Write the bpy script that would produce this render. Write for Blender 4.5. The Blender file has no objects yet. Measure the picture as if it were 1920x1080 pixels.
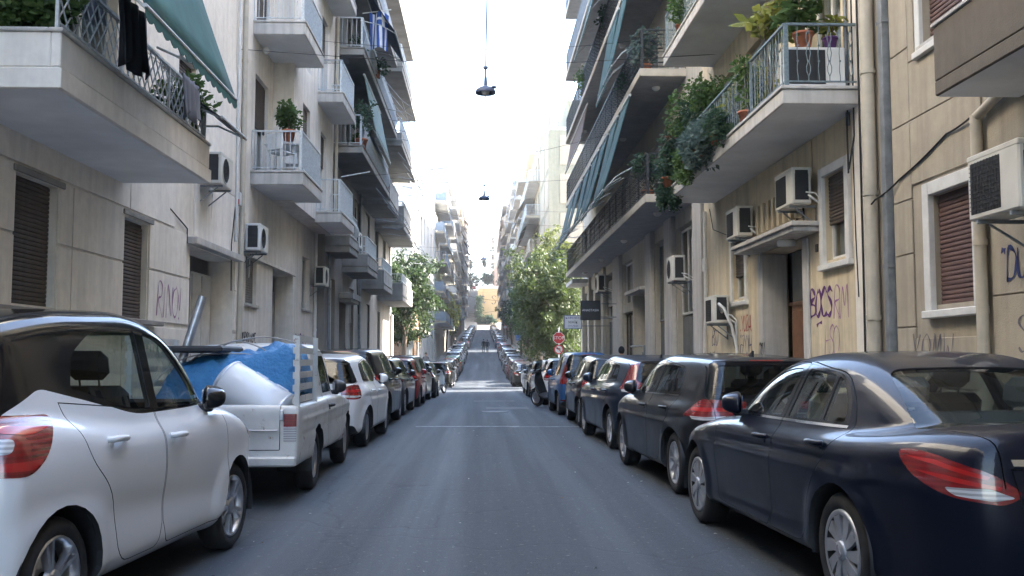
import bpy, bmesh, math, random
import numpy as np
from mathutils import Vector, Matrix, noise as mnoise
random.seed(7); rnd = random.Random(11)
R = math.radians
S = bpy.context.scene
COL = S.collection

# ------------------------------------------------------------------ camera
cam_d = bpy.data.cameras.new('camera'); cam = bpy.data.objects.new('camera', cam_d); COL.objects.link(cam)
cam_d.sensor_width = 36; cam_d.lens = 33.75; cam_d.clip_start = 0.1; cam_d.clip_end = 4000
cam.location = (0, 0, 1.4)
cam.rotation_euler = (R(90 + 4.097), 0, R(-1.75))
S.camera = cam

# ------------------------------------------------------------------ sky and sun
SUN_AZ = 76.0      # degrees from the street axis (+Y) towards the right (+X)
SUN_EL = 34.0
W = bpy.data.worlds.new('World'); S.world = W; W.use_nodes = True
wn = W.node_tree.nodes; wl = W.node_tree.links
sky = wn.new('ShaderNodeTexSky'); sky.sky_type = 'NISHITA'; sky.sun_disc = False
sky.sun_elevation = R(SUN_EL); sky.sun_rotation = R(SUN_AZ)
sky.air_density = 1.0; sky.dust_density = 1.8; sky.ozone_density = 1.0; sky.altitude = 100
wl.new(sky.outputs[0], wn['Background'].inputs[0]); wn['Background'].inputs[1].default_value = 0.15
sun_d = bpy.data.lights.new('sun', 'SUN'); sun_d.energy = 4.0; sun_d.angle = R(0.53); sun_d.color = (1, .93, .82)
sun = bpy.data.objects.new('sun', sun_d); COL.objects.link(sun)
sd = Vector((math.sin(R(SUN_AZ)) * math.cos(R(SUN_EL)), math.cos(R(SUN_AZ)) * math.cos(R(SUN_EL)), math.sin(R(SUN_EL))))
sun.rotation_euler = (-sd).to_track_quat('-Z', 'Y').to_euler(); sun.location = (60, 20, 80)
vs = S.view_settings; vs.view_transform = 'Standard'; vs.look = 'None'; vs.gamma = 1; vs.use_curve_mapping = False
vs.exposure = 3.48
S.cycles.max_bounces = 8; S.cycles.transparent_max_bounces = 24; S.cycles.glossy_bounces = 4; S.cycles.diffuse_bounces = 4
S.cycles.caustics_reflective = False; S.cycles.caustics_refractive = False

# ------------------------------------------------------------------ materials
MATS = {}
class NB:
    def __init__(s, name):
        s.m = bpy.data.materials.new(name); s.m.use_nodes = True
        s.n = s.m.node_tree.nodes; s.l = s.m.node_tree.links; s.b = s.n['Principled BSDF']; s.out = s.n['Material Output']
    def new(s, t, **kw):
        n = s.n.new(t)
        for k, v in kw.items():
            if k.startswith('i_'): n.inputs[int(k[2:]) if k[2:].isdigit() else k[2:].replace('_', ' ')].default_value = v
            else: setattr(n, k, v)
        return n
    def link(s, a, b): s.l.new(a, b)
    def coord(s, kind='Object', scale=None):
        if kind == 'World':
            o = s.new('ShaderNodeNewGeometry').outputs['Position']
        else: o = s.new('ShaderNodeTexCoord').outputs[kind]
        if scale is not None:
            mp = s.new('ShaderNodeMapping'); mp.inputs['Scale'].default_value = scale; s.link(o, mp.inputs[0]); o = mp.outputs[0]
        return o
    def noise(s, scale, detail=6, rough=.6, vec=None):
        n = s.new('ShaderNodeTexNoise'); n.inputs['Scale'].default_value = scale; n.inputs['Detail'].default_value = detail; n.inputs['Roughness'].default_value = rough
        s.link(vec if vec is not None else s.coord(), n.inputs['Vector']); return n.outputs[0]
    def ramp(s, fac, stops):
        r = s.new('ShaderNodeValToRGB'); e = r.color_ramp.elements
        while len(e) < len(stops): e.new(.5)
        for i, (p, c) in enumerate(stops):
            e[i].position = p; e[i].color = (c, c, c, 1) if not hasattr(c, '__len__') else (*c, 1)
        s.link(fac, r.inputs[0]); return r.outputs[0]
    def mix(s, fac, a, b, mode='MIX'):
        m = s.new('ShaderNodeMix', data_type='RGBA', blend_type=mode)
        for i, v in ((0, fac), (6, a), (7, b)):
            if hasattr(v, 'is_linked') or hasattr(v, 'node'): s.link(v, m.inputs[i])
            else: m.inputs[i].default_value = v if i == 0 else (*v, 1)
        return m.outputs[2]
    def bump(s, h, strength=.3, dist=.01):
        b = s.new('ShaderNodeBump'); b.inputs['Strength'].default_value = strength; b.inputs['Distance'].default_value = dist
        s.link(h, b.inputs['Height']); s.link(b.outputs[0], s.b.inputs['Normal'])
    def color(s, v):
        if hasattr(v, 'node'): s.link(v, s.b.inputs['Base Color'])
        else: s.b.inputs['Base Color'].default_value = (*v, 1)
    def set(s, **kw):
        for k, v in kw.items():
            k = k.replace('_', ' ')
            if hasattr(v, 'node'): s.link(v, s.b.inputs[k])
            else: s.b.inputs[k].default_value = v

def plain(name, col, rough=.6, metal=0.0, var=.12, scale=3.0, bump=0.0, coat=0.0, bscale=80):
    if name in MATS: return MATS[name]
    k = NB(name); 
    n = k.noise(scale, 5)
    lo = tuple(c * (1 - var) for c in col); hi = tuple(min(1, c * (1 + var)) for c in col)
    k.color(k.ramp(n, [(.3, lo), (.7, hi)]))
    k.set(Roughness=rough, Metallic=metal)
    if coat: k.set(Coat_Weight=coat, Coat_Roughness=.04)
    if bump: k.bump(k.noise(bscale, 3), bump, .004)
    MATS[name] = k.m; return k.m

def stucco(name, col, stain=.45, rel=.35, grain=160, streak=.5):
    """rendered wall: mottled, rain streaks, dirt patches, fine grain"""
    k = NB(name)
    w = k.coord('World')
    a = k.noise(.55, 7, .65, w); b = k.noise(7, 6, .6, w)
    st = k.noise(1.0, 6, .6, k.coord('World', (5, 5, .35)))
    dark = tuple(c * .5 for c in col); lite = tuple(min(1, c * 1.12) for c in col)
    c = k.ramp(b, [(.25, tuple(x * .92 for x in col)), (.75, lite)])
    pt = k.noise(.8, 3, .5, k.coord('World', (1, 1, 1.3))); c = k.mix(k.ramp(pt, [(.585, 0), (.60, .30)]), c, tuple(min(1, x*1.13) for x in col))
    c = k.mix(k.ramp(a, [(.40, 0), (.72, stain)]), c, tuple(x * y for x, y in zip(col, (.62, .6, .58))))
    c = k.mix(k.ramp(st, [(.44, 0), (.74, streak)]), c, dark)
    k.color(c); k.set(Roughness=.92)
    g = k.noise(grain, 3, .7, w); k.bump(g, rel, .006)
    MATS[name] = k.m; return k.m

def glassmat(name, tint, ior=1.5, rough=0.0, f0=.0):
    k = NB(name); k.n.remove(k.b)
    tr = k.new('ShaderNodeBsdfTransparent'); tr.inputs[0].default_value = (*tint, 1)
    gl = k.new('ShaderNodeBsdfGlossy'); gl.inputs['Roughness'].default_value = rough; gl.inputs['Color'].default_value = (1, 1, 1, 1)
    fr = k.new('ShaderNodeFresnel'); bf = k.new('ShaderNodeMath', operation='MULTIPLY_ADD'); k.link(k.new('ShaderNodeNewGeometry').outputs['Backfacing'], bf.inputs[0]); bf.inputs[1].default_value = 1/ior - ior; bf.inputs[2].default_value = ior; k.link(bf.outputs[0], fr.inputs['IOR'])
    ad = k.new('ShaderNodeMath', operation='ADD', use_clamp=True); k.link(fr.outputs[0], ad.inputs[0]); ad.inputs[1].default_value = f0
    ms = k.new('ShaderNodeMixShader'); k.link(ad.outputs[0], ms.inputs[0]); k.link(tr.outputs[0], ms.inputs[1]); k.link(gl.outputs[0], ms.inputs[2])
    k.link(ms.outputs[0], k.out.inputs[0]); MATS[name] = k.m; return k.m

# car materials
def carpaint(name, metallic, flake=0.0, dust=.25):
    k = NB(name)
    oi = k.new('ShaderNodeObjectInfo')
    n1 = k.noise(2.2, 6, .6); n2 = k.noise(60, 3, .6)
    up = k.new('ShaderNodeSeparateXYZ'); k.link(k.new('ShaderNodeNewGeometry').outputs['Normal'], up.inputs[0])
    ml = k.new('ShaderNodeMath', operation='MULTIPLY'); k.link(k.ramp(up.outputs[2], [(.55, .04), (.98, 1)]), ml.inputs[0]); k.link(k.ramp(n1, [(.3, dust*.3), (.75, dust)]), ml.inputs[1]); dfac = ml.outputs[0]
    c = k.mix(dfac, oi.outputs['Color'], (.22, .2, .175)); 
    k.color(c); k.set(Metallic=metallic, Coat_Weight=.62, Coat_IOR=1.42, Specular_IOR_Level=.15)
    k.set(Roughness=k.ramp(n1, [(.3, .28), (.8, .42)])); k.set(Coat_Roughness=k.ramp(n1, [(.45, .008), (.85, .05)]))
    MATS[name] = k.m; return k.m
M_PAINT = carpaint('car_paint', .0, dust=.16)
M_METAL = carpaint('metallic_car_paint', .55, dust=.12)
M_GLASS = glassmat('car_glass', (.68, .74, .72))
M_GLASS2 = glassmat('tinted_car_glass', (.36, .41, .42))
M_DGLASS = glassmat('dark_car_glass', (.16, .19, .2))
M_MIRROR = plain('mirror_glass', (.16, .17, .19), .12, 1.0, var=.05)
M_WGLASS = glassmat('window_glass', (.55, .6, .6), f0=.03)
M_BLACK = plain('black_plastic', (.018, .018, .02), .55, var=.2)
M_GBLACK = plain('gloss_black', (.008, .008, .009), .10, var=.1)
M_RUBBER = plain('tyre_rubber', (.022, .022, .024), .85, var=.35, scale=14, bump=.3, bscale=60)
M_ALLOY = plain('alloy_wheel', (.52, .53, .56), .32, .85, var=.15, scale=8)
M_HUBCAP = plain('silver_hubcap', (.42, .44, .48), .38, .6, var=.15, scale=8)
M_CHROME = plain('chrome_trim', (.85, .86, .88), .09, 1.0, var=.04)
M_DARKIN = plain('car_interior', (.02, .02, .022), .8, var=.2)
M_SEAT = plain('dark_seat_fabric', (.03, .03, .034), .9, var=.2)
M_BSEAT = plain('beige_seat_leather', (.42, .39, .34), .6, var=.1)
def lightmat(name, c1, c2, scale):
    k = NB(name)
    wv = k.new('ShaderNodeTexWave', wave_type='BANDS', bands_direction='Z'); wv.inputs['Scale'].default_value = scale; wv.inputs['Distortion'].default_value = .6
    k.link(k.coord(), wv.inputs[0])
    k.color(k.ramp(wv.outputs[0], [(.35, c1), (.65, c2)])); k.set(Roughness=.25, Coat_Weight=1.0, Coat_Roughness=.02, Specular_IOR_Level=.6)
    MATS[name] = k.m; return k.m
M_TAIL = lightmat('red_tail_lens', (.15, .003, .005), (.21, .005, .008), 12)
M_CLEAR = lightmat('clear_lens', (.30, .30, .31), (.55, .55, .56), 14)
M_TAIL2 = plain('bright_red_lens', (.42, .012, .014), .15, var=.1, coat=1.0)
M_PLATE = plain('number_plate', (.75, .76, .76), .35, var=.04)
M_STEEL = plain('galvanised_steel', (.48, .5, .53), .4, .8, var=.2, scale=10)

# ------------------------------------------------------------------ scene graph helpers
def tag(o, label=None, cat=None, group=None, kind=None):
    if label: o['label'] = label
    if cat: o['category'] = cat
    if group: o['group'] = group
    if kind: o['kind'] = kind
    return o
def empty(name, loc=(0, 0, 0), rz=0.0, label=None, cat=None, group=None):
    o = bpy.data.objects.new(name, None); COL.objects.link(o); o.location = loc; o.rotation_euler = (0, 0, rz); o.empty_display_size = .2
    return tag(o, label, cat, group)
def link_mesh(name, me, parent=None, loc=None):
    o = bpy.data.objects.new(name, me); COL.objects.link(o)
    if parent is not None: o.parent = parent
    if loc is not None: o.location = loc
    return o
KIDS = {}
def copy_tree(o, parent=None, color=None, idx=None):
    if idx is None:
        idx = {}
        for x in bpy.data.objects:
            if x.parent: idx.setdefault(x.parent, []).append(x)
    c = o.copy(); COL.objects.link(c)
    if parent is not None: c.parent = parent
    if color is not None: c.color = color
    for ch in idx.get(o, []): copy_tree(ch, c, color, idx)
    return c
def frame(d):
    d = d.normalized(); a = Vector((0, 0, 1)) if abs(d.z) < .95 else Vector((1, 0, 0))
    u = d.cross(a).normalized(); return u, d.cross(u).normalized()
class MB:
    """collects simple solids into one mesh"""
    def __init__(s): s.v = []; s.f = []; s.mi = []; s.sm = []
    def add(s, vs, fs, mi=0, smooth=False):
        b = len(s.v); s.v += [tuple(v) for v in vs]
        for f in fs: s.f.append(tuple(i + b for i in f)); s.mi.append(mi); s.sm.append(smooth)
    def box(s, x0, x1, y0, y1, z0, z1, mi=0, M=None):
        if x0 > x1: x0, x1 = x1, x0
        if y0 > y1: y0, y1 = y1, y0
        if z0 > z1: z0, z1 = z1, z0
        vs = [Vector(p) for p in ((x0,y0,z0),(x1,y0,z0),(x1,y1,z0),(x0,y1,z0),(x0,y0,z1),(x1,y0,z1),(x1,y1,z1),(x0,y1,z1))]
        if M is not None: vs = [M @ v for v in vs]
        s.add(vs, [(0,3,2,1),(4,5,6,7),(0,1,5,4),(1,2,6,5),(2,3,7,6),(3,0,4,7)], mi)
    def bbox(s, x0, x1, y0, y1, z0, z1, b=.01, mi=0, M=None):
        """box with chamfered edges"""
        if x0 > x1: x0, x1 = x1, x0
        if y0 > y1: y0, y1 = y1, y0
        if z0 > z1: z0, z1 = z1, z0
        b = min(b, (x1-x0)*.45, (y1-y0)*.45, (z1-z0)*.45)
        bm = bmesh.new(); bmesh.ops.create_cube(bm, size=1)
        for v in bm.verts: v.co = Vector(((x0+x1)/2 + v.co.x*(x1-x0), (y0+y1)/2 + v.co.y*(y1-y0), (z0+z1)/2 + v.co.z*(z1-z0)))
        bmesh.ops.bevel(bm, geom=bm.edges[:], offset=b, segments=1, affect='EDGES')
        bm.verts.index_update()
        vs = [v.co.copy() for v in bm.verts]
        if M is not None: vs = [M @ v for v in vs]
        s.add(vs, [tuple(v.index for v in f.verts) for f in bm.faces], mi); bm.free()
    def tube(s, pts, r, n=8, mi=0, cap=True, r2=None):
        pts = [Vector(p) for p in pts]; rings = []; k = len(pts)
        u = None
        for i, p in enumerate(pts):
            d = (pts[min(i+1, k-1)] - pts[max(i-1, 0)])
            if d.length < 1e-9: d = Vector((0, 0, 1))
            d.normalize()
            if u is None: u, w = frame(d)
            else:
                u = (u - d * u.dot(d)).normalized(); w = d.cross(u)
            rr = r if r2 is None else r + (r2 - r) * i / (k - 1)
            rings.append([p + (u * math.cos(2*math.pi*j/n) + w * math.sin(2*math.pi*j/n)) * rr for j in range(n)])
        vs = [v for g in rings for v in g]; fs = []
        for i in range(k-1):
            for j in range(n): fs.append((i*n+j, i*n+(j+1) % n, (i+1)*n+(j+1) % n, (i+1)*n+j))
        s.add(vs, fs, mi, n > 5)
        if cap: s.add(vs[:n], [tuple(range(n-1, -1, -1))], mi); s.add(vs[-n:], [tuple(range(n))], mi)
    def bar(s, a, b, w, h, mi=0):
        a = Vector(a); b = Vector(b); d = (b - a); u, v = frame(d); u = u * w / 2; v = v * h / 2
        vs = [a-u-v, a+u-v, a+u+v, a-u+v, b-u-v, b+u-v, b+u+v, b-u+v]
        s.add(vs, [(0,3,2,1),(4,5,6,7),(0,1,5,4),(1,2,6,5),(2,3,7,6),(3,0,4,7)], mi)
    def lathe(s, prof, n=24, mi=0, M=None, smooth=True, a0=0, a1=2*math.pi):
        vs = []; fs = []; k = len(prof); full = abs(a1 - a0 - 2*math.pi) < 1e-6; m = n if full else n + 1
        for j in range(m):
            a = a0 + (a1 - a0) * j / n
            for (r, z) in prof: vs.append(Vector((r*math.cos(a), r*math.sin(a), z)))
        for j in range(n):
            j2 = (j+1) % m
            for i in range(k-1): fs.append((j*k+i, j2*k+i, j2*k+i+1, j*k+i+1))
        if M is not None: vs = [M @ v for v in vs]
        s.add(vs, fs, mi, smooth)
    def prism(s, poly, y0, y1, mi=0, M=None, axes='xz'):
        """extrude a 2D polygon"""
        n = len(poly)
        def P(p, t): return Vector((p[0], t, p[1])) if axes == 'xz' else (Vector((p[0], p[1], t)) if axes == 'xy' else Vector((t, p[0], p[1])))
        vs = [P(p, y0) for p in poly] + [P(p, y1) for p in poly]
        if M is not None: vs = [M @ v for v in vs]
        s.add(vs, [tuple(range(n-1, -1, -1)), tuple(range(n, 2*n))] + [(i, (i+1) % n, n+(i+1) % n, n+i) for i in range(n)], mi)
    def quad(s, a, b, c, d, mi=0): s.add([a, b, c, d], [(0, 1, 2, 3)], mi)
    def build(s, name, mats, parent=None, loc=None, recalc=False):
        me = bpy.data.meshes.new(name); me.from_pydata([tuple(v) for v in s.v], [], s.f)
        if not isinstance(mats, (list, tuple)): mats = [mats]
        for m in mats: me.materials.append(m)
        me.polygons.foreach_set('material_index', s.mi); me.polygons.foreach_set('use_smooth', s.sm)
        if recalc:
            bm = bmesh.new(); bm.from_mesh(me); bmesh.ops.recalc_face_normals(bm, faces=bm.faces); bm.to_mesh(me); bm.free()
        me.update()
        if parent is not None and hasattr(parent, 'location') and loc is None and getattr(s, 'world', False): pass
        return link_mesh(name, me, parent, loc)
# ------------------------------------------------------------------ cars: smooth blended solids, cut into panels, glass and lamps
def round_poly(pts, seg=5):
    """corner list (x, z, radius) -> rounded closed polygon"""
    out = []; n = len(pts)
    for i in range(n):
        p = np.array(pts[i][:2], float); r = pts[i][2] if len(pts[i]) > 2 else 0
        a = np.array(pts[i-1][:2], float); b = np.array(pts[(i+1) % n][:2], float)
        if r <= 0: out.append(p); continue
        da = a - p; db = b - p; la = np.linalg.norm(da); lb = np.linalg.norm(db); da /= la; db /= lb
        t = min(r, la * .48, lb * .48); p0 = p + da * t; p1 = p + db * t
        for j in range(seg + 1):
            u = j / seg; out.append((1-u)**2 * p0 + 2*u*(1-u) * p + u*u * p1)
    return np.array(out)
def offset_poly(P, d):
    n = len(P); area = .5 * np.sum(P[:, 0] * np.roll(P[:, 1], -1) - np.roll(P[:, 0], -1) * P[:, 1])
    if area < 0: d = -d
    e = np.roll(P, -1, 0) - P; L = np.linalg.norm(e, axis=1, keepdims=True); L[L < 1e-9] = 1e-9
    nrm = np.stack([e[:, 1], -e[:, 0]], 1) / L
    m = nrm + np.roll(nrm, 1, 0); ml = np.linalg.norm(m, axis=1, keepdims=True); ml[ml < 1e-6] = 1
    m /= ml; c = np.maximum((m * nrm).sum(1, keepdims=True), .4)
    return P + m * d / c
def in_poly(P, x, y):
    x = np.asarray(x); y = np.asarray(y); ins = np.zeros(x.shape, bool); n = len(P)
    for i in range(n):
        x0, y0 = P[i]; x1, y1 = P[(i+1) % n]
        if y0 == y1: continue
        c = ((y0 > y) != (y1 > y)) & (x < (x1 - x0) * (y - y0) / (y1 - y0) + x0)
        ins ^= c
    return ins
class Field2D:
    """signed distance to a polygon, sampled on a grid, slightly smoothed"""
    def __init__(s, P, x0, x1, y0, y1, h=.0125, blur=2):
        s.x0, s.y0, s.h = x0, y0, h
        xs = np.arange(x0, x1 + h, h); ys = np.arange(y0, y1 + h, h); X, Y = np.meshgrid(xs, ys, indexing='ij')
        D = np.full(X.shape, 1e9)
        for i in range(len(P)):
            a = P[i]; e = P[(i+1) % len(P)] - a; L2 = e @ e
            if L2 < 1e-14: continue
            t = np.clip(((X - a[0]) * e[0] + (Y - a[1]) * e[1]) / L2, 0, 1)
            D = np.minimum(D, (X - a[0] - t*e[0])**2 + (Y - a[1] - t*e[1])**2)
        D = np.sqrt(D); D[in_poly(P, X, Y)] *= -1
        for _ in range(blur):
            for ax in (0, 1):
                Q = np.pad(D, [(2, 2) if k == ax else (0, 0) for k in (0, 1)], mode='edge')
                sl = lambda o: Q[o:o + D.shape[0]] if ax == 0 else Q[:, o:o + D.shape[1]]
                D = (sl(0) + 4*sl(1) + 6*sl(2) + 4*sl(3) + sl(4)) / 16
        s.D = D
    def __call__(s, x, y):
        u = np.clip((x - s.x0) / s.h, 0, s.D.shape[0] - 1.001); v = np.clip((y - s.y0) / s.h, 0, s.D.shape[1] - 1.001)
        i = u.astype(int); j = v.astype(int); fu = u - i; fv = v - j; D = s.D
        return (D[i, j] * (1-fu) + D[i+1, j] * fu) * (1-fv) + (D[i, j+1] * (1-fu) + D[i+1, j+1] * fu) * fv
def smin(a, b, k):
    h = np.maximum(k - np.abs(a - b), 0) / k
    return np.minimum(a, b) - h*h*k*.25
def smax(a, b, k): return -smin(-a, -b, k)
def sstep(a, b, x):
    t = np.clip((x - a) / (b - a), 0, 1); return t*t*(3 - 2*t)

class CarShape:
    """coordinates: s from the nose (0) to the tail (L), y to the side, z up"""
    def __init__(c, sp):
        c.sp = sp; c.L = sp['L']; c.H = sp['H']; c.w2 = sp['W'] / 2
        L, H, w2 = c.L, c.H, c.w2; m = .25
        c.fs = Field2D(round_poly(sp['body']), -m, L + m, -.1, H + .3)
        c.gs = Field2D(round_poly(sp['cabin']), -m, L + m, -.1, H + .3)
        pl = [(s, y * w2, r) for s, y, r in sp['plan']]
        c.fp = Field2D(round_poly(pl + [(s, -y, r) for s, y, r in pl[::-1]], 8), -m, L + m, -w2 - .35, w2 + .35)
        gp = [(s, y * w2, r) for s, y, r in sp['cplan']]
        c.gp = Field2D(round_poly(gp + [(s, -y, r) for s, y, r in gp[::-1]], 8), -m, L + m, -w2 - .35, w2 + .35)
        c.iz = np.array([p[0] for p in sp['inset']]); c.iv = np.array([p[1] for p in sp['inset']])
        c.wheels = [sp['fo'], sp['fo'] + sp['wb']]; c.Rw = sp['Rw']; c.Ra = sp.get('Ra', c.Rw + .055)
        zz = np.linspace(0, H + .3, 200); v = np.interp(zz, c.iz, c.iv)
        for _ in range(6): v = np.convolve(np.pad(v, 2, mode='edge'), np.ones(5) / 5, 'valid')
        c.zz, c.vv = zz, v
    def f(c, s, y, z):
        sp = c.sp; ay = np.abs(y)
        ins = np.interp(z, c.zz, c.vv)
        for sw in c.wheels:
            r = np.sqrt((s - sw)**2 + (z - c.Rw)**2)
            ins = ins - sp.get('flare', .018) * (1 - sstep(c.Ra + .01, c.Ra + sp.get('flw', .12), r)) * (1 - sstep(.55, .75, z))
        for (z0, z1, wd, dep, sa, sb) in sp.get('lines', []):   # character lines: a soft step in the flank
            zl = z0 + (z1 - z0) * s / c.L
            ins = ins + dep * np.exp(-((z - zl + wd) / wd)**2) * sstep(sa, sa + .25, s) * (1 - sstep(sb - .25, sb, s))
        body = smax(c.fs(s, z + sp.get('crown', .05) * (y / c.w2)**2 * sstep(.45, .9, z)), c.fp(s, ay + ins), sp.get('kb', .1))
        gi = sp['tumble'] * np.clip((z - sp['zbelt']) / (c.H - sp['zbelt']), -.3, 1.3) + sp.get('shoulder', .05)
        cab = smax(c.gs(s, z + sp.get('rcrown', .055) * (y / c.w2)**2), c.gp(s, ay + gi), sp.get('kc', .13))
        return smin(body, cab, sp.get('kj', .035))
    def grad(c, P, e=.012):
        x, y, z = P.T
        g = np.stack([c.f(x+e, y, z) - c.f(x-e, y, z), c.f(x, y+e, z) - c.f(x, y-e, z), c.f(x, y, z+e) - c.f(x, y, z-e)], 1) / (2*e)
        return g
    def project(c, P, it=4):
        for _ in range(it):
            g = c.grad(P); f = c.f(*P.T); P = P - g * (f / np.maximum((g*g).sum(1), .05))[:, None].clip(-.05, .05)
        return P
    def side_y(c, s, z):
        """half width of the outer surface at (s, z)"""
        ys = np.linspace(c.w2 + .1, .2, 240); f = c.f(np.full_like(ys, s), ys, np.full_like(ys, z)); k = np.argmax(f < 0)
        return ys[k] if f[k] < 0 else .3
    def tail_s(c, y, z, front=False):
        ss = np.linspace(-.1, c.L * .6, 500) if front else np.linspace(c.L + .1, c.L * .4, 500)
        f = c.f(ss, np.full_like(ss, y), np.full_like(ss, z)); k = np.argmax(f < 0); return ss[k]
    def top_z(c, s, y):
        zs = np.linspace(c.H + .1, .3, 400); f = c.f(np.full_like(zs, s), np.full_like(zs, y), zs); return zs[np.argmax(f < 0)]
    def mesh(c, h):
        L, H, w2 = c.L, c.H, c.w2
        xs = np.arange(-.1, L + .1 + h, h); ny = int(math.ceil((w2 + .08) / h)); ys = np.arange(-ny, ny + 1) * h; zs = np.arange(.04, H + .12, h)
        X, Y, Z = np.meshgrid(xs, ys, zs, indexing='ij'); F = c.f(X.ravel(), Y.ravel(), Z.ravel()).reshape(X.shape)
        I = F < 0; corners = [I[a:I.shape[0]-1+a, b:I.shape[1]-1+b, d:I.shape[2]-1+d] for a in (0, 1) for b in (0, 1) for d in (0, 1)]
        cnt = sum(k.astype(int) for k in corners); act = (cnt > 0) & (cnt < 8)
        idx = -np.ones(act.shape, int); idx[act] = np.arange(act.sum()); ii = np.argwhere(act)
        acc = np.zeros((len(ii), 3)); num = np.zeros(len(ii))
        for (a, b) in [((p, q, r), (p+(ax == 0), q+(ax == 1), r+(ax == 2))) for ax in range(3) for p in (0, 1) for q in (0, 1) for r in (0, 1) if (p, q, r)[ax] == 0]:
            fa = F[ii[:, 0]+a[0], ii[:, 1]+a[1], ii[:, 2]+a[2]]; fb = F[ii[:, 0]+b[0], ii[:, 1]+b[1], ii[:, 2]+b[2]]
            cr = (fa < 0) != (fb < 0); t = np.where(cr, fa / np.where(cr, fa - fb, 1), 0)
            pa = ii + np.array(a); acc += np.where(cr[:, None], pa + t[:, None] * (np.array(b) - np.array(a)), 0); num += cr
        V = acc / num[:, None] * h + np.array([xs[0], ys[0], zs[0]])
        quads = []
        for ax in range(3):
            sl0 = [slice(None)]*3; sl1 = [slice(None)]*3; sl0[ax] = slice(0, -1); sl1[ax] = slice(1, None)
            A = I[tuple(sl0)]; B = I[tuple(sl1)]; e = np.argwhere(A != B); o1, o2 = [(1, 2), (2, 0), (0, 1)][ax]
            e = e[(e[:, o1] > 0) & (e[:, o2] > 0)]
            e = e[(e[:, o1] < act.shape[o1]) & (e[:, o2] < act.shape[o2])]
            def off(d1, d2):
                q = e.copy(); q[:, o1] += d1; q[:, o2] += d2; return idx[q[:, 0], q[:, 1], q[:, 2]]
            Q = np.stack([off(-1, -1), off(0, -1), off(0, 0), off(-1, 0)], 1)
            flip = ~A[e[:, 0], e[:, 1], e[:, 2]]; Q[flip] = Q[flip][:, ::-1]; quads.append(Q)
        V = c.project(V); Q = np.concatenate(quads)
        nq = np.cross(V[Q[:, 2]] - V[Q[:, 0]], V[Q[:, 3]] - V[Q[:, 1]]); g = c.grad(V[Q].mean(1)); fl = (nq * g).sum(1) < 0; Q[fl] = Q[fl][:, ::-1]
        return V, Q

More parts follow.
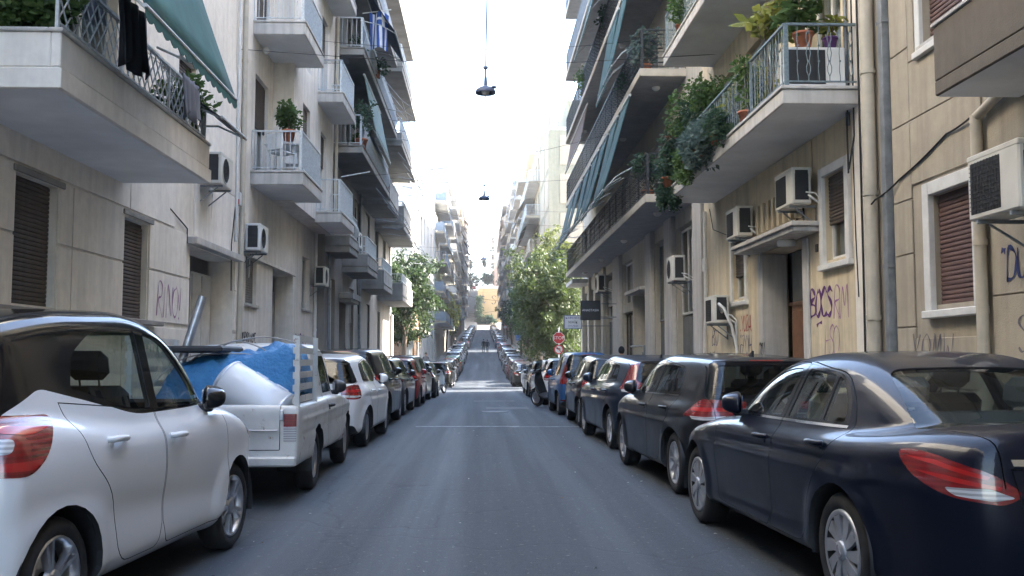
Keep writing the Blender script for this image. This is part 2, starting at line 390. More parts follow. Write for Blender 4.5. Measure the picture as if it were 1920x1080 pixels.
class Cutter:
    """polygon soup with shared vertices that can be scored along outlines"""
    def __init__(s, V, Q):
        s.v = V.tolist(); s.f = [tuple(q) for q in Q.tolist()]; s.cap = len(Q) * 4 + 20000; s.split = {}
        s.lo = np.zeros((s.cap, 3)); s.hi = np.zeros((s.cap, 3)); s.n = np.zeros((s.cap, 3)); s.c = np.zeros((s.cap, 3)); s.alive = np.zeros(s.cap, bool)
        P = V[Q]; k = len(Q); s.lo[:k] = P.min(1); s.hi[:k] = P.max(1); s.c[:k] = P.mean(1)
        n = np.cross(P[:, 2] - P[:, 0], P[:, 3] - P[:, 1]); s.n[:k] = n / np.maximum(np.linalg.norm(n, axis=1, keepdims=True), 1e-9); s.alive[:k] = True
    def put(s, f, n):
        k = len(s.f); s.f.append(f); p = [s.v[i] for i in f]; xs, ys, zs = zip(*p); m = len(p)
        s.lo[k] = (min(xs), min(ys), min(zs)); s.hi[k] = (max(xs), max(ys), max(zs)); s.c[k] = (sum(xs)/m, sum(ys)/m, sum(zs)/m); s.n[k] = n; s.alive[k] = True
        return k
    def grow(s, f):
        """insert the points other cuts have already put on this face's edges"""
        out = []
        def walk(a, b):
            m = s.split.get((a, b) if a < b else (b, a))
            if m is None: return
            walk(a, m); out.append(m); walk(m, b)
        for a, b in zip(f, f[1:] + f[:1]): out.append(a); walk(a, b)
        return tuple(out)
    def cut(s, mask_fn, P, t, w):
        k = len(s.f); lo = P.min(0) - .003; hi = P.max(0) + .003; t = np.array(t); w = np.array(w)
        def ext(ids, ax):
            a = s.lo[ids] * ax; b = s.hi[ids] * ax; return np.minimum(a, b).sum(1), np.maximum(a, b).sum(1)
        ids = np.where(s.alive[:k])[0]; ids = ids[mask_fn(s.c[ids], s.n[ids])]
        a0, a1 = ext(ids, t); b0, b1 = ext(ids, w); ids = ids[(a1 >= lo[0]) & (a0 <= hi[0]) & (b1 >= lo[1]) & (b0 <= hi[1])]
        for i in range(len(P)):
            p = P[i]; q = P[(i+1) % len(P)]; e = q - p; ln = math.hypot(*e)
            if ln < 1e-5: continue
            a0, a1 = ext(ids, t); b0, b1 = ext(ids, w)
            sel = ids[(a1 >= min(p[0], q[0]) - 1e-4) & (a0 <= max(p[0], q[0]) + 1e-4) & (b1 >= min(p[1], q[1]) - 1e-4) & (b0 <= max(p[1], q[1]) + 1e-4)]
            nr = (t * e[1] - w * e[0]) / ln; n0, n1, n2 = map(float, nr); off = float((t * p[0] + w * p[1]) @ nr); new = []
            for fi in sel.tolist():
                f = s.grow(s.f[fi]); v = s.v; d = [v[j][0]*n0 + v[j][1]*n1 + v[j][2]*n2 - off for j in f]
                if min(d) > -2e-5 or max(d) < 2e-5: continue
                A = []; B = []; m = len(f)
                for j in range(m):
                    i0 = f[j]; d0 = d[j]; i1 = f[(j+1) % m]; d1 = d[(j+1) % m]
                    if d0 >= -2e-5: A.append(i0)
                    if d0 <= 2e-5: B.append(i0)
                    if (d0 > 2e-5 and d1 < -2e-5) or (d0 < -2e-5 and d1 > 2e-5):
                        key = (i0, i1) if i0 < i1 else (i1, i0)
                        u = d0 / (d0 - d1); x = v[i0]; y = v[i1]
                        v.append([x[0] + (y[0]-x[0])*u, x[1] + (y[1]-x[1])*u, x[2] + (y[2]-x[2])*u]); c = len(v) - 1; s.split[key] = c
                        A.append(c); B.append(c)
                if len(A) < 3 or len(B) < 3 or len(s.f) + 2 >= s.cap: continue
                s.alive[fi] = False; new += [s.put(tuple(A), s.n[fi]), s.put(tuple(B), s.n[fi])]
            if new: ids = np.concatenate([ids[s.alive[ids]], np.array(new)])

def shell(name, c, V, faces, mats, parent, thick=.025, inset=0.0, inner=1, color=None, smooth_n=True):
    """a panel cut from the body surface, given a thickness and a rim"""
    used = sorted({i for f in faces for i in f}); mp = {i: k for k, i in enumerate(used)}
    P = V[used]; g = c.grad(P); N = g / np.maximum(np.linalg.norm(g, axis=1, keepdims=True), 1e-6)
    P0 = P - N * inset; n = len(P); F = [tuple(mp[i] for i in f) for f in faces]; mi = [0] * len(F)
    allv = P0; norms = [N[i] for f in F for i in f]
    if thick > 0:
        cnt = {}
        for f in F:
            for a, b in zip(f, f[1:] + f[:1]): cnt[(a, b)] = 1
        rim = [(a, b) for (a, b) in cnt if (b, a) not in cnt]
        P1 = P0 - N * thick; allv = np.concatenate([P0, P1]); G = [tuple(i + n for i in f[::-1]) for f in F]
        norms += [-N[i - n] for f in G for i in f]; mi += [inner] * len(G)
        Rm = [(b, a, a + n, b + n) for a, b in rim]; mi += [inner if inner < 2 else 0] * len(Rm)
        for (b, a, a2, b2) in Rm:
            pn = np.cross(allv[a] - allv[b], P1[b] - allv[b]); l = np.linalg.norm(pn); pn = pn / l if l > 1e-9 else N[a]
            norms += [pn] * 4
        F = F + G + Rm
    X = np.stack([c.L / 2 - allv[:, 0], allv[:, 1], allv[:, 2]], 1)
    F = [f[::-1] for f in F]   # s runs backwards, so the winding turns over
    nn = []; k = 0
    for f in F:
        q = norms[k:k + len(f)][::-1]; k += len(f); nn += [(-v[0], v[1], v[2]) for v in q]
    me = bpy.data.meshes.new(name); me.from_pydata(X.tolist(), [], F)
    for m in mats: me.materials.append(m)
    me.polygons.foreach_set('material_index', mi); me.polygons.foreach_set('use_smooth', [True] * len(F)); me.update()
    if len(nn) == len(me.loops): me.normals_split_custom_set(nn)
    o = link_mesh(name, me, parent)
    if color is not None: o.color = color
    return o

def make_wheel(sp, parent, name='wheel'):
    """axle along y, outer face towards +y; wheel > tyre, rim"""
    Rw = sp['Rw']; rr = sp.get('Rr', Rw * .69); w = sp.get('Ww', .2); kind = sp.get('rim', 'five')
    M = Matrix.Rotation(-math.pi / 2, 4, 'X')
    root = empty(name); root.parent = parent
    t = MB(); t.lathe([(rr - .006, -w/2 + .02), (rr + .02, -w/2 + .004), (Rw - .035, -w/2), (Rw - .008, -w/2 + .025), (Rw, -w/4), (Rw, w/4), (Rw - .008, w/2 - .025), (Rw - .035, w/2 - .001), (rr + .02, w/2 - .002), (rr + .004, w/2 - .014), (rr - .006, w/2 - .024)], 40, 0, M)
    t.build('tyre', M_RUBBER, root)
    m = MB()
    if kind == 'cap':      # ten-blade wheel cover
        m.lathe([(rr, w/2 - .024), (rr - .004, w/2 - .008), (rr - .016, w/2 - .004), (rr - .03, w/2 - .010), (rr - .034, w/2 - .03), (.03, w/2 - .035), (0, w/2 - .035)], 48, 1, M)
        m.lathe([(rr, w/2 - .024), (rr - .004, w/2 - .007), (rr - .016, w/2 - .003), (rr - .032, w/2 - .008)], 48, 0, M)
        for i in range(10):
            a = 2 * math.pi * i / 10; poly = []
            for k in range(9):
                u = k / 8; r_ = .05 + (rr - .085) * u; hw = .018 + .020 * u; poly.append((r_, hw, a + .12 * u))
            pts = [(r_ * math.cos(b) - h * math.sin(b), r_ * math.sin(b) + h * math.cos(b)) for r_, h, b in poly] + [(r_ * math.cos(b) + h * math.sin(b), r_ * math.sin(b) - h * math.cos(b)) for r_, h, b in poly[::-1]]
            m.prism(pts[::-1], w/2 - .03, w/2 - .006 - .004 * (i % 2), 0, M, 'xy')
        m.lathe([(.055, w/2 - .02), (.055, w/2 + .002), (.045, w/2 + .008), (0, w/2 + .009)], 24, 0, M)
        m.lathe([(.03, w/2 + .0085), (.034, w/2 + .012), (.038, w/2 + .0085)], 24, 0, M)
        for i in range(3):
            a = math.pi / 2 + 2 * math.pi * i / 3
            m.prism([(.006 * math.cos(a + 1.57), .006 * math.sin(a + 1.57)), (.006 * math.cos(a - 1.57), .006 * math.sin(a - 1.57)), (.032 * math.cos(a), .032 * math.sin(a))], w/2 + .008, w/2 + .012, 0, M, 'xy')
    elif kind == 'steel':
        m.lathe([(rr, w/2 - .024), (rr - .012, w/2 - .01), (rr - .025, w/2 - .03), (rr - .05, w/2 - .06), (rr * .6, w/2 - .03), (rr * .42, w/2 - .02), (.06, w/2 - .045), (.05, w/2 - .03), (0, w/2 - .03)], 36, 0, M)
        for i in range(8):
            a = 2*math.pi*i/8; m.lathe([(.022, 0), (.018, .003), (0, .003)], 10, 1, M @ Matrix.Translation((rr*.74*math.cos(a), rr*.74*math.sin(a), w/2 - .045)))
    else:
        n = {'five': 5, 'ten': 10, 'seven': 7, 'split': 5}[kind]
        m.lathe([(rr, w/2 - .024), (rr - .006, w/2 - .008), (rr - .018, w/2 - .014), (rr - .03, w/2 - .06), (rr - .035, w/2 - .12)], 40, 0, M)
        m.lathe([(rr - .03, w/2 - .10), (0, w/2 - .10)], 24, 1, M)
        m.lathe([(rr * .62, w/2 - .095), (rr * .62, w/2 - .085), (.05, w/2 - .085)], 30, 2, M)
        m.lathe([(.07, w/2 - .05), (.062, w/2 - .022), (.032, w/2 - .018), (0, w/2 - .016)], 20, 0, M)
        for i in range(n):
            a = 2*math.pi*i/n + .3
            for da in ((-.14, .14) if kind == 'split' else (0,)):
                hw0, hw1 = {'five': (.036, .03), 'ten': (.014, .012), 'seven': (.02, .018), 'split': (.014, .013)}[kind]
                M2 = M @ Matrix.Rotation(a + da, 4, 'Z')
                sec = [(.05, w/2 - .05, w/2 - .024), (rr * .55, w/2 - .05, w/2 - .02), (rr - .015, w/2 - .06, w/2 - .013)]
                vs = []; 
                for q, (x, zb, zt) in enumerate(sec):
                    hw = hw0 + (hw1 - hw0) * q / 2
                    vs += [M2 @ Vector(p) for p in ((x, -hw, zb), (x, -hw * .75, zt), (x, hw * .75, zt), (x, hw, zb))]
                fs = [(k*4+j, k*4+j+1, k*4+4+j+1, k*4+4+j) for k in range(2) for j in range(3)]
                m.add(vs, [f[::-1] for f in fs], 0)
    m.build('rim', [M_HUBCAP if kind == 'cap' else M_ALLOY, M_BLACK, M_STEEL], root)
    return root

def seat_mesh(w=.5):
    m = MB(); m.bbox(-.25, .27, -w/2, w/2, .30, .46, .06)
    T = Matrix.Translation((-.25, 0, .42)) @ Matrix.Rotation(R(-14), 4, 'Y')
    m.bbox(-.07, .06, -w/2 + .02, w/2 - .02, 0, .56 if w < 1 else .48, .05, 0, T)
    hy = (0,) if w < 1 else (-.36, .36); dz = 0 if w < 1 else -.09
    for q in hy: m.bbox(-.06, .04, q - .13, q + .13, .60 + dz, .78 + dz, .045, 0, T)
    for y in [q + e for q in hy for e in (-.06, .06)]: m.tube([T @ Vector((-.01, y, .5)), T @ Vector((-.01, y, .66))], .007, 6)
    return m

def make_car(name, sp, color, label, cat='car', h=.034):
    """returns the root Empty with all parts; the car faces +x of the Empty"""
    c = CarShape(sp); L = c.L
    V, Q = c.mesh(h)
    ct = Cutter(V, Q)
    regs = []     # (part name, polygon, direction, filter, mode)
    def side(nm, poly, seg=5, flt=None, gap=0, nlim=.12):
        P = round_poly(poly, seg)
        regs.append((nm, P, 'side', flt, gap, nlim))
    Y = Vector((0, 1, 0))
    for sw in c.wheels:
        P = np.array([(sw + c.Ra * math.cos(a), c.Rw + c.Ra * math.sin(a)) for a in np.linspace(0, 2*math.pi, 29)[:-1]])
        regs.append(('DEL', P, 'side', lambda c_: np.abs(c_[:, 1]) > c.w2 - .34, 0, -2))
    regs += [(r[0], round_poly(r[1], r[5] if len(r) > 5 else 5), r[2], r[3] if len(r) > 3 else None, r[4] if len(r) > 4 else 0, .1) for r in sp['regions']]
    # pass 1: score every outline
    views = []
    for (nm, P, view, flt, gap, nl) in regs:
        if view == 'side': dirs = [(Vector((0, 1, 0)), 1), (Vector((0, -1, 0)), -1)]
        elif view == 'rear': dirs = [(Vector((1, 0, 0)), 0)]
        elif view == 'top': dirs = [(Vector((0, 0, 1)), 0)]
        elif view == 'front': dirs = [(Vector((-1, 0, 0)), 0)]
        elif view == 'zone': dirs = [(Vector((0, 1, 0)), 2)]
        else:
            a = R(view[1]); dirs = [(Vector((math.cos(a), math.sin(a), 0)), 1), (Vector((math.cos(a), -math.sin(a), 0)), -1)]
        for d, sgn in dirs:
            PP = P.copy()
            if not isinstance(view, str) and sgn == -1: PP[:, 0] *= -1
            if view == 'front': PP = PP * np.array([-1, 1])
            dv = np.array(d); t = (-d.y, d.x, 0) if abs(d.x) > .01 else (1, 0, 0); w = (0, 0, 1) if d.z < .5 else (0, 1, 0)
            def ff(cn, nn, dv=dv, sgn=sgn, nl=nl, flt=flt, view=view):
                ok = np.ones(len(cn), bool) if view == 'zone' else (nn @ dv > nl)
                if sgn in (1, -1): ok &= cn[:, 1] * sgn > 0
                if flt is not None: ok &= flt(cn)
                return ok
            polys = [PP] if not gap else [offset_poly(PP, gap), offset_poly(PP, -gap)]
            for q in polys: ct.cut(ff, q, t, w)
            views.append((nm, polys, t, w, sgn, ff))
    ids = np.where(ct.alive[:len(ct.f)])[0]; cn = ct.c[ids]; nn = ct.n[ids]; FI = [ct.grow(ct.f[i]) for i in ids.tolist()]
    part = ['body'] * len(ids)
    for (nm, polys, t, w, sgn, ff) in views:
        a = cn @ np.array(t); b = cn @ np.array(w); ok = ff(cn, nn)
        ins = in_poly(polys[0], a, b) & ok
        ins2 = in_poly(polys[1], a, b) & ok if len(polys) > 1 else ins
        for i in np.where(ins)[0]:
            if part[i] == 'DEL': continue
            if not ins2[i]: part[i] = 'DEL'
            elif nm.startswith('+'):
                host, new = nm[1:].split('>')
                if part[i].split('|')[0] == host: part[i] = new + '|' + str(sgn)
            else: part[i] = nm + '|' + (str(sgn) if sgn in (1, -1) else '0')
    V2 = c.project(np.array(ct.v), 2)
    groups = {}
    for i, p in enumerate(part):
        if not p.startswith('DEL'): groups.setdefault(p, []).append(FI[i])
    root = empty(name, label=label, cat=cat)
    paint = sp.get('paint', M_PAINT); trim = sp.get('trim', M_GBLACK)
    made = {}
    ORDER = ['body', 'roof', 'cabin_trim', 'window_surround', 'front_door', 'rear_door', 'tailgate', 'boot_lid', 'rear_bumper', 'bonnet', 'fuel_flap', 'lower_trim', 'side_skirt', 'window', 'quarter_window', 'windscreen', 'rear_window', 'tail_light', 'tail_strip', 'reverse_light', 'headlight', 'grille', 'third_brake_light', 'reflector', 'chrome_strip']
    for p in sorted(groups, key=lambda q: (ORDER.index(q.split('|')[0]) if q.split('|')[0] in ORDER else 99, q)):
        nm, sg = p.split('|') if '|' in p else (p, '0')
        par = made.get(({'tail_strip': 'tail_light', 'reverse_light': 'tail_light'}.get(nm), sg)) or root
        if nm in ('window', 'quarter_window', 'windscreen', 'rear_window'):
            o = shell(nm, c, V2, groups[p], [sp.get('rearglass', M_DGLASS) if nm == 'rear_window' else sp.get('glass', M_GLASS2)], par, 0, .007)
        elif nm == 'tail_strip': o = shell(nm, c, V2, groups[p], [M_TAIL2, M_BLACK], par, .01, -.004)
        elif nm in ('tail_light', 'third_brake_light', 'reflector'): o = shell(nm, c, V2, groups[p], [M_TAIL, M_BLACK], par, .02, -.002)
        elif nm in ('reverse_light', 'headlight'): o = shell(nm, c, V2, groups[p], [M_CLEAR, M_BLACK], par, .02, -.003)
        elif nm in ('cabin_trim', 'window_surround', 'lower_trim', 'grille', 'side_skirt'): o = shell(nm, c, V2, groups[p], [M_BLACK if nm in ('lower_trim', 'grille', 'side_skirt') else trim, M_BLACK], par, .03, .0015)
        elif nm == 'chrome_strip': o = shell(nm, c, V2, groups[p], [M_CHROME, M_BLACK], par, .01, -.003)
        elif nm == 'roof' and sp.get('roofmat'): o = shell(nm, c, V2, groups[p], [sp['roofmat'], M_DARKIN], par, .03, 0)
        else: o = shell(nm, c, V2, groups[p], [paint, M_DARKIN], par, .03, 0, color=color)
        made[(nm, sg)] = o
    xs = lambda s: L / 2 - s
    # wheels and dark wheel housings
    wp = make_wheel(sp, root); ka = MB()
    for k, sw in enumerate(c.wheels):
        yw = c.side_y(sw, c.Rw + c.Ra + .02) - sp.get('Ww', .2) / 2 - sp.get('woff', .028)
        for sg in (1, -1):
            w = wp if (k == 0 and sg == 1) else copy_tree(wp, root)
            w.location = (xs(sw), yw * sg, c.Rw); w.rotation_euler = (0, rnd.uniform(0, 1.2), 0 if sg == 1 else math.pi)
            Mx = Matrix.Translation((xs(sw), 0, c.Rw)) @ Matrix.Rotation(-math.pi/2 * sg, 4, 'X')
            ye = c.side_y(sw, c.Rw + c.Ra + .02) - .02
            aa = math.pi if sg == 1 else 0; ka.lathe([(c.Ra + .004, ye), (c.Ra + .008, ye - .06), (c.Ra + .008, ye - .34), (0, ye - .34)], 28, 0, Mx, True, aa - .22, aa + math.pi + .22)
    ka.box(xs(L - .25), xs(.25), -c.w2 + .22, c.w2 - .22, sp.get('zf', .2) + .0, sp.get('zf', .2) + .06)
    ka.build('wheel_housing', M_BLACK, root)
    # door mirrors
    mp = sp['mirror']  # s, z, colour material or None
    for sg in (1, -1):
        y0 = c.side_y(mp[0], mp[1]) ; m = MB()
        bm2 = bmesh.new(); bmesh.ops.create_cube(bm2, size=1); bmesh.ops.subdivide_edges(bm2, edges=bm2.edges[:], cuts=5, use_grid_fill=True)
        vs = []
        for v in bm2.verts:
            q = v.co * 2; n4 = (abs(q.x)**3.2 + abs(q.y)**3.2 + abs(q.z)**3.2)**(1/3.2); q = q / n4
            front = q.x > 0
            x = q.x * (.115 if front else .035); tz = 1 - .25 * max(0, q.x); vs.append(Vector((x - .0, q.y * .105 * (1 - .12 * max(0, q.x)) , q.z * .078 * tz - .015 * q.y)))
        bm2.verts.index_update()
        T = Matrix.Translation((xs(mp[0]) - .02, (y0 + .075) * sg, mp[1] + .055)) @ Matrix.Rotation(R(72) * sg, 4, 'Z') @ Matrix.Scale(sg, 4, (0, 1, 0))
        fs = [tuple(v.index for v in f.verts) for f in bm2.faces]
        m.add([T @ v for v in vs], [f if sg == 1 else f[::-1] for f in fs], 0, True)
        m.bbox(xs(mp[0]) - .035, xs(mp[0]) + .02, (y0 - .02) * sg, (y0 + .1) * sg, mp[1] - .045, mp[1] + .01, .012, 1)
        o = m.build('door_mirror', [mp[2] if mp[2] else paint, M_BLACK], root); o.color = color
        g = MB(); bm2.free(); P = [(.085 * math.cos(a) * (abs(math.cos(a))**-.35 if abs(math.cos(a)) > .05 else 1), .058 * math.sin(a)) for a in np.linspace(0, 2*math.pi, 17)[:-1]]
        g.prism([(y, z) for y, z in P], -.039, -.037, 0, T, 'yz'); g.build('mirror_glass', M_MIRROR, o)
    # door handles
    for (s, z, *rest) in sp['handles']:
        for sg in (1, -1):
            hst = made.get(('front_door' if (s, z) == tuple(sp['handles'][0][:2]) else 'rear_door', str(sg)), root)
            yy = c.side_y(s, z); m = MB(); A = Vector((xs(s) + .095, (c.side_y(s - .095, z) + .004) * sg, z)); B = Vector((xs(s) - .095, (c.side_y(s + .095, z) + .004) * sg, z + .004))
            pts = [A, A.lerp(B, .15) + Vector((0, .036*sg, .004)), A.lerp(B, .5) + Vector((0, .042*sg, .006)), A.lerp(B, .85) + Vector((0, .036*sg, .003)), B]
            m.tube([A, *[A.lerp(B, t) + Vector((0, (.012 + .032*math.sin(math.pi*min(1, max(0, t)))**.5)*sg, .005*math.sin(math.pi*t))) for t in (.08, .2, .35, .5, .65, .8, .92)], B], .017, 8)
            m.tube([B.lerp(A, .18) + Vector((0, -.004*sg, -.03)), B.lerp(A, .18) + Vector((0, .010*sg, -.03))], .017, 10)
            o = m.build('door_handle', [rest[0] if rest else paint], hst); o.color = color
            d = MB(); T = Matrix.Translation((xs(s), (yy - .004) * sg, z - .004)) @ Matrix.Rotation(math.pi/2, 4, 'X')
            d.lathe([(.045, 0), (.03, 0), (0, .0)], 16, 0, T); 
    # number plate
    if 'plate' in sp:
        z = sp['plate']; s = max(c.tail_s(0, z - .05), c.tail_s(0, z + .05), c.tail_s(.24, z)) + .004
        m = MB(); m.bbox(xs(s) - .012, xs(s) + .03, -.26, .26, z - .06, z + .06, .006); m.build('number_plate', M_PLATE, root)
    # cabin
    fl = sp.get('zf', .2) + .08; st = M_BSEAT if sp.get('beige') else M_SEAT
    zb = sp['zbelt']; sf = sp['seat_s']
    for (s, y, w) in ((sf, .37, .5), (sf, -.37, .5), (sf + .82, 0, 1.2)):
        o = seat_mesh(w).build('seat', st, root); o.location = (xs(s), y, zb - .79)
    d = MB(); d.bbox(xs(sf - .62), xs(sf - .98), -c.w2 + .2, c.w2 - .2, zb - .28, zb - .03, .06)
    d.box(xs(L - .35), xs(.8), -c.w2 + .16, c.w2 - .16, fl, fl + .05); d.bbox(xs(L - .30), xs(sf + 1.2), -c.w2 + .2, c.w2 - .2, zb - .35, zb - .08, .03)
    d.build('dashboard', M_DARKIN, root)
    w = MB(); T = Matrix.Translation((xs(sf - .5), .37, zb - .02)) @ Matrix.Rotation(R(66), 4, 'Y')
    w.tube([T @ Vector((.18 * math.cos(a), .18 * math.sin(a), 0)) for a in np.linspace(0, 2*math.pi, 25)], .014, 8, cap=False); w.bar(T @ Vector((-.17, 0, 0)), T @ Vector((.17, 0, 0)), .05, .02); w.bar(T @ Vector((0, 0, 0)), T @ Vector((0, 0, .25)), .05, .05)
    w.build('steering_wheel', M_BLACK, root)
    if sp.get('antenna'):
        s = sp['antenna']; z = c.top_z(s, 0); m = MB(); m.tube([(xs(s), 0, z - .01), (xs(s) - .10, 0, z + .12)], .005, 6); m.bbox(xs(s) - .04, xs(s) + .03, -.02, .02, z - .01, z + .02, .008); m.build('antenna', M_BLACK, root)
    if 'fin' in sp:
        s = sp['fin']; z = c.top_z(s, 0); m = MB(); m.prism([(xs(s) + .07, z - .01), (xs(s) - .07, z - .01), (xs(s) - .075, z + .05)], -.012, .012, 0); m.build('antenna', M_BLACK, root)
    if 'extra' in sp: sp['extra'](c, root, made, color, xs)
    return root
def ob(a, pts):
    """corner outline given as (s, y, z[, radius]) and seen from the direction a"""
    a = R(a); return [(-math.sin(a) * p[0] + math.cos(a) * p[1], p[2], *(p[3:4])) for p in pts]
def sym(pts): return pts + [(-p[0], *p[1:]) for p in pts[::-1]]
REARF = lambda lim: (lambda c: c[:, 0] > lim)
FRONTF = lambda lim: (lambda c: c[:, 0] < lim)

SPEC = {}
# small white five-door hatchback with a black roof
L = 3.67
SPEC['city'] = dict(L=L, W=1.68, H=1.48, fo=.78, wb=2.425, Rw=.30, Ra=.352, Rr=.215, Ww=.185, rim='split', zbelt=.97, tumble=.19, shoulder=.045, rcrown=.05,
    kb=.13, flare=.022, flw=.16, zf=.2, seat_s=1.75,
    body=[(.05, .2, .1), (-.0, .5, .2), (.06, .74, .15), (.3, .86, .3), (.95, 1.0, .3), (1.3, 1.0, .3), (2.6, .985, .5), (3.3, 1.06, .3), (3.6, 1.02, .15), (3.65, .72, .1), (3.675, .55, .12), (3.675, .30, .06), (3.65, .2, .04)],
    cabin=[(.78, .9), (.88, .97, .1), (1.5, 1.37, .35), (2.0, 1.485, .5), (2.9, 1.455, .5), (3.42, 1.385, .08), (3.6, .98, .1), (3.58, .9)],
    plan=[(0, 0, 0), (0, .5, .3), (.2, .84, .4), (.6, .965, .4), (1.2, .99, .5), (2.5, 1.0, .5), (3.2, .985, .3), (3.59, .95, .12), (3.672, .78, .12), (3.675, 0, 0)],
    cplan=[(.7, 0, 0), (.7, .72, .2), (1.5, .955, .5), (2.7, .955, .5), (3.4, .86, .3), (3.63, .7, .2), (3.63, 0, 0)],
    inset=[(.1, .11), (.2, .075), (.28, .03), (.4, .022), (.55, .012), (.72, .0), (.82, .006), (.92, .028), (1.0, .055), (1.2, .1)],
    lines=[(.50, .66, .10, .012, 1.0, 2.9)], roofmat=M_GBLACK, trim=M_GBLACK, glass=M_GLASS,
    hosts={'fuel_flap': 'body'},
    regions=[
        ('roof', [(.55, 1.005), (1.0, 1.0), (2.35, .985, .1), (3.18, 1.13, .05), (3.42, 1.05, .03), (3.52, 1.0), (3.75, 1.0), (3.75, 1.7), (.9, 1.7)], 'zone', lambda c: c[:, 0] > .9),
        ('front_door', [(1.05, 1.0), (1.02, .42, .06), (1.10, .27, .1), (2.0, .27, .06), (2.07, .40), (2.09, 1.0)], 'side', None, .003),
        ('rear_door', [(2.105, 1.0), (2.085, .4), (2.12, .27, .06), (2.62, .27, .15), (2.72, .62, .15), (2.98, .82, .1), (3.06, 1.07)], 'side', None, .003),
        ('cabin_trim', [(1.0, .99, .02), (2.35, .985, .15), (3.06, 1.12, .03), (2.97, 1.27, .1), (2.7, 1.40, .15), (2.0, 1.43, .3), (1.55, 1.31, .2)], 'side'),
        ('window', [(1.22, 1.02, .02), (2.03, 1.01, .02), (1.985, 1.375, .04), (1.72, 1.34, .1)], 'side'),
        ('window', [(2.13, 1.015, .03), (2.38, 1.02, .1), (2.93, 1.125, .02), (2.86, 1.26, .06), (2.62, 1.365, .12), (2.09, 1.38, .03)], 'side'),
        ('windscreen', sym([(.68, 1.01, .05), (.56, 1.385, .06)]), 'front', FRONTF(1.75)),
        ('rear_window', sym([(.62, 1.07, .06), (.5, 1.32, .06)]), 'rear', REARF(3.2)),
        ('tailgate', sym([(.62, .62, .06), (.60, .98, .03)]), 'rear', REARF(3.3), .003),
        ('tail_light', ob(48, [(3.26, .82, 1.03, .05), (3.6, .62, 1.04, .05), (3.64, .50, .96, .05), (3.66, .5, .80, .04), (3.48, .80, .79, .08), (3.37, .83, .86, .06)]), ('o', 48), REARF(3.0)),
        ('+tail_light>tail_strip', ob(48, [(3.32, .84, .985, .02), (3.62, .62, 1.0, .02), (3.64, .60, .98, .02), (3.46, .80, .955, .03)]), ('o', 48), REARF(3.0)),
        ('+tail_light>tail_strip', ob(48, [(3.40, .83, .855, .02), (3.62, .62, .85), (3.64, .60, .82, .02), (3.46, .81, .815, .03)]), ('o', 48), REARF(3.0)),
        ('reverse_light', ob(48, [(3.515, .735, .945, .03), (3.62, .60, .95, .03), (3.64, .60, .89, .03), (3.545, .735, .885, .03)]), ('o', 48), REARF(3.0)),
        ('headlight', ob(130, [(.1, .5, .78), (.55, .8, .88, .03), (.5, .82, .76, .05), (.1, .6, .66)]), ('o', 130), FRONTF(1)),
        ('grille', sym([(.6, .3, .1), (.5, .62, .1)]), 'front', FRONTF(.5)),
        ('lower_trim', sym([(.6, .15), (.5, .25, .03)]), 'rear', REARF(3.4)),
    ],
    mirror=(1.25, .985, M_GBLACK), handles=[(1.93, .85), (2.70, .885)], plate=.52)

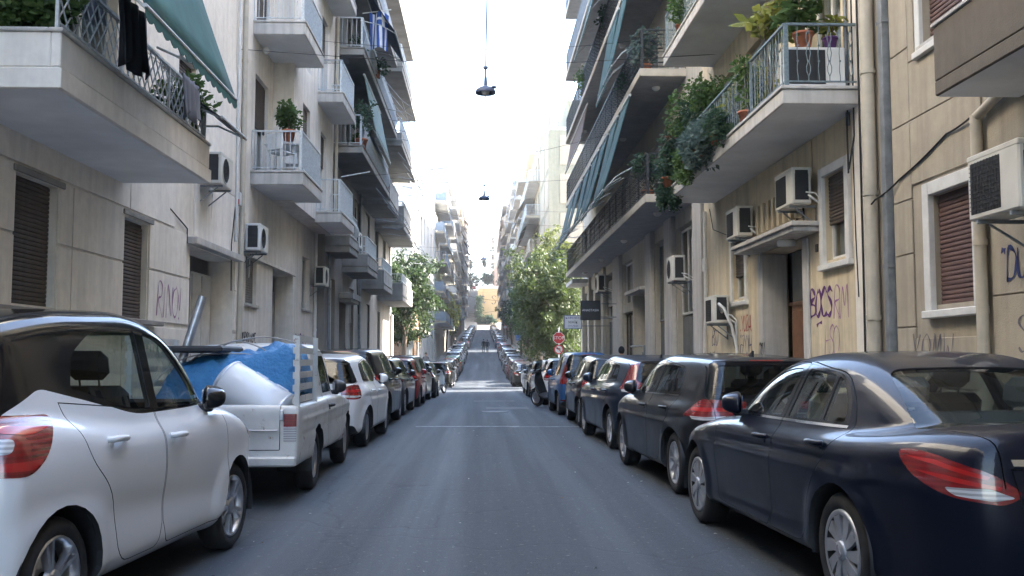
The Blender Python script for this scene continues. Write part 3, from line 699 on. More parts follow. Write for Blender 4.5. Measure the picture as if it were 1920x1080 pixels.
# dark blue saloon
L = 4.686
SPEC['saloon'] = dict(L=L, W=1.81, H=1.445, fo=.79, wb=2.84, Rw=.325, Ra=.372, Rr=.228, Ww=.215, rim='cap', zbelt=.985, tumble=.235, shoulder=.055, rcrown=.05,
    kb=.15, kc=.16, flare=.02, flw=.14, zf=.17, seat_s=2.25, beige=True, glass=M_GLASS, rearglass=M_GLASS2,
    body=[(.05, .2, .1), (-.0, .5, .2), (.08, .70, .15), (.35, .80, .3), (1.25, .955, .4), (1.6, .985, .3), (3.7, 1.02, .6), (4.3, 1.07, .5), (4.62, 1.05, .08), (4.67, .72, .1), (4.69, .55, .15), (4.63, .32, .12), (4.5, .2, .1)],
    cabin=[(1.2, .88), (1.3, .95, .1), (2.08, 1.37, .4), (2.65, 1.447, .6), (3.25, 1.425, .6), (3.72, 1.28, .6), (4.22, 1.02, .3), (4.3, .9)],
    plan=[(0, 0, 0), (0, .5, .4), (.2, .83, .4), (.65, .965, .4), (1.3, .99, .5), (3.0, 1.0, .5), (3.9, .975, .5), (4.45, .86, .4), (4.686, .62, .35), (4.686, 0, 0)],
    cplan=[(1.1, 0, 0), (1.1, .74, .2), (2.0, .95, .5), (3.2, .955, .6), (3.9, .83, .5), (4.3, .68, .2), (4.3, 0, 0)],
    inset=[(.1, .1), (.2, .07), (.27, .02), (.36, .03), (.5, .022), (.66, .004), (.76, .0), (.86, .01), (.95, .035), (1.0, .065), (1.2, .11)],
    lines=[(.80, .88, .045, .014, .7, 4.0), (.38, .50, .05, .012, 1.4, 3.3)],
    regions=[
        ('front_door', [(1.46, 1.0), (1.42, .6, .05), (1.46, .3, .08), (2.55, .28, .08), (2.62, .5), (2.66, 1.0), (2.66, 1.36, .03), (2.4, 1.37, .2), (2.06, 1.30, .2)], 'side', None, .0028),
        ('rear_door', [(2.675, 1.0), (2.635, .5), (2.57, .28, .05), (3.16, .28, .15), (3.26, .6, .15), (3.52, .92, .1), (3.60, 1.0, .06), (3.50, 1.15, .1), (3.3, 1.30, .2), (2.675, 1.37, .05)], 'side', None, .0028),
        ('cabin_trim', [(1.50, .985, .01), (3.52, 1.005, .02), (3.46, 1.15, .1), (3.28, 1.29, .2), (2.7, 1.355, .3), (2.4, 1.35, .2), (2.08, 1.29, .2)], 'side'),
        ('chrome_strip', [(1.46, .972), (3.53, .990), (3.53, 1.006), (1.46, .988)], 'side'),
        ('window', [(1.72, 1.005, .02), (2.6, 1.01, .02), (2.6, 1.325, .03), (2.4, 1.325, .1), (2.13, 1.27, .15)], 'side'),
        ('window', [(2.72, 1.012, .02), (3.2, 1.018, .02), (3.16, 1.29, .03), (2.72, 1.325, .03)], 'side'),
        ('quarter_window', [(3.23, 1.018, .02), (3.47, 1.022, .02), (3.42, 1.14, .08), (3.27, 1.26, .06), (3.19, 1.285, .02)], 'side'),
        ('windscreen', sym([(.70, .985, .05), (.56, 1.35, .08)]), 'front', FRONTF(2.3)),
        ('boot_lid', [(4.05, .60, .1), (4.3, .63, .15), (4.55, .54, .1), (4.75, .45), (4.75, -.45), (4.55, -.54, .1), (4.3, -.63, .15), (4.05, -.60, .1)], 'top', lambda c: (c[:, 0] > 4.15) & (c[:, 2] > .7), .003),
        ('rear_window', [(3.52, .50, .08), (4.15, .64, .06), (4.19, .3, .2), (4.19, -.3, .2), (4.15, -.64, .06), (3.52, -.50, .08)], 'top', REARF(3.3)),
        ('boot_lid', sym([(.42, .66, .05), (.47, .88)]), 'rear', REARF(4.45), .003),
        ('chrome_strip', sym([(.46, .895), (.47, .925)]), 'rear', REARF(4.5)),
        ('tail_light', ob(50, [(4.20, .84, .945, .08), (4.42, .77, .945, .1), (4.62, .56, .86, .08), (4.67, .455, .765, .04), (4.66, .54, .715, .08), (4.50, .75, .75, .1), (4.32, .83, .84, .08)]), ('o', 50), REARF(4.0)),
        ('+tail_light>tail_strip', ob(50, [(4.27, .83, .915, .01), (4.45, .76, .91, .02), (4.62, .58, .845, .01), (4.61, .59, .83), (4.45, .76, .888, .02)]), ('o', 50), REARF(4.0)),
        ('+tail_light>tail_strip', ob(50, [(4.36, .82, .855, .01), (4.50, .73, .845, .02), (4.64, .54, .80, .01), (4.64, .55, .785), (4.50, .74, .822, .02)]), ('o', 50), REARF(4.0)),
        ('reverse_light', ob(52, [(4.49, .73, .79, .02), (4.62, .58, .79, .02), (4.66, .49, .75, .02), (4.63, .57, .735, .02), (4.53, .71, .755, .03)]), ('o', 52), REARF(4.0)),
        ('headlight', ob(130, [(.1, .5, .68), (.55, .8, .80, .03), (.5, .82, .70, .05), (.1, .6, .58)]), ('o', 130), FRONTF(1)),
        ('grille', sym([(.35, .42, .1), (.4, .66, .1)]), 'front', FRONTF(.5)),
        ('+rear_bumper>lower_trim', sym([(.7, .15), (.6, .34, .08)]), 'rear', REARF(4.3)),
    ],
    mirror=(1.72, 1.0, None), handles=[(2.47, .865), (3.34, .895)], plate=.80)

def hatch(L=4.255, W=1.80, H=1.452, fo=.88, wb=2.637, Rw=.316, rim='ten', belt=.975, kick=.02, roofdrop=.06, tail=.17, tint=None, lamp='wide', nose=.95, **kw):
    """family of five-door hatchbacks and estates"""
    b = belt; s0 = nose; rd = H - roofdrop; rs = L - .30; q = .10
    d = dict(L=L, W=W, H=H, fo=fo, wb=wb, Rw=Rw, Ra=Rw + .05, Ww=.2, rim=rim, zbelt=b, tumble=.215, shoulder=.05, kb=.13, flare=.02, flw=.14, zf=.19, seat_s=s0 + 1.05,
        body=[(.05, .2, .1), (0, .5, .2), (.06, .70, .15), (.3, b - .16, .3), (s0, b, .4), (s0 + .4, b, .3), (2.6, b + kick*.4, .5), (L - .6, b + kick, .3), (L - .1, b - .02, .12), (L - .03, .72, .1), (L + .003, .5, .14), (L - .05, .32, .1), (L - .15, .2, .1)],
        cabin=[(s0 - .1, b - .08), (s0 + .02, b - .02, .1), (s0 + .88, H - .08, .4), (s0 + 1.4, H, .5), (rs - .6, H - roofdrop*.55, .5), (rs, rd, .06), (L - .09, b, .12), (L - .1, b - .1)],
        plan=[(0, 0, 0), (0, .5, .35), (.2, .84, .4), (.65, .965, .4), (1.25, .99, .5), (L - 1.5, 1.0, .5), (L - .6, .965, .4), (L - .14, .84, .25), (L, .6, .3), (L, 0, 0)],
        cplan=[(s0 - .15, 0, 0), (s0 - .15, .74, .2), (s0 + .8, .955, .5), (L - 1.2, .955, .5), (L - .3, .85, .3), (L - .05, .74, .15), (L - .05, 0, 0)],
        inset=[(.1, .1), (.2, .07), (.27, .022), (.38, .02), (.55, .01), (.72, .0), (.82, .006), (b - .06, .028), (b + .03, .055), (1.3, .1)],
        lines=[(b - .2, b - .14, .04, .012, .7, L - .3)], mirror=(s0 + .42, b, None))
    dw = s0 + .52; bp = dw + .98; ep = L - .80
    rl = L - .02
    lam = {'wide': [(L - .40, .86, b - .155, .02), (L - .17, .77, b + .01, .05), (L - .08, .6, b + .005), (L - .05, .34, b - .01, .02), (L - .04, .34, b - .155, .02), (L - .1, .72, b - .17, .02)],
           'tall': [(L - .28, .80, b + .26, .04), (L - .19, .66, b + .28, .03), (L - .08, .62, b + .02), (L - .04, .58, b - .22, .04), (L - .2, .80, b - .22, .05), (L - .3, .83, b + .02, .06)],
           'square': [(L - .27, .83, b + .0, .04), (L - .1, .66, b + .0, .04), (L - .05, .5, b - .05, .05), (L - .04, .5, b - .21, .03), (L - .1, .7, b - .22, .04), (L - .22, .82, b - .2, .05)],
           'ell': [(L - .24, .76, b + .33, .03), (L - .16, .64, b + .33, .02), (L - .1, .62, b + .06, .05), (L - .06, .42, b - .02, .03), (L - .04, .42, b - .10, .03), (L - .1, .70, b - .12, .03), (L - .34, .84, b - .05, .05), (L - .28, .80, b + .03, .08)]}[lamp]
    A = 50
    d['regions'] = [
        ('front_door', [(dw - .30, b), (dw - .34, .5, .05), (dw - .26, .28, .08), (bp - .02, .28, .06), (bp + .02, .45), (bp + .03, b), (bp + .0, H - .085, .03), (dw + .36, H - .10, .2)], 'side', None, .003),
        ('rear_door', [(bp + .045, b), (bp + .035, .45), (bp, .28, .05), (bp + .52, .28, .15), (bp + .64, .6, .12), (ep - .04, .84, .1), (ep + .02, b + .06), (ep - .12, H - .16, .12), (bp + .01, H - .09, .03)], 'side', None, .003),
        ('cabin_trim', [(dw - .36, b + .0, .01), (ep + .03, b + kick + .015, .02), (ep - .08, H - .18, .12), (bp + .1, H - .105, .3), (dw + .38, H - .12, .25)], 'side'),
        ('chrome_strip', [(dw - .34, b - .008), (ep + .0, b + kick - .001), (ep + .0, b + kick + .012), (dw - .34, b + .005)], 'side'),
        ('window', [(dw - .06, b + .03, .02), (bp - .03, b + .03, .02), (bp - .055, H - .125, .03), (dw + .42, H - .145, .15)], 'side'),
        ('window', [(bp + .075, b + .032, .02), (ep - .33, b + kick + .032, .02), (ep - .40, H - .15, .03), (bp + .05, H - .13, .03)], 'side'),
        ('quarter_window', [(ep - .305, b + kick + .034, .02), (ep - .02, b + kick + .04, .03), (ep - .13, H - .205, .06), (ep - .37, H - .155, .02)], 'side'),
        ('windscreen', sym([(.70, b + .02, .05), (.56, H - .09, .08)]), 'front', FRONTF(s0 + 1)),
        ('tailgate', sym([(.56, .60, .06), (.60, b - .02, .03), (.66, b + .03, .03), (.56, H - .10, .05)]), 'rear', REARF(L - .6), .003),
        ('window_surround', sym([(.66, b + .02, .05), (.545, H - .10, .06)]), 'rear', REARF(L - .45)),
        ('rear_window', sym([(.62, b + .05, .06), (.51, H - .135, .06)]), 'rear', REARF(L - .45)),
        ('third_brake_light', sym([(.17, H - .10), (.17, H - .085)]), 'rear', REARF(L - .5)),
        ('tail_light', ob(A, lam), ('o', A), REARF(L - .6)),
        ('headlight', ob(130, [(.1, .5, .70), (.6, .8, .80, .03), (.5, .82, .70, .05), (.1, .6, .60)]), ('o', 130), FRONTF(1)),
        ('grille', sym([(.55, .3, .1), (.5, .58, .1)]), 'front', FRONTF(.5)),
        ('lower_trim', sym([(.72, .15), (.66, .36, .06)]), 'rear', REARF(L - .3)),
        ('reflector', sym([(.74, .36, .0), (.74, .39, 0), (.56, .39), (.56, .36)])[:4], 'rear', REARF(L - .4)),
    ]
    zb_ = b - .09
    if lamp in ('wide', 'square'): d['regions'].append(('+tail_light>tail_strip', ob(A, [(L - .24, .82, zb_ + .02, .01), (L - .1, .70, zb_ + .02), (L - .06, .44, zb_ + .02, .01), (L - .06, .44, zb_ - .015, .01), (L - .1, .70, zb_ - .02), (L - .27, .83, zb_ - .01, .01)]), ('o', A), REARF(L - .6)))
    if lamp in ('wide', 'ell', 'square'):
        d['regions'].append(('reverse_light', ob(A, [(L - .26, .82, b - .155, .01), (L - .1, .70, b - .16), (L - .06, .5, b - .15, .01), (L - .06, .5, b - .185, .01), (L - .1, .70, b - .195, .02), (L - .22, .81, b - .18, .02)] if lamp != 'ell' else [(L - .24, .80, b - .065, .01), (L - .1, .70, b - .07), (L - .06, .5, b - .06, .01), (L - .06, .5, b - .1, .01), (L - .1, .70, b - .11, .02), (L - .22, .80, b - .1, .02)]), ('o', A), REARF(L - .6)))
    d['handles'] = [(bp - .13, b - .125), (ep - .22, b - .11)]; d['plate'] = .55 if lamp in ('wide', 'square') else .68
    d.update(kw); return d
SPEC['golf'] = hatch(fin=3.5)
SPEC['coupe_hatch'] = hatch(L=4.37, W=1.80, H=1.445, fo=.9, wb=2.647, belt=.99, kick=.06, roofdrop=.11, lamp='ell', paint=M_METAL, rim='seven', fin=3.4)
SPEC['polo'] = hatch(L=3.97, W=1.682, H=1.46, fo=.80, wb=2.47, Rw=.30, belt=.97, kick=.04, roofdrop=.07, lamp='square', rim='steel', nose=.85, glass=M_GLASS)
SPEC['compact'] = hatch(L=3.75, W=1.66, H=1.47, fo=.76, wb=2.38, Rw=.29, belt=.97, kick=.04, roofdrop=.08, lamp='square', rim='steel', nose=.78)
SPEC['boxy'] = hatch(L=3.6, W=1.60, H=1.58, fo=.72, wb=2.3, Rw=.29, belt=.99, kick=.0, roofdrop=.035, lamp='tall', rim='steel', nose=.7, antenna=2.9)
SPEC['suv'] = hatch(L=4.3, W=1.79, H=1.60, fo=.86, wb=2.64, Rw=.34, belt=1.06, kick=.03, roofdrop=.06, lamp='square', rim='five', antenna=3.6)
def plain_saloon():
    d = dict(SPEC['saloon']); d.update(L=4.686, rim='seven', beige=False, paint=M_PAINT); return d
SPEC['plain_saloon'] = plain_saloon()
# ------------------------------------------------------------------ ground: street profile, kerbs, pavements
PROF = [(-60, 0), (18, 0), (30, -.08), (45, -.3), (60, -.48), (75, -.22), (87, .1), (124, 1.9), (200, 5.6), (262, 8.7), (272, 9.1), (345, 25.3), (352, 25.9), (460, 25.5), (900, 24)]
def zr(y):
    for (a, za), (b, zb) in zip(PROF, PROF[1:]):
        if y <= b: return za + (zb - za) * (y - a) / (b - a)
    return PROF[-1][1]
def slope(y): return (zr(y + 1.5) - zr(y - 1.5)) / 3
KL, KR = -3.72, 3.85           # kerb lines
FL, FR = -5.0, 5.1             # facade lines
def asphalt():
    k = NB('asphalt'); w = k.coord('World')
    fine = k.noise(90, 4, .75, w); mid = k.noise(16, 6, .75, w); big = k.noise(.35, 5, .6, k.coord('World', (1, .25, 1))); lane = k.noise(1.0, 4, .6, k.coord('World', (1.6, .03, 1)))
    c = k.ramp(fine, [(.30, (.021, .0245, .029)), (.5, (.043, .050, .058)), (.70, (.102, .115, .130))])
    c = k.mix(k.ramp(mid, [(.42, 0), (.66, .6)]), c, (.068, .077, .088))
    c = k.mix(k.ramp(lane, [(.45, 0), (.7, .5)]), c, (.084, .095, .108))
    c = k.mix(k.ramp(big, [(.4, 0), (.7, .55)]), c, (.030, .033, .038))
    vor = k.new('ShaderNodeTexVoronoi', feature='DISTANCE_TO_EDGE'); vor.inputs['Scale'].default_value = .35; 
    ds = k.new('ShaderNodeVectorMath', operation='MULTIPLY_ADD'); nz = k.new('ShaderNodeTexNoise'); nz.inputs['Scale'].default_value = 1.3; k.link(w, nz.inputs[0]); k.link(nz.outputs[1], ds.inputs[0]); ds.inputs[1].default_value = (1.6, 1.6, 0); k.link(w, ds.inputs[2])
    k.link(ds.outputs[0], vor.inputs['Vector'])
    crk = k.ramp(vor.outputs[0], [(.0, .4), (.006, 0)])
    c = k.mix(crk, c, (.022, .022, .024))
    sp = k.ramp(k.noise(22, 2, .5, w), [(.66, 0), (.70, .6)]); c = k.mix(sp, c, (.17, .17, .165))
    k.color(c); k.set(Roughness=k.ramp(lane, [(.4, .78), (.7, .62)]), Specular_IOR_Level=.22)
    h = k.mix(.5, fine, k.ramp(vor.outputs[0], [(.0, 0.0), (.02, 1.0)])); k.bump(h, .55, .006); MATS['asphalt'] = k.m; return k.m
M_ASPH = asphalt()
M_PAVE = plain('paving_concrete', (.28, .27, .25), .9, var=.25, scale=2.2, bump=.3)
M_KERB = plain('kerb_stone', (.3, .29, .27), .85, var=.25, scale=3, bump=.3)
M_EARTH = plain('earth', (.16, .14, .11), .95, var=.3, scale=.4)
ys = [-60, -30, -10, 0] + list(range(4, 130, 4)) + list(range(130, 272, 8)) + [272]
def strip(name, x0, x1, yy, dz, mat, skirt=0.0):
    m = MB()
    for a, b in zip(yy, yy[1:]):
        za, zb = zr(a) + dz, zr(b) + dz
        m.quad((x0, a, za), (x1, a, za), (x1, b, zb), (x0, b, zb))
        if skirt:
            m.quad((x0, b, zb), (x0, b, zb - skirt), (x0, a, za - skirt), (x0, a, za)); m.quad((x1, a, za), (x1, a, za - skirt), (x1, b, zb - skirt), (x1, b, zb))
    if skirt:
        a, b = yy[0], yy[-1]
        m.quad((x1, a, zr(a)+dz), (x0, a, zr(a)+dz), (x0, a, zr(a)+dz-skirt), (x1, a, zr(a)+dz-skirt)); m.quad((x0, b, zr(b)+dz), (x1, b, zr(b)+dz), (x1, b, zr(b)+dz-skirt), (x0, b, zr(b)+dz-skirt))
    return tag(m.build(name, mat), kind='structure')
strip('road', KL, KR, ys, 0, M_ASPH)
X1, X2 = 51.5, 58.5            # first cross street
X3, X4 = 128, 136              # second cross street
for x0, x1 in ((-60, KL - .0), (KR + .0, 60)):
    for a, b, c_ in ((X1, X2, 'cross_street'), (X3, X4, 'cross_street')):
        m = MB(); za, zb = zr(a), zr(b); m.quad((x0, a, za), (x1, a, za), (x1, b, zb), (x0, b, zb)); tag(m.build(c_, M_ASPH), kind='structure')
for side, x0, x1 in (('l', FL - 8, KL - .15), ('r', KR + .15, FR + 8)):
    kx0, kx1 = (KL - .15, KL) if side == 'l' else (KR, KR + .15)
    for a, b in ((-60, X1), (X2, X3), (X4, 272)):
        yy = [a] + [y for y in ys if a < y < b] + [b]
        strip('pavement', x0, x1, yy, .125, M_PAVE, .3)
        strip('kerb', kx0, kx1, yy, .13, M_KERB, .3)
# the hill and the land around, one sheet
m = MB(); gx = [-900, -300, -120, -60, -13.5, -5, 5, 13.5, 60, 120, 300, 900]; gy = [-300, -60] + list(range(0, 272, 12)) + [272, 285, 300, 315, 330, 345, 360, 460, 900]
def zt(x, y): return zr(y) - .06 - (.25 if y > 268 else 0)
vs_ = [(x, y, zt(x, y)) for y in gy for x in gx]; n_ = len(gx)
m.add(vs_, [(j*n_+i, j*n_+i+1, (j+1)*n_+i+1, (j+1)*n_+i) for j in range(len(gy)-1) for i in range(n_-1)])
tag(m.build('ground', M_EARTH), kind='structure')
# steep stepped lane at the far end
m = MB()
ns = 90
for i in range(ns):
    y0 = 272 + 73 * i / ns; y1 = 272 + 73 * (i + 1) / ns; z1 = zr((y0 + y1) / 2) + .1
    m.box(-5.6, -1.6, y0, y1 + .002 * i, zr(y0) - .4, z1)
tag(m.build('steps', plain('worn_concrete', (.23, .225, .22), .9, var=.2, scale=.8)), kind='structure')
# worn patches and joints in the asphalt
M_PATCH = plain('patched_asphalt', (.085, .086, .09), .75, var=.3, scale=6, bump=.4)
M_PALE = plain('worn_road_paint', (.20, .21, .22), .8, var=.55, scale=9)
def decal(name, poly, mat, dz=.004):
    m = MB(); vs = [(x, y, zr(y) + dz) for x, y in poly]; m.add(vs, [tuple(range(len(vs)))]); return tag(m.build(name, mat), kind='structure')
def ragged(x0, x1, y0, y1, n=14, j=.05):
    return [(x0 + (x1-x0)*i/n, y0 + rnd.uniform(-j, j)) for i in range(n+1)] + [(x1 - (x1-x0)*i/n, y1 + rnd.uniform(-j, j)) for i in range(n+1)]
decal('road_joint', ragged(-1.35, .75, 19.5, 19.72, 20, .03), M_PALE)
decal('road_joint', ragged(.55, 2.0, 19.4, 19.55, 14, .04), M_PALE)
decal('road_patch', ragged(.1, 1.3, 27, 28.2, 10, .2), M_PATCH)
decal('road_patch', ragged(-.3, 1.1, 33, 33.8, 10, .2), M_PATCH)
m = MB(); rl_ = random.Random(5)
for q in range(420):
    x_ = rl_.choice([rl_.uniform(-1.8, 1.9), rl_.uniform(-3.6, -1.5), rl_.uniform(1.6, 3.7)]); y_ = rl_.uniform(3.5, 40); a_ = rl_.uniform(0, 6.3); s_ = rl_.uniform(.006, .022); z_ = zr(y_) + .005
    m.add([(x_ + s_*math.cos(a_), y_ + s_*math.sin(a_), z_), (x_ - s_*.5*math.sin(a_), y_ + s_*.5*math.cos(a_), z_ + s_*.4), (x_ - s_*math.cos(a_), y_ - s_*math.sin(a_), z_), (x_ + s_*.5*math.sin(a_), y_ - s_*.5*math.cos(a_), z_ + .001)], [(0, 1, 2, 3)], rl_.choice([0, 0, 1]))
tag(m.build('litter', [plain('pale_grit', (.32, .31, .29), .9, var=.3), plain('dry_leaf', (.16, .10, .05), .9, var=.3)]), 'small grit and dry leaf scraps scattered over the asphalt', 'litter', None, 'stuff')
m = MB()
for k_, (cx, cy, r_) in enumerate(((.35, 25.5, .33), (-.2, 12.2, .0))):
    if r_ == 0: continue
    m.lathe([(r_ + .03, .002), (r_ + .03, .008), (r_, .012), (r_ - .02, .006), (0, .008)], 28, 0, Matrix.Translation((cx, cy, zr(cy))))
tag(m.build('manhole_cover', plain('cast_iron', (.06, .06, .062), .6, .5, var=.3, scale=30)), 'round cast iron manhole cover in the road beyond the pale joint', 'manhole cover')
# ------------------------------------------------------------------ building kit
M_WFRAME = plain('white_frame', (.62, .62, .6), .6, var=.12, scale=4)
M_SHUT = plain('brown_shutter', (.075, .058, .047), .6, var=.3, scale=9)
M_SHUT2 = plain('maroon_shutter', (.115, .068, .062), .6, var=.2, scale=9)
M_SHUT3 = plain('grey_shutter', (.2, .19, .175), .65, var=.2, scale=9)
M_CONC = stucco('pale_concrete', (.52, .505, .475), .45, .2, 110, .75)
M_SOFFIT = plain('painted_soffit', (.76, .77, .78), .92, var=.12, scale=1.2, bump=.15)
M_IRON = plain('painted_iron', (.16, .21, .23), .5, .3, var=.3, scale=20)
M_WIRON = plain('white_iron', (.52, .55, .56), .5, .1, var=.2, scale=20)
M_DIRON = plain('dark_iron', (.035, .037, .04), .5, .4, var=.3, scale=20)
M_PIPE = plain('cream_pipe', (.46, .42, .34), .6, var=.15, scale=4)
M_GPIPE = plain('grey_pipe', (.22, .24, .26), .5, .4, var=.25, scale=5)
M_CABLE = plain('black_cable', (.015, .015, .016), .7)
M_UNLIT = plain('unlit_depth', (.03, .028, .026), .95)  # near-black colour stands in for the unlit depth behind openings
M_CURT = plain('net_curtain', (.45, .44, .41), .95, var=.12, scale=12)
M_AC = plain('ivory_enamel', (.56, .55, .50), .45, var=.1, scale=3)
M_ACW = plain('white_enamel', (.66, .67, .66), .4, var=.08, scale=3)
M_GRILLE = plain('dark_grille', (.02, .021, .023), .6)
M_WOOD = plain('varnished_door', (.16, .075, .035), .4, var=.3, scale=6)
M_TERRA = plain('terracotta', (.36, .13, .07), .8, var=.2, scale=8)
M_LEAFS = {}
def leafmat(name, a, b):
    k = NB(name); n = k.noise(2.5, 3, .6, k.coord('World')); n2 = k.noise(23, 2, .5, k.coord('World'))
    c = k.mix(n2, a, b); k.color(c); k.set(Roughness=.55, Specular_IOR_Level=.3)
    tr = k.new('ShaderNodeBsdfTranslucent'); k.link(k.mix(.5, c, tuple(min(1, x * 1.6) for x in b)), tr.inputs[0])
    ms = k.new('ShaderNodeMixShader'); ms.inputs[0].default_value = .35; k.link(k.b.outputs[0], ms.inputs[1]); k.link(tr.outputs[0], ms.inputs[2]); k.link(ms.outputs[0], k.out.inputs[0])
    MATS[name] = k.m; return k.m
M_LEAF = leafmat('green_leaf', (.035, .075, .022), (.085, .14, .04))
M_LEAFD = leafmat('dark_leaf', (.022, .05, .03), (.05, .09, .05))
M_LEAFY = leafmat('yellow_green_leaf', (.12, .15, .03), (.26, .26, .06))
M_LEAFB = leafmat('blue_green_leaf', (.05, .085, .075), (.10, .14, .12))
M_LEAFR = leafmat('red_flower', (.25, .05, .03), (.4, .08, .04))
M_BARK = plain('bark', (.11, .085, .065), .95, var=.35, scale=14, bump=.6, bscale=30)

class Fc:
    """a facade: u runs along the street, o out towards the road, z up"""
    def __init__(s, side, X, name, label, u0, u1, cat='building', group=None):
        s.X = X; s.d = -side; s.u0, s.u1 = u0, u1
        s.org = Vector((X, (u0 + u1) / 2, zr((u0 + u1) / 2)))
        s.soffit = M_SOFFIT
        s.root = empty(name, s.org, 0, label, cat, group or 'apartment buildings along the street') if name else None
    def p(s, u, o, z): return Vector((s.X + s.d * o, u, z))
    def box(s, m, u0, u1, o0, o1, z0, z1, mi=0, bev=0):
        (m.bbox if bev else m.box)(s.X + s.d*o0, s.X + s.d*o1, u0, u1, z0, z1, *((bev, mi) if bev else (mi,)))
    def build(s, m, name, mats, parent=None, top=False):
        """parts are stored relative to the building's base"""
        if not m.v: return None
        if top: return m.build(name, mats, None, recalc=True)
        par = parent or s.root; m.v = [(v[0]-s.org.x, v[1]-s.org.y, v[2]-s.org.z) for v in m.v]
        return m.build(name, mats, par, recalc=True)
    def wall(s, m, u0, u1, z0, z1, ops, o=0.0, depth=.22, mi=0):
        """front skin with real openings and reveals"""
        us = sorted({u0, u1, *[q for a in ops for q in a[:2] if u0 < q < u1]}); zs = sorted({z0, z1, *[q for a in ops for q in a[2:4] if z0 < q < z1]})
        for i in range(len(us)-1):
            j = 0
            while j < len(zs)-1:
                um = (us[i]+us[i+1])/2
                def hole(j): zm = (zs[j]+zs[j+1])/2; return any(a[0] < um < a[1] and a[2] < zm < a[3] for a in ops)
                if hole(j): j += 1; continue
                k = j
                while k+1 < len(zs)-1 and not hole(k+1): k += 1
                m.quad(s.p(us[i], o, zs[j]), s.p(us[i+1], o, zs[j]), s.p(us[i+1], o, zs[k+1]), s.p(us[i], o, zs[k+1]), mi); j = k+1
        for a in ops:
            u, v, y, z = a[:4]; d = a[4] if len(a) > 4 else depth
            for q in ((s.p(u,o,y), s.p(u,o,z), s.p(u,o-d,z), s.p(u,o-d,y)), (s.p(v,o,y), s.p(v,o-d,y), s.p(v,o-d,z), s.p(v,o,z)), (s.p(u,o,z), s.p(v,o,z), s.p(v,o-d,z), s.p(u,o-d,z)), (s.p(u,o,y), s.p(u,o-d,y), s.p(v,o-d,y), s.p(v,o,y))): m.quad(*q, mi)
    def hull(s, u0, u1, z0, z1, mat, depth=9.0, o=0.0, roof=True):
        """side walls, back and roof behind the front skin"""
        m = MB(); b = -depth
        m.quad(s.p(u0,o,z0), s.p(u0,o,z1), s.p(u0,b,z1), s.p(u0,b,z0)); m.quad(s.p(u1,o,z0), s.p(u1,b,z0), s.p(u1,b,z1), s.p(u1,o,z1))
        m.quad(s.p(u0,b,z0), s.p(u1,b,z0), s.p(u1,b,z1), s.p(u0,b,z1))
        s.build(m, 'side_wall', mat)
        if roof:
            m = MB(); s.box(m, u0, u1, b, o - .01, z1 - .02, z1 + .25); s.build(m, 'roof', M_CONC)
    def shutter(s, u0, u1, z0, z1, mat, o=-.10, single=False, parent=None, pitch=.052, down=1.0):
        """roller shutter of horizontal slats"""
        zt = z1; zb = z1 - (z1 - z0) * down; n = max(2, int((zt - zb) / pitch))
        m = MB(); s.box(m, u0, u1, o - .04, o - .02, zb, zt); sh = s.build(m, 'shutter', mat, parent)
        prof = [(0, 0), (.012, .008), (.014, pitch * .5), (.010, pitch - .008), (0, pitch - .003)]
        def slat(mm, zz):
            vs = [s.p(u, o - .018 + a, zz + b) for u in (u0 + .004, u1 - .004) for a, b in prof]; k = len(prof)
            mm.add(vs, [(i, i+1, k+i+1, k+i) for i in range(k-1)] + [tuple(range(k)), tuple(range(2*k-1, k-1, -1))])
        if single:
            mm = MB(); slat(mm, 0); mm.v = [(v[0]-s.org.x, v[1]-s.org.y, v[2]) for v in mm.v]
            p0 = mm.build('slat', mat, sh, recalc=True); p0.location.z = zb - s.org.z
            for i in range(1, n): c = link_mesh('slat', p0.data, sh); c.location.z = zb + i * pitch - s.org.z
        else:
            mm = MB()
            for i in range(n): slat(mm, zb + i * pitch)
            q = s.build(mm, 'slats', mat, sh); q['kind'] = 'stuff'
        return sh
    def window(s, u0, u1, z0, z1, o=-.12, frame=M_WFRAME, shut=None, down=0, smat=None, sill=True, mull=1, parent=None, curtain=.5, surround=None, single=False, name='window', proud=.05):
        """joinery in an opening: frame with panes, roller shutter, sill, optional plaster surround"""
        m = MB(); f = .055
        for a, b, c, d in ((u0, u0+f, z0, z1), (u1-f, u1, z0, z1), (u0+f, u1-f, z0, z0+f), (u0+f, u1-f, z1-f, z1)): s.box(m, a, b, o-.05, o, c, d)
        for i in range(1, mull+1):
            uu = u0 + (u1-u0)*i/(mull+1); s.box(m, uu-.04, uu+.04, o-.048, o-.002, z0+f, z1-f)
        fr = s.build(m, name, frame, parent)
        m = MB()
        for i in range(mull+1):
            a = u0 + (u1-u0)*i/(mull+1) + .04; b = u0 + (u1-u0)*(i+1)/(mull+1) - .04
            m.quad(s.p(a, o-.03, z0+f), s.p(b, o-.03, z0+f), s.p(b, o-.03, z1-f), s.p(a, o-.03, z1-f))
        s.build(m, 'pane', M_WGLASS, fr)
        m = MB(); s.box(m, u0-.05, u1+.05, -1.2, -1.15, z0-.05, z1+.05); s.build(m, 'unlit_backing', M_UNLIT, fr)  # flat dark panel, the unlit room's shade put into its colour
        if curtain and rnd.random() < curtain:
            m = MB(); n = 16; uu = [u0 + (u1-u0)*i/n for i in range(n+1)]
            for i in range(n):
                m.quad(s.p(uu[i], o-.12+.02*(i % 2), z0+f), s.p(uu[i+1], o-.12+.02*((i+1) % 2), z0+f), s.p(uu[i+1], o-.12+.02*((i+1) % 2), z1-f), s.p(uu[i], o-.12+.02*(i % 2), z1-f))
            s.build(m, 'curtain', M_CURT, fr)
        if down: s.shutter(u0+.01, u1-.01, z0, z1, smat or M_SHUT, o+.045, single, None, down=down)
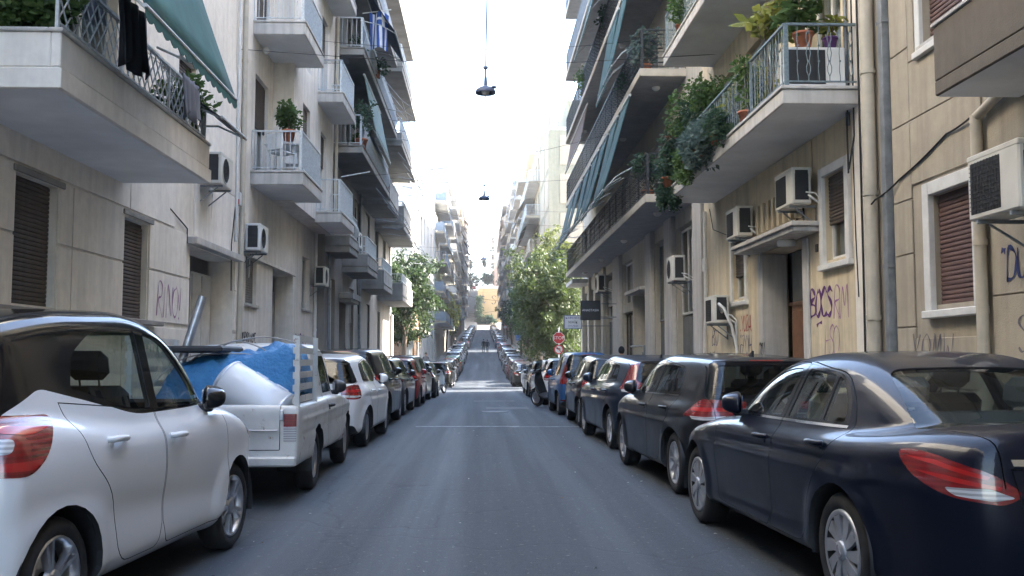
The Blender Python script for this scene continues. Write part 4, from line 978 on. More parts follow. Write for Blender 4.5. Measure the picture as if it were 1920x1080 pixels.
        if sill:
            m = MB(); s.box(m, u0-.08, u1+.08, o+.0, .06, z0-.06, z0-.002, 0, .008); s.build(m, 'sill', M_CONC, fr)
        if surround:
            w = surround; m = MB()
            for a, b, c, d in ((u0-w, u0-.002, z0-w*.4, z1+w), (u1+.002, u1+w, z0-w*.4, z1+w), (u0-.001, u1+.001, z1+.002, z1+w)): s.box(m, a, b, -.02, proud, c, d, 0, .008)
            s.box(m, u0-w-.03, u1+w+.03, -.02, proud+.03, z0-w*.4-.09, z0-w*.4-.002, 0, .01)
            s.build(m, 'window_surround', M_WFRAME, fr)
        return fr
    def balcony(s, u0, u1, dep, z, th=.18, rail='bars', rm=None, h=.95, base=0.0, parent=None, single=False, wallo=0.0, near=True, far=True, slabmat=None, lip=.0, pm=None, rnear=None):
        """slab (balcony) with its railing or parapet"""
        m = MB(); s.box(m, u0, u1, wallo - .05, dep, z, z + th, 0, .012)
        if lip: s.box(m, u0 - lip, u1 + lip, wallo - .02, dep + lip, z + th + .002, z + th + .05, 0, .008)
        b = s.build(m, 'balcony', slabmat or M_CONC, parent)
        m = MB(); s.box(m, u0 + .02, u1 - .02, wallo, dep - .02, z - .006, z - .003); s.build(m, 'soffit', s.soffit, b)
        zb = z + th + (.05 if lip else 0); rm = rm or M_WIRON
        if base:
            m = MB(); t = .09
            s.box(m, u0, u1, dep - t, dep, zb + .001, zb + base, 0, .01)
            if near: s.box(m, u0, u0 + t, wallo + .01, dep - t - .002, zb + .001, zb + base, 0, .01)
            if far: s.box(m, u1 - t, u1, wallo + .01, dep - t - .002, zb + .001, zb + base, 0, .01)
            s.build(m, 'parapet', pm or slabmat or M_CONC, b)
            m = MB(); s.box(m, u0 - .02, u1 + .02, dep - t - .02, dep + .02, zb + base + .002, zb + base + .04, 0, .008)
            if near: s.box(m, u0 - .02, u0 + t + .02, wallo, dep - t - .022, zb + base + .002, zb + base + .04, 0, .008)
            if far: s.box(m, u1 - t - .02, u1 + .02, wallo, dep - t - .022, zb + base + .002, zb + base + .04, 0, .008)
            s.build(m, 'coping', M_CONC, b); zb += base + .04
        if rail: s.railing(b, u0 + .05, u1 - .05, wallo, dep - .06, zb, zb + h - base, rail, rm, near if rnear is None else rnear, far, single)
        return b
    def railing(s, b, u0, u1, o0, o1, z0, z1, kind, mat, near, far, single):
        runs = [((u0, o1), (u1, o1))]
        if near: runs.append(((u0, o0), (u0, o1 - .03)))
        if far: runs.append(((u1, o0), (u1, o1 - .03)))
        m = MB(); fill = MB(); protos = []
        for (a, c) in runs:
            A = Vector((*a, 0)); C_ = Vector((*c, 0)); L = (C_ - A).length; D = (C_ - A) / L
            P = lambda t, zz, q=0: s.p((A + D*t).x, (A + D*t).y, zz)
            m.bar(P(0, z1), P(L, z1), .045, .03); m.bar(P(0, z0 + .07), P(L, z0 + .07), .025, .02)
            np_ = max(1, int(L / 1.4))
            for i in range(np_ + 1): m.bar(P(L*i/np_, z0 - .01), P(L*i/np_, z1 - .016), .03, .03)
            if kind == 'bars' or kind == 'ornate':
                n = max(2, int(L / (.105 if kind == 'bars' else .13)))
                for i in range(1, n):
                    t = L*i/n; mm = MB()
                    if kind == 'bars': mm.bar(P(t, z0 + .08), P(t, z1 - .016), .014, .014)
                    else:
                        zz = np.linspace(z0 + .08, z1 - .016, 13); 
                        for sg in (1, -1):
                            pts = []
                            for k, q in enumerate(zz):
                                x = k / 12; w_ = .030 * (abs(math.sin(math.pi * (x - .08) / .28)) if .08 < x < .92 else 0) * (1 if i % 2 else .35)
                                pts.append(P(t + sg * w_, q))
                            mm.tube(pts, .0065, 4)
                            if i % 2 == 0: break
                        for q in (.36, .64):
                            qz = z0 + .08 + (z1 - z0 - .1) * q; mm.bar(P(t, qz - .012), P(t, qz + .012), .022, .022)
                    if single: o = s.build(mm, 'baluster', mat, b)
                    else: fill.add(mm.v, mm.f)
            elif kind == 'bow':
                n = max(2, int(L / .13)); dd = Vector((0, 1, 0)) if a[0] != c[0] else Vector((-1 if a[0] == u0 else 1, 0, 0))
                for i in range(1, n):
                    t = L*i/n; pts = []
                    for k in range(9):
                        x = k/8; q = A + D*t + dd * (.10 * math.sin(math.pi * min(1, x*1.25)) * (1 if x < .8 else 0)); pts.append(s.p(q.x, q.y, z0 + .08 + (z1 - z0 - .1)*x))
                    fill.tube(pts, .009, 4)
            elif kind == 'lattice':
                n = max(2, int(L / .17)); hh = z1 - z0 - .1
                for i in range(-3, n + 1):
                    for sg in (1, -1):
                        t0 = L*i/n; t1 = t0 + hh * .8
                        x0, x1 = max(0, t0), min(L, t1)
                        if x1 - x0 < .02: continue
                        za = z0 + .08 + hh * (x0 - t0)/(t1 - t0); zc = z0 + .08 + hh * (x1 - t0)/(t1 - t0)
                        if sg < 0: za, zc = z0 + z1 + .06 - za, z0 + z1 + .06 - zc
                        fill.bar(P(x0, za), P(x1, zc), .014, .008)
            elif kind == 'grid':       # pressed-metal pattern of small rings
                n = max(2, int(L / .16)); rows = 5; hh = (z1 - z0 - .1) / rows
                for i in range(n + 1): fill.bar(P(L*i/n, z0 + .08), P(L*i/n, z1 - .016), .012, .012)
                for r_ in range(1, rows): fill.bar(P(0, z0 + .08 + hh*r_), P(L, z0 + .08 + hh*r_), .012, .012)
                for i in range(n):
                    for r_ in range(rows):
                        if (i + r_) % 2: fill.bar(P(L*(i+.15)/n, z0 + .08 + hh*(r_+.5)), P(L*(i+.85)/n, z0 + .08 + hh*(r_+.5)), hh*.45, .012)
            elif kind == 'panel':
                fill.bar(P(.03, (z0 + z1)/2 + .03), P(L - .03, (z0 + z1)/2 + .03), .012, z1 - z0 - .16)
            elif kind == 'mesh':
                n = max(2, int(L / .07))
                for i in range(n + 1): fill.bar(P(L*i/n, z0 + .08), P(L*i/n, z1 - .016), .005, .005)
                k = int((z1 - z0) / .07)
                for i in range(1, k): fill.bar(P(0, z0 + .07*i), P(L, z0 + .07*i), .005, .005)
        s.build(m, 'railing', mat, b)
        if fill.v:
            o = s.build(fill, 'railing_panel' if kind in ('panel',) else 'railing_infill', mat, b)
            if kind != 'panel': o['kind'] = 'stuff'
    def pipe(s, pts, r, mat=M_PIPE, name='drainpipe', clamps=True):
        m = MB(); P = [s.p(*q) for q in pts]; m.tube(P, r, 10)
        if clamps:
            for a, b in zip(P, P[1:]):
                L = (b - a).length
                for i in range(1, int(L / 1.6) + 1):
                    c = a.lerp(b, i * 1.6 / L - .3 / L); dd = (b - a).normalized() * .03; m.tube([c - dd, c + dd], r * 1.18, 10)
        return s.build(m, name, mat)
    def cable(s, pts, r=.012, name='cable', mat=None, sag=.0):
        m = MB(); P = [s.p(*q) for q in pts]; out = []
        for a, b in zip(P, P[1:]):
            for i in range(8): t = i/8; out.append(a.lerp(b, t) - Vector((0, 0, sag * 4*t*(1-t))))
        out.append(P[-1]); m.tube(out, r, 5); return s.build(m, name, mat or M_CABLE)

def ac_unit(F, u, z, label, o=.18, w=.80, h=.56, d=.30, mat=None, group='air conditioner units on the walls', rect=False):
    """outdoor air conditioner on wall brackets: casing with front fan grille, side vents"""
    mat = mat or M_AC; root = empty('air_conditioner', F.p(u, 0, z), math.pi/2 if F.d > 0 else -math.pi/2, label, 'air conditioner', group)
    # local frame: front towards -y, x along the wall
    m = MB(); m.bbox(-w/2, w/2, -(o+d), -o, 0, h, .018); m.bbox(-w/2 - .004, w/2 + .004, -(o+d) - .004, -o + .004, h - .05, h + .006, .01); m.build('casing', mat, root)
    fx = -.10; m = MB(); T = Matrix.Translation((fx, -(o+d) - .002, h*.5)) @ Matrix.Rotation(math.pi/2, 4, 'X'); rr = h*.42
    m.lathe([(rr, -.01), (rr, .006), (rr - .02, .012), (rr - .02, .0)], 28, 0, T); m.lathe([(rr - .02, .002), (0, .002)], 24, 1, T)
    for k in range(1, 6): m.lathe([(rr*k/6 - .004, .006), (rr*k/6, .011), (rr*k/6 + .004, .006)], 24, 2, T)
    for k in range(12):
        a = 2*math.pi*k/12; m.bar(T @ Vector((.04*math.cos(a), .04*math.sin(a), .008)), T @ Vector(((rr-.02)*math.cos(a), (rr-.02)*math.sin(a), .008)), .006, .004, 2)
    if rect:
        m = MB(); x0, x1, y0 = -w/2 + .05, w*.16, -(o+d) - .004; m.bbox(x0, x1, y0, y0 + .02, .05, h - .07, .006, 1)
        for k in range(1, 12): z_ = .05 + (h - .12)*k/12; m.bar((x0, y0 - .004, z_), (x1, y0 - .004, z_), .006, .006, 2)
        for k in range(1, 10): x_ = x0 + (x1 - x0)*k/10; m.bar((x_, y0 - .002, .05), (x_, y0 - .002, h - .07), .006, .004, 2)
    m.build('fan_grille', [mat, M_GRILLE, M_DIRON], root)
    for sx in (-1, 1):
        m = MB(); m.box(sx*(w/2 - .001), sx*(w/2 + .002), -(o+d) + .045, -o - .045, .065, h*.83)
        for k in range(2): m.bbox(sx*(w/2 - .002), sx*(w/2 + .006), -(o+d) + .05, -o - .05, .07 + k*h*.45, .07 + k*h*.45 + h*.36, .012)
        m.build('side_vent', M_GRILLE, root)
    for sx in (-1, 1):
        m = MB(); m.bar((sx*w*.33, .0, -.02), (sx*w*.33, -(o+d), -.02), .03, .035); m.bar((sx*w*.33, -.01, -.02), (sx*w*.33, -.01, -.32), .03, .012); m.bar((sx*w*.33, -.02, -.30), (sx*w*.33, -(o+d)*.8, -.04), .02, .02)
        m.build('wall_bracket', M_GPIPE, root)
    m = MB(); x0 = w/2 + .01
    m.tube([(x0, -o - .05, .14), (x0 + .07, -o - .02, .08), (x0 + .06, -.03, .0), (x0 + .05, -.015, -.5)], .018, 6); m.tube([(x0, -o - .09, .18), (x0 + .1, -o + .02, .15), (x0 + .09, -.02, .05), (x0 + .07, -.012, -.5)], .013, 6)
    m.build('hose', M_ACW, root)
    return root

def awning(F, u0, u1, zt, ot, zb, ob_, label, mat, arms=2, valance=.16, group='awnings over the balconies', sag=.05, scal=.22, armmat=None):
    """sloping fabric on a front bar with folding arms"""
    root = empty('awning', F.p((u0+u1)/2, ot, zt), 0, label, 'awning', group); org = F.p((u0+u1)/2, ot, zt)
    nu = max(4, int((u1-u0)/.5)); nv = 6; m = MB(); vs = []
    for i in range(nu+1):
        for j in range(nv+1):
            t = j/nv; u = u0 + (u1-u0)*i/nu
            vs.append(F.p(u, ot + (ob_-ot)*t, zt + (zb-zt)*t - sag*math.sin(math.pi*t) * (1 + .35*math.sin(i*2.1))) - org)
    m.add(vs, [(i*(nv+1)+j, (i+1)*(nv+1)+j, (i+1)*(nv+1)+j+1, i*(nv+1)+j+1) for i in range(nu) for j in range(nv)], 0, True)
    ns = max(3, int((u1-u0)/scal))
    for i in range(ns):
        a = u0 + (u1-u0)*i/ns; b = u0 + (u1-u0)*(i+1)/ns; pts = [F.p(a, ob_, zb) - org, F.p(b, ob_, zb) - org]
        low = [F.p(b + (a-b)*k/4, ob_ + .004, zb - valance*(.62 + .38*math.sin(math.pi*k/4))) - org for k in range(5)]
        m.add(pts + low, [tuple(range(7))], 0)
    o = m.build('awning_fabric', mat, root)
    sm = o.modifiers.new('thick', 'SOLIDIFY'); sm.thickness = .006
    am = armmat or M_WIRON
    m = MB(); m.tube([F.p(u0, ob_, zb + .01) - org, F.p(u1, ob_, zb + .01) - org], .022, 8); m.build('front_bar', am, root)
    m = MB(); m.tube([F.p(u0, ot, zt + .02) - org, F.p(u1, ot, zt + .02) - org], .04, 8); m.build('roller', am, root)
    for k in range(arms):
        u = u0 + (u1-u0)*(.06 + .88*k/max(1, arms-1)); a = F.p(u, max(0.02, min(ot-.05, 1.12)), max(zb + .12, zt*.25 + zb*.75)) - org; b = F.p(u, ob_, zb) - org
        mid = a.lerp(b, .55) + Vector((0, 0, .10)); m = MB(); m.tube([a, mid, b], .016, 6); m.build('arm', am, root)
    return root

def leaf_cloud(m, c, rad, n, size, rs, droop=.3, mi=0, hollow=.0, flat=1.0):
    """leaves scattered through a lumpy volume"""
    c = Vector(c)
    for _ in range(n):
        while True:
            p = Vector((rs.uniform(-1, 1), rs.uniform(-1, 1), rs.uniform(-1, 1)))
            l = p.length
            if l < 1 and l > hollow: break
        p = Vector((p.x*rad[0], p.y*rad[1], p.z*rad[2]))
        q = c + p; sz = size * rs.uniform(.6, 1.4)
        d = Vector((rs.gauss(0, 1), rs.gauss(0, 1), rs.gauss(0, .6) - droop)); d.normalize(); u, v = frame(d); a = rs.uniform(0, 6.28); w = (u*math.cos(a) + v*math.sin(a)) * sz*.28*flat
        nn = d.cross(w).normalized() * sz * .06
        m.add([q, q + d*sz*.5 + w + nn, q + d*sz, q + d*sz*.5 - w + nn], [(0, 1, 2, 3)], mi)
def potted(name, loc, label, rad, n, size, leaf=None, pot=.16, potmat=None, group='potted plants on the balconies', up=.3, cat='potted plant', seed=1, flower=None):
    rs = random.Random(seed); root = empty(name, loc, 0, label, cat, group)
    if pot:
        m = MB(); m.lathe([(0, 0), (pot*.7, 0), (pot*.95, pot*1.35), (pot*1.08, pot*1.36), (pot*1.08, pot*1.6), (pot*.9, pot*1.6), (pot*.88, pot*1.45), (0, pot*1.45)], 18); m.build('pot', potmat or M_TERRA, root)
    z0 = pot*1.4; m = MB(); st = MB()
    for k in range(9):
        c = Vector((rs.uniform(-.6, .6)*rad[0], rs.uniform(-.6, .6)*rad[1], z0 + up + rs.uniform(-.55, .6)*rad[2])); st.tube([(0, 0, z0), (c.x*.3, c.y*.3, (z0 + c.z)*.5), c], .008, 4)
        leaf_cloud(m, c, (rad[0]*.5, rad[1]*.5, rad[2]*.45), n//9, size, rs)
        if flower and k % 2: leaf_cloud(m, c + Vector((0, 0, rad[2]*.2)), (.08, .08, .06), 14, size*.8, rs, mi=1)
    st.build('stem', M_BARK, root); m.build('foliage', [leaf or M_LEAF, flower or M_LEAFR], root); return root

# ---------- hand-drawn lettering: strokes on a 0..1 x 0..1.4 grid
GL = {'A': [[(0,0),(.4,1.4),(.8,0)],[(.15,.5),(.65,.5)]], 'B': [[(.05,0),(.05,1.4),(.6,1.3),(.65,1.0),(.1,.75),(.75,.6),(.75,.2),(.05,0)]], 'C': [[(.75,1.2),(.4,1.4),(.05,.9),(.05,.4),(.4,0),(.8,.2)]],
 'D': [[(.05,0),(.05,1.4),(.6,1.2),(.8,.7),(.55,.15),(.0,.0)]], 'E': [[(.75,1.4),(.1,1.35),(.08,.7),(.55,.75)],[(.08,.7),(.1,.05),(.8,.0)]], 'H': [[(.05,0),(.1,1.4)],[(.1,.7),(.7,.75)],[(.7,0),(.75,1.4)]], 'I': [[(.1,0),(.12,1.3)]], 'J': [[(.1,1.4),(.7,1.4),(.6,.2),(.3,-.1),(.0,.2)]],
 'K': [[(.05,0),(.08,1.4)],[(.7,1.4),(.1,.7),(.75,0)]], 'L': [[(.1,1.4),(.08,.05),(.7,.0)]], 'M': [[(0,0),(.15,1.4),(.42,.5),(.7,1.4),(.85,0)]], 'N': [[(.05,0),(.1,1.4),(.65,.1),(.7,1.4)]],
 'O': [[(.4,1.4),(.08,1.1),(.05,.4),(.35,0),(.7,.35),(.72,1.0),(.4,1.4)]], '0': [[(.35,1.4),(.1,1.0),(.1,.4),(.35,0),(.6,.4),(.6,1.0),(.35,1.4)]], 'Q': [[(.4,1.4),(.08,1.1),(.05,.4),(.35,0),(.7,.35),(.72,1.0),(.4,1.4)],[(.4,.4),(.85,-.1)]],
 'R': [[(.05,0),(.1,1.4),(.6,1.3),(.6,.9),(.15,.7),(.75,0)]], 'S': [[(.7,1.2),(.4,1.4),(.1,1.1),(.6,.6),(.6,.2),(.3,0),(.0,.2)]], 'T': [[(0,1.4),(.8,1.35)],[(.4,1.4),(.38,0)]], 'U': [[(.05,1.4),(.08,.3),(.4,0),(.7,.3),(.75,1.4)]],
 'W': [[(0,1.4),(.2,0),(.42,.9),(.65,0),(.85,1.4)]], 'Y': [[(0,1.4),(.35,.7),(.75,1.4)],[(.35,.7),(.3,0)]], 'Z': [[(.0,1.4),(.7,1.35),(.05,.05),(.75,.0)]], '2': [[(.05,1.1),(.35,1.4),(.65,1.1),(.05,.05),(.75,.05)]], '4': [[(.55,0),(.55,1.4),(.0,.4),(.8,.45)]],
 '.': [[(.1,.0),(.2,.08),(.1,.1)]], '!': [[(.2,1.4),(.15,.4)],[(.12,.1),(.16,.0)]], '"': [[(.1,1.5),(.05,1.2)],[(.3,1.5),(.25,1.2)]], '@': [[(.5,1.4),(.1,1.1),(.05,.4),(.45,0),(.85,.35),(.9,1.0),(.5,1.4)],[(.3,.3),(.4,1.0),(.6,.9),(.35,.65),(.65,.5),(.6,.25),(.3,.3)],[(.7,.9),(.75,.4)]], '_': [[(0,-.1),(.4,0),(.9,.05)]], '~': [[(0,.6),(.2,1.0),(.4,.5),(.7,.9)]], ' ': []}
def graffiti(F, text, u, z, h, mat, w=.03, adv=.78, slant=.0, seed=3, o=.004, tilt=.0, name='graffiti'):
    """u is where the writing starts, reading left to right for someone facing the wall"""
    rs = random.Random(seed); m = MB(); dirn = 1 if F.d > 0 else -1; x = 0; sc = h/1.4; q = 0
    for ch in text:
        for st in GL.get(ch.upper(), []):
            P = [Vector((a[0] + slant*a[1] + rs.uniform(-.05, .05), a[1] + rs.uniform(-.05, .05), 0)) for a in st]
            C_ = [P[0]]                                        # smooth the stroke
            for i in range(len(P)-1):
                p0, p1, p2, p3 = P[max(0, i-1)], P[i], P[i+1], P[min(len(P)-1, i+2)]
                for k in range(1, 6):
                    t = k/5; C_.append(.5*((2*p1) + (p2-p0)*t + (2*p0-5*p1+4*p2-p3)*t*t + (3*p1-p0-3*p2+p3)*t**3))
            vs = []; n = len(C_); q += 1
            for i, p in enumerate(C_):
                d = (C_[min(i+1, n-1)] - C_[max(0, i-1)]); d.z = 0
                if d.length < 1e-6: d = Vector((1, 0, 0))
                d.normalize(); ww = w/2 * (.75 + .4*math.sin(i*.7 + q)); nn = Vector((-d.y, d.x, 0)) * ww / sc
                for s_ in (1, -1):
                    g = p + nn*s_; vs.append(F.p(u + dirn*(x + g.x*sc), o + .0004*q, z + g.y*sc + tilt*(x + g.x*sc)))
            m.add(vs, [(2*i, 2*i+1, 2*i+3, 2*i+2) for i in range(n-1)])
        x += sc*adv * (.55 if ch in '.!I"' else 1)
    return F.build(m, name, mat)
def ink(name, c): return plain('spray_' + name, c, .8, var=.25, scale=9)
INK = dict(purple=ink('purple', (.12, .04, .16)), mauve=ink('mauve', (.33, .16, .30)), red=ink('red', (.38, .05, .05)), blue=ink('blue', (.06, .08, .18)), navy=ink('navy', (.02, .03, .11)), black=ink('black', (.015, .015, .018)), green=ink('green', (.10, .33, .26)), grey=ink('grey', (.13, .12, .14)))
def text_mesh(txt, size, mat, name, parent, M, align='CENTER'):
    cu = bpy.data.curves.new('tmp', 'FONT'); cu.body = txt; cu.size = size; cu.align_x = align; cu.align_y = 'CENTER'; cu.extrude = .003
    ob_ = bpy.data.objects.new('tmp', cu); COL.objects.link(ob_); bpy.context.view_layer.update()
    me = bpy.data.meshes.new_from_object(ob_.evaluated_get(bpy.context.evaluated_depsgraph_get())); bpy.data.objects.remove(ob_); bpy.data.curves.remove(cu)
    me.materials.clear(); me.materials.append(mat); me.transform(M); return link_mesh(name, me, parent)
# ------------------------------------------------------------------ near buildings
M_L1 = stucco('cream_render', (.78, .735, .655), .42, .35, 150, .38)
M_L1b = stucco('white_cream_render', (.80, .765, .70), .3, .25, 140, .3)
M_L2 = stucco('pale_render', (.76, .725, .665), .45, .3, 140, .5)
M_L3 = stucco('grey_render', (.27, .255, .235), .4, .3, 120, .6)
M_R1 = stucco('brown_grey_stucco', (.40, .355, .28), .5, .8, 70, .55)
M_R2 = stucco('ochre_render', (.64, .55, .39), .55, .3, 130, .65)
M_R3 = stucco('stone_grey_render', (.47, .44, .375), .4, .3, 120, .5)
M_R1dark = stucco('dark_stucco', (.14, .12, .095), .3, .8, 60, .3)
M_DSOFF = plain('dark_soffit', (.16, .165, .17), .92, var=.25, scale=1.2)  # darker underside colour for the balcony slabs of the grey block
M_LEDGE = plain('grey_ledge', (.27, .26, .24), .9, var=.25, scale=2, bump=.3)
M_GREENAWN = plain('green_awning_cloth', (.024, .11, .10), .85, var=.25, scale=2.5, bump=.2)
M_TEALAWN = plain('teal_awning_cloth', (.02, .07, .072), .85, var=.25, scale=2.5, bump=.2)
M_BLUEAWN = plain('blue_grey_awning_cloth', (.05, .075, .11), .85, var=.2, scale=2.5)
M_BROWNAWN = plain('brown_awning_cloth', (.10, .06, .04), .85, var=.2, scale=2.5)
H = 19.0

# ===== left, nearest: cream block with the long parapet balcony
F = L1 = Fc(-1, -5.0, 'apartment_building', 'cream apartment block with two brown shutters beneath a long parapet balcony, nearest on the left', 2.0, 19.55)
F.hull(2.0, 19.55, 0, H, M_L1)
ops = [(10.30, 11.33, 1.97, 3.38), (13.42, 14.40, 1.95, 3.35), (16.45, 19.35, .12, 3.30, .5), (6.6, 7.7, 1.97, 3.38), (9.2, 10.2, 4.1, 6.4), (11.2, 13.0, 4.1, 6.4), (15.6, 16.6, 5.0, 6.4), (9.2, 10.2, 7.2, 9.4), (11.2, 13, 7.2, 9.4), (15.6, 16.6, 8, 9.4), (4, 5.2, 5, 6.4)]
m = MB(); F.wall(m, 2.0, 19.55, 0, H, ops); F.build(m, 'wall', M_L1)
# raised render panels, joints left open between them
cols = [(2.0, 6.58), (6.6, 7.7), (7.72, 10.28), (10.3, 11.33), (11.35, 11.72), (11.74, 13.40), (13.42, 14.4), (14.42, 16.40), (19.37, 19.55)]
rows = [(1.93, 2.70), (2.72, 3.46)]
panel_i = 0
def panel(F, u0, u1, z0, z1, mat, o=.028, name='render_panel', g=.006):
    m = MB(); F.box(m, u0 + g, u1 - g, .001, o, z0 + g, z1 - g, 0, .006); return F.build(m, name, mat)
for (a, b) in cols:
    if any(abs(a - o_[0]) < .03 for o_ in ops[:4]):
        o_ = [o for o in ops[:4] if abs(a - o[0]) < .03][0]; panel(F, a, b, o_[3] + .05, 3.46, M_L1); panel(F, a, b, .12, 1.86, M_L1); continue
    for (z0, z1) in rows: panel(F, a, b, z0, z1, M_L1)
    panel(F, a, b, .12, 1.0, M_L1); panel(F, a, b, 1.0, 1.86, M_L1)
panel(F, 16.42, 19.37, 3.34, 3.46, M_L1)
for z0, z1 in ((3.48, 4.6), (4.6, 5.9), (5.9, 7.1)):
    for a, b in ((13.6, 15.58), (16.62, 19.53)): panel(F, a, b, z0, z1, M_L1b)
panel(F, 2, 13.58, 3.48, 4.05, M_L1)
F.window(10.30, 11.33, 1.97, 3.38, down=1, single=True, sill=False, curtain=0); F.window(13.42, 14.40, 1.95, 3.35, down=1, single=True, sill=False, curtain=0); F.window(6.6, 7.7, 1.97, 3.38, down=1, sill=False, curtain=0)
m = MB(); F.box(m, 2.0, 14.75, .03, .16, 1.86, 1.93, 0, .01); F.build(m, 'sill_course', M_LEDGE)
for a, b in ((10.2, 11.43), (13.32, 14.5)):
    m = MB(); F.box(m, a, b, .03, .06, 3.375, 3.45, 0, .008); F.build(m, 'lintel', M_LEDGE)
# entrance recess
m = MB(); F.box(m, 16.2, 19.45, .03, .20, 3.30, 3.42, 0, .01); F.build(m, 'door_canopy', M_CONC)
m = MB(); F.box(m, 18.0, 19.3, -.49, -.44, .15, 3.0); F.box(m, 18.05, 18.62, -.44, -.42, .2, 2.95); F.box(m, 18.68, 19.25, -.44, -.42, .2, 2.95); d_ = F.build(m, 'door', M_WFRAME)
m = MB(); F.box(m, 18.56, 18.6, -.42, -.36, 1.0, 1.4); F.build(m, 'handle', M_STEEL, d_)
m = MB(); F.box(m, 16.75, 17.3, -.5, -.46, 1.45, 1.75, 0, .008); v_ = F.build(m, 'vent_panel', M_WFRAME)
m = MB()
for k in range(6): F.box(m, 16.8, 17.0, -.46, -.45, 1.49 + k*.04, 1.51 + k*.04); F.box(m, 17.05, 17.25, -.46, -.45, 1.49 + k*.04, 1.51 + k*.04)
q = F.build(m, 'vent_slats', M_GRILLE, v_); q['kind'] = 'stuff'
# balcony
b = F.balcony(8.58, 13.3, 1.2, 3.80, .20, 'lattice', M_WIRON, h=.92, base=.32, slabmat=M_L1b, far=True, near=True, rnear=False)
m = MB(); F.box(m, 8.56, 13.32, 1.2, 1.225, 3.80, 3.985, 0, .006); F.box(m, 8.555, 8.58, .02, 1.225, 3.80, 3.985, 0, .006); F.build(m, 'fascia', M_L1b, b)
for a, z in ((11.2, 4.1), (11.2, 7.2)): F.window(a, a + 1.8, z, z + 2.3, mull=1, sill=False)
F.window(9.2, 10.2, 4.1, 6.4, down=.7, sill=False); F.window(15.6, 16.6, 5, 6.4, down=.5); F.window(9.2, 10.2, 7.2, 9.4, down=1, sill=False); F.window(15.6, 16.6, 8, 9.4, down=1); F.window(4, 5.2, 5, 6.4, down=1)
F.balcony(8.58, 13.3, 1.2, 6.9, .20, 'lattice', M_WIRON, h=.92, base=.32, slabmat=M_L1b)
F.pipe([(19.62, .08, 12), (19.62, .08, 3.05), (19.6, .08, 2.9), (19.6, .06, .15)], .055, M_PIPE); F.pipe([(19.25, .06, 12), (19.25, .06, 3.7)], .03, M_WFRAME)
F.cable([(15.3, .03, 3.75), (16.0, .03, 3.6), (16.2, .03, 3.55), (16.2, .03, 3.3)], .012); F.cable([(19.4, .04, 12), (19.4, .04, 4.9), (19.0, .04, 3.6), (19.05, .04, 2.7)], .012)
m = MB(); F.box(m, 19.35, 19.5, .0, .10, 4.45, 4.72, 0, .01); F.build(m, 'meter_box', M_WFRAME); m = MB(); F.box(m, 19.342, 19.35, .02, .09, 4.47, 4.57); F.build(m, 'red_label', plain('red_enamel', (.5, .04, .03), .4))
graffiti(F, 'RINO!', 14.75, 2.02, .50, INK['mauve'], .032, .82, .1, 5, .034); graffiti(F, 'OUKIM', 14.55, 1.42, .26, INK['green'], .025, .8, 0, 6, .034); graffiti(F, 'VOUN', 15.2, 1.0, .32, INK['green'], .03, .8, .1, 8, .034); graffiti(F, '~~', 13.7, 1.45, .3, INK['red'], .09, .6, 0, 9, .034)
ac_unit(F, 17.15, 4.42, 'ivory air conditioner on the cream wall past the parapet balcony', .12)
aw = awning(F, 8.35, 11.5, 6.85, 1.22, 4.48, 2.02, 'large green awning sloping over the parapet balcony', M_GREENAWN, 2, .12)
awning(F, 12.6, 13.9, 5.25, .75, 4.55, 1.55, 'small black striped canopy at the far end of the parapet balcony', plain('striped_cloth', (.05, .05, .052), .8, var=.9, scale=24), 2, .02)
def cloth(name, F, u0, u1, o, z0, z1, mat, label, fold=.03, seed=1, cat='laundry'):
    rs = random.Random(seed); m = MB(); nu, nv = 14, 8; vs = []
    for i in range(nu+1):
        for j in range(nv+1):
            t = j/nv; u = u0 + (u1-u0)*(i/nu); vs.append(F.p(u + .04*math.sin(i)*t, o + fold*math.sin(i*1.5 + t)*(.4 + t) + .02*t, z1 + (z0-z1)*t - (.05*math.sin(i*.9) if j == nv else 0)))
    m.add(vs, [(i*(nv+1)+j, (i+1)*(nv+1)+j, (i+1)*(nv+1)+j+1, i*(nv+1)+j+1) for i in range(nu) for j in range(nv)], 0, True)
    o_ = m.build(name, mat); mo = o_.modifiers.new('t', 'SOLIDIFY'); mo.thickness = .008; return tag(o_, label, cat, 'laundry on the parapet balcony')
cloth('laundry', F, 9.65, 10.4, 1.28, 4.42, 5.15, plain('black_cloth', (.008, .008, .011), .9), 'black garment hanging over the lattice rail under the green awning', .05, 2)
cloth('laundry', F, 9.0, 9.85, 1.05, 4.75, 5.3, plain('pale_blue_cloth', (.32, .33, .38), .9), 'pale lilac cloths hanging at the near end of the parapet balcony', .04, 3)
cloth('laundry', F, 11.8, 12.45, 1.27, 4.42, 4.92, plain('grey_cloth', (.17, .18, .21), .9), 'grey towel over the lattice rail near the far end', .03, 4)
potted('conifer_shrub', F.p(8.86, .55, 4.02), 'feathery dark green conifer at the near end of the parapet balcony', (.66, .30, .40), 5200, .085, M_LEAF, .16, up=.36, seed=4)
potted('trailing_plant', F.p(12.7, 1.0, 4.2), 'leafy plant spilling over the far end of the parapet balcony', (.45, .35, .45), 500, .10, M_LEAF, .13, up=.35, seed=5)

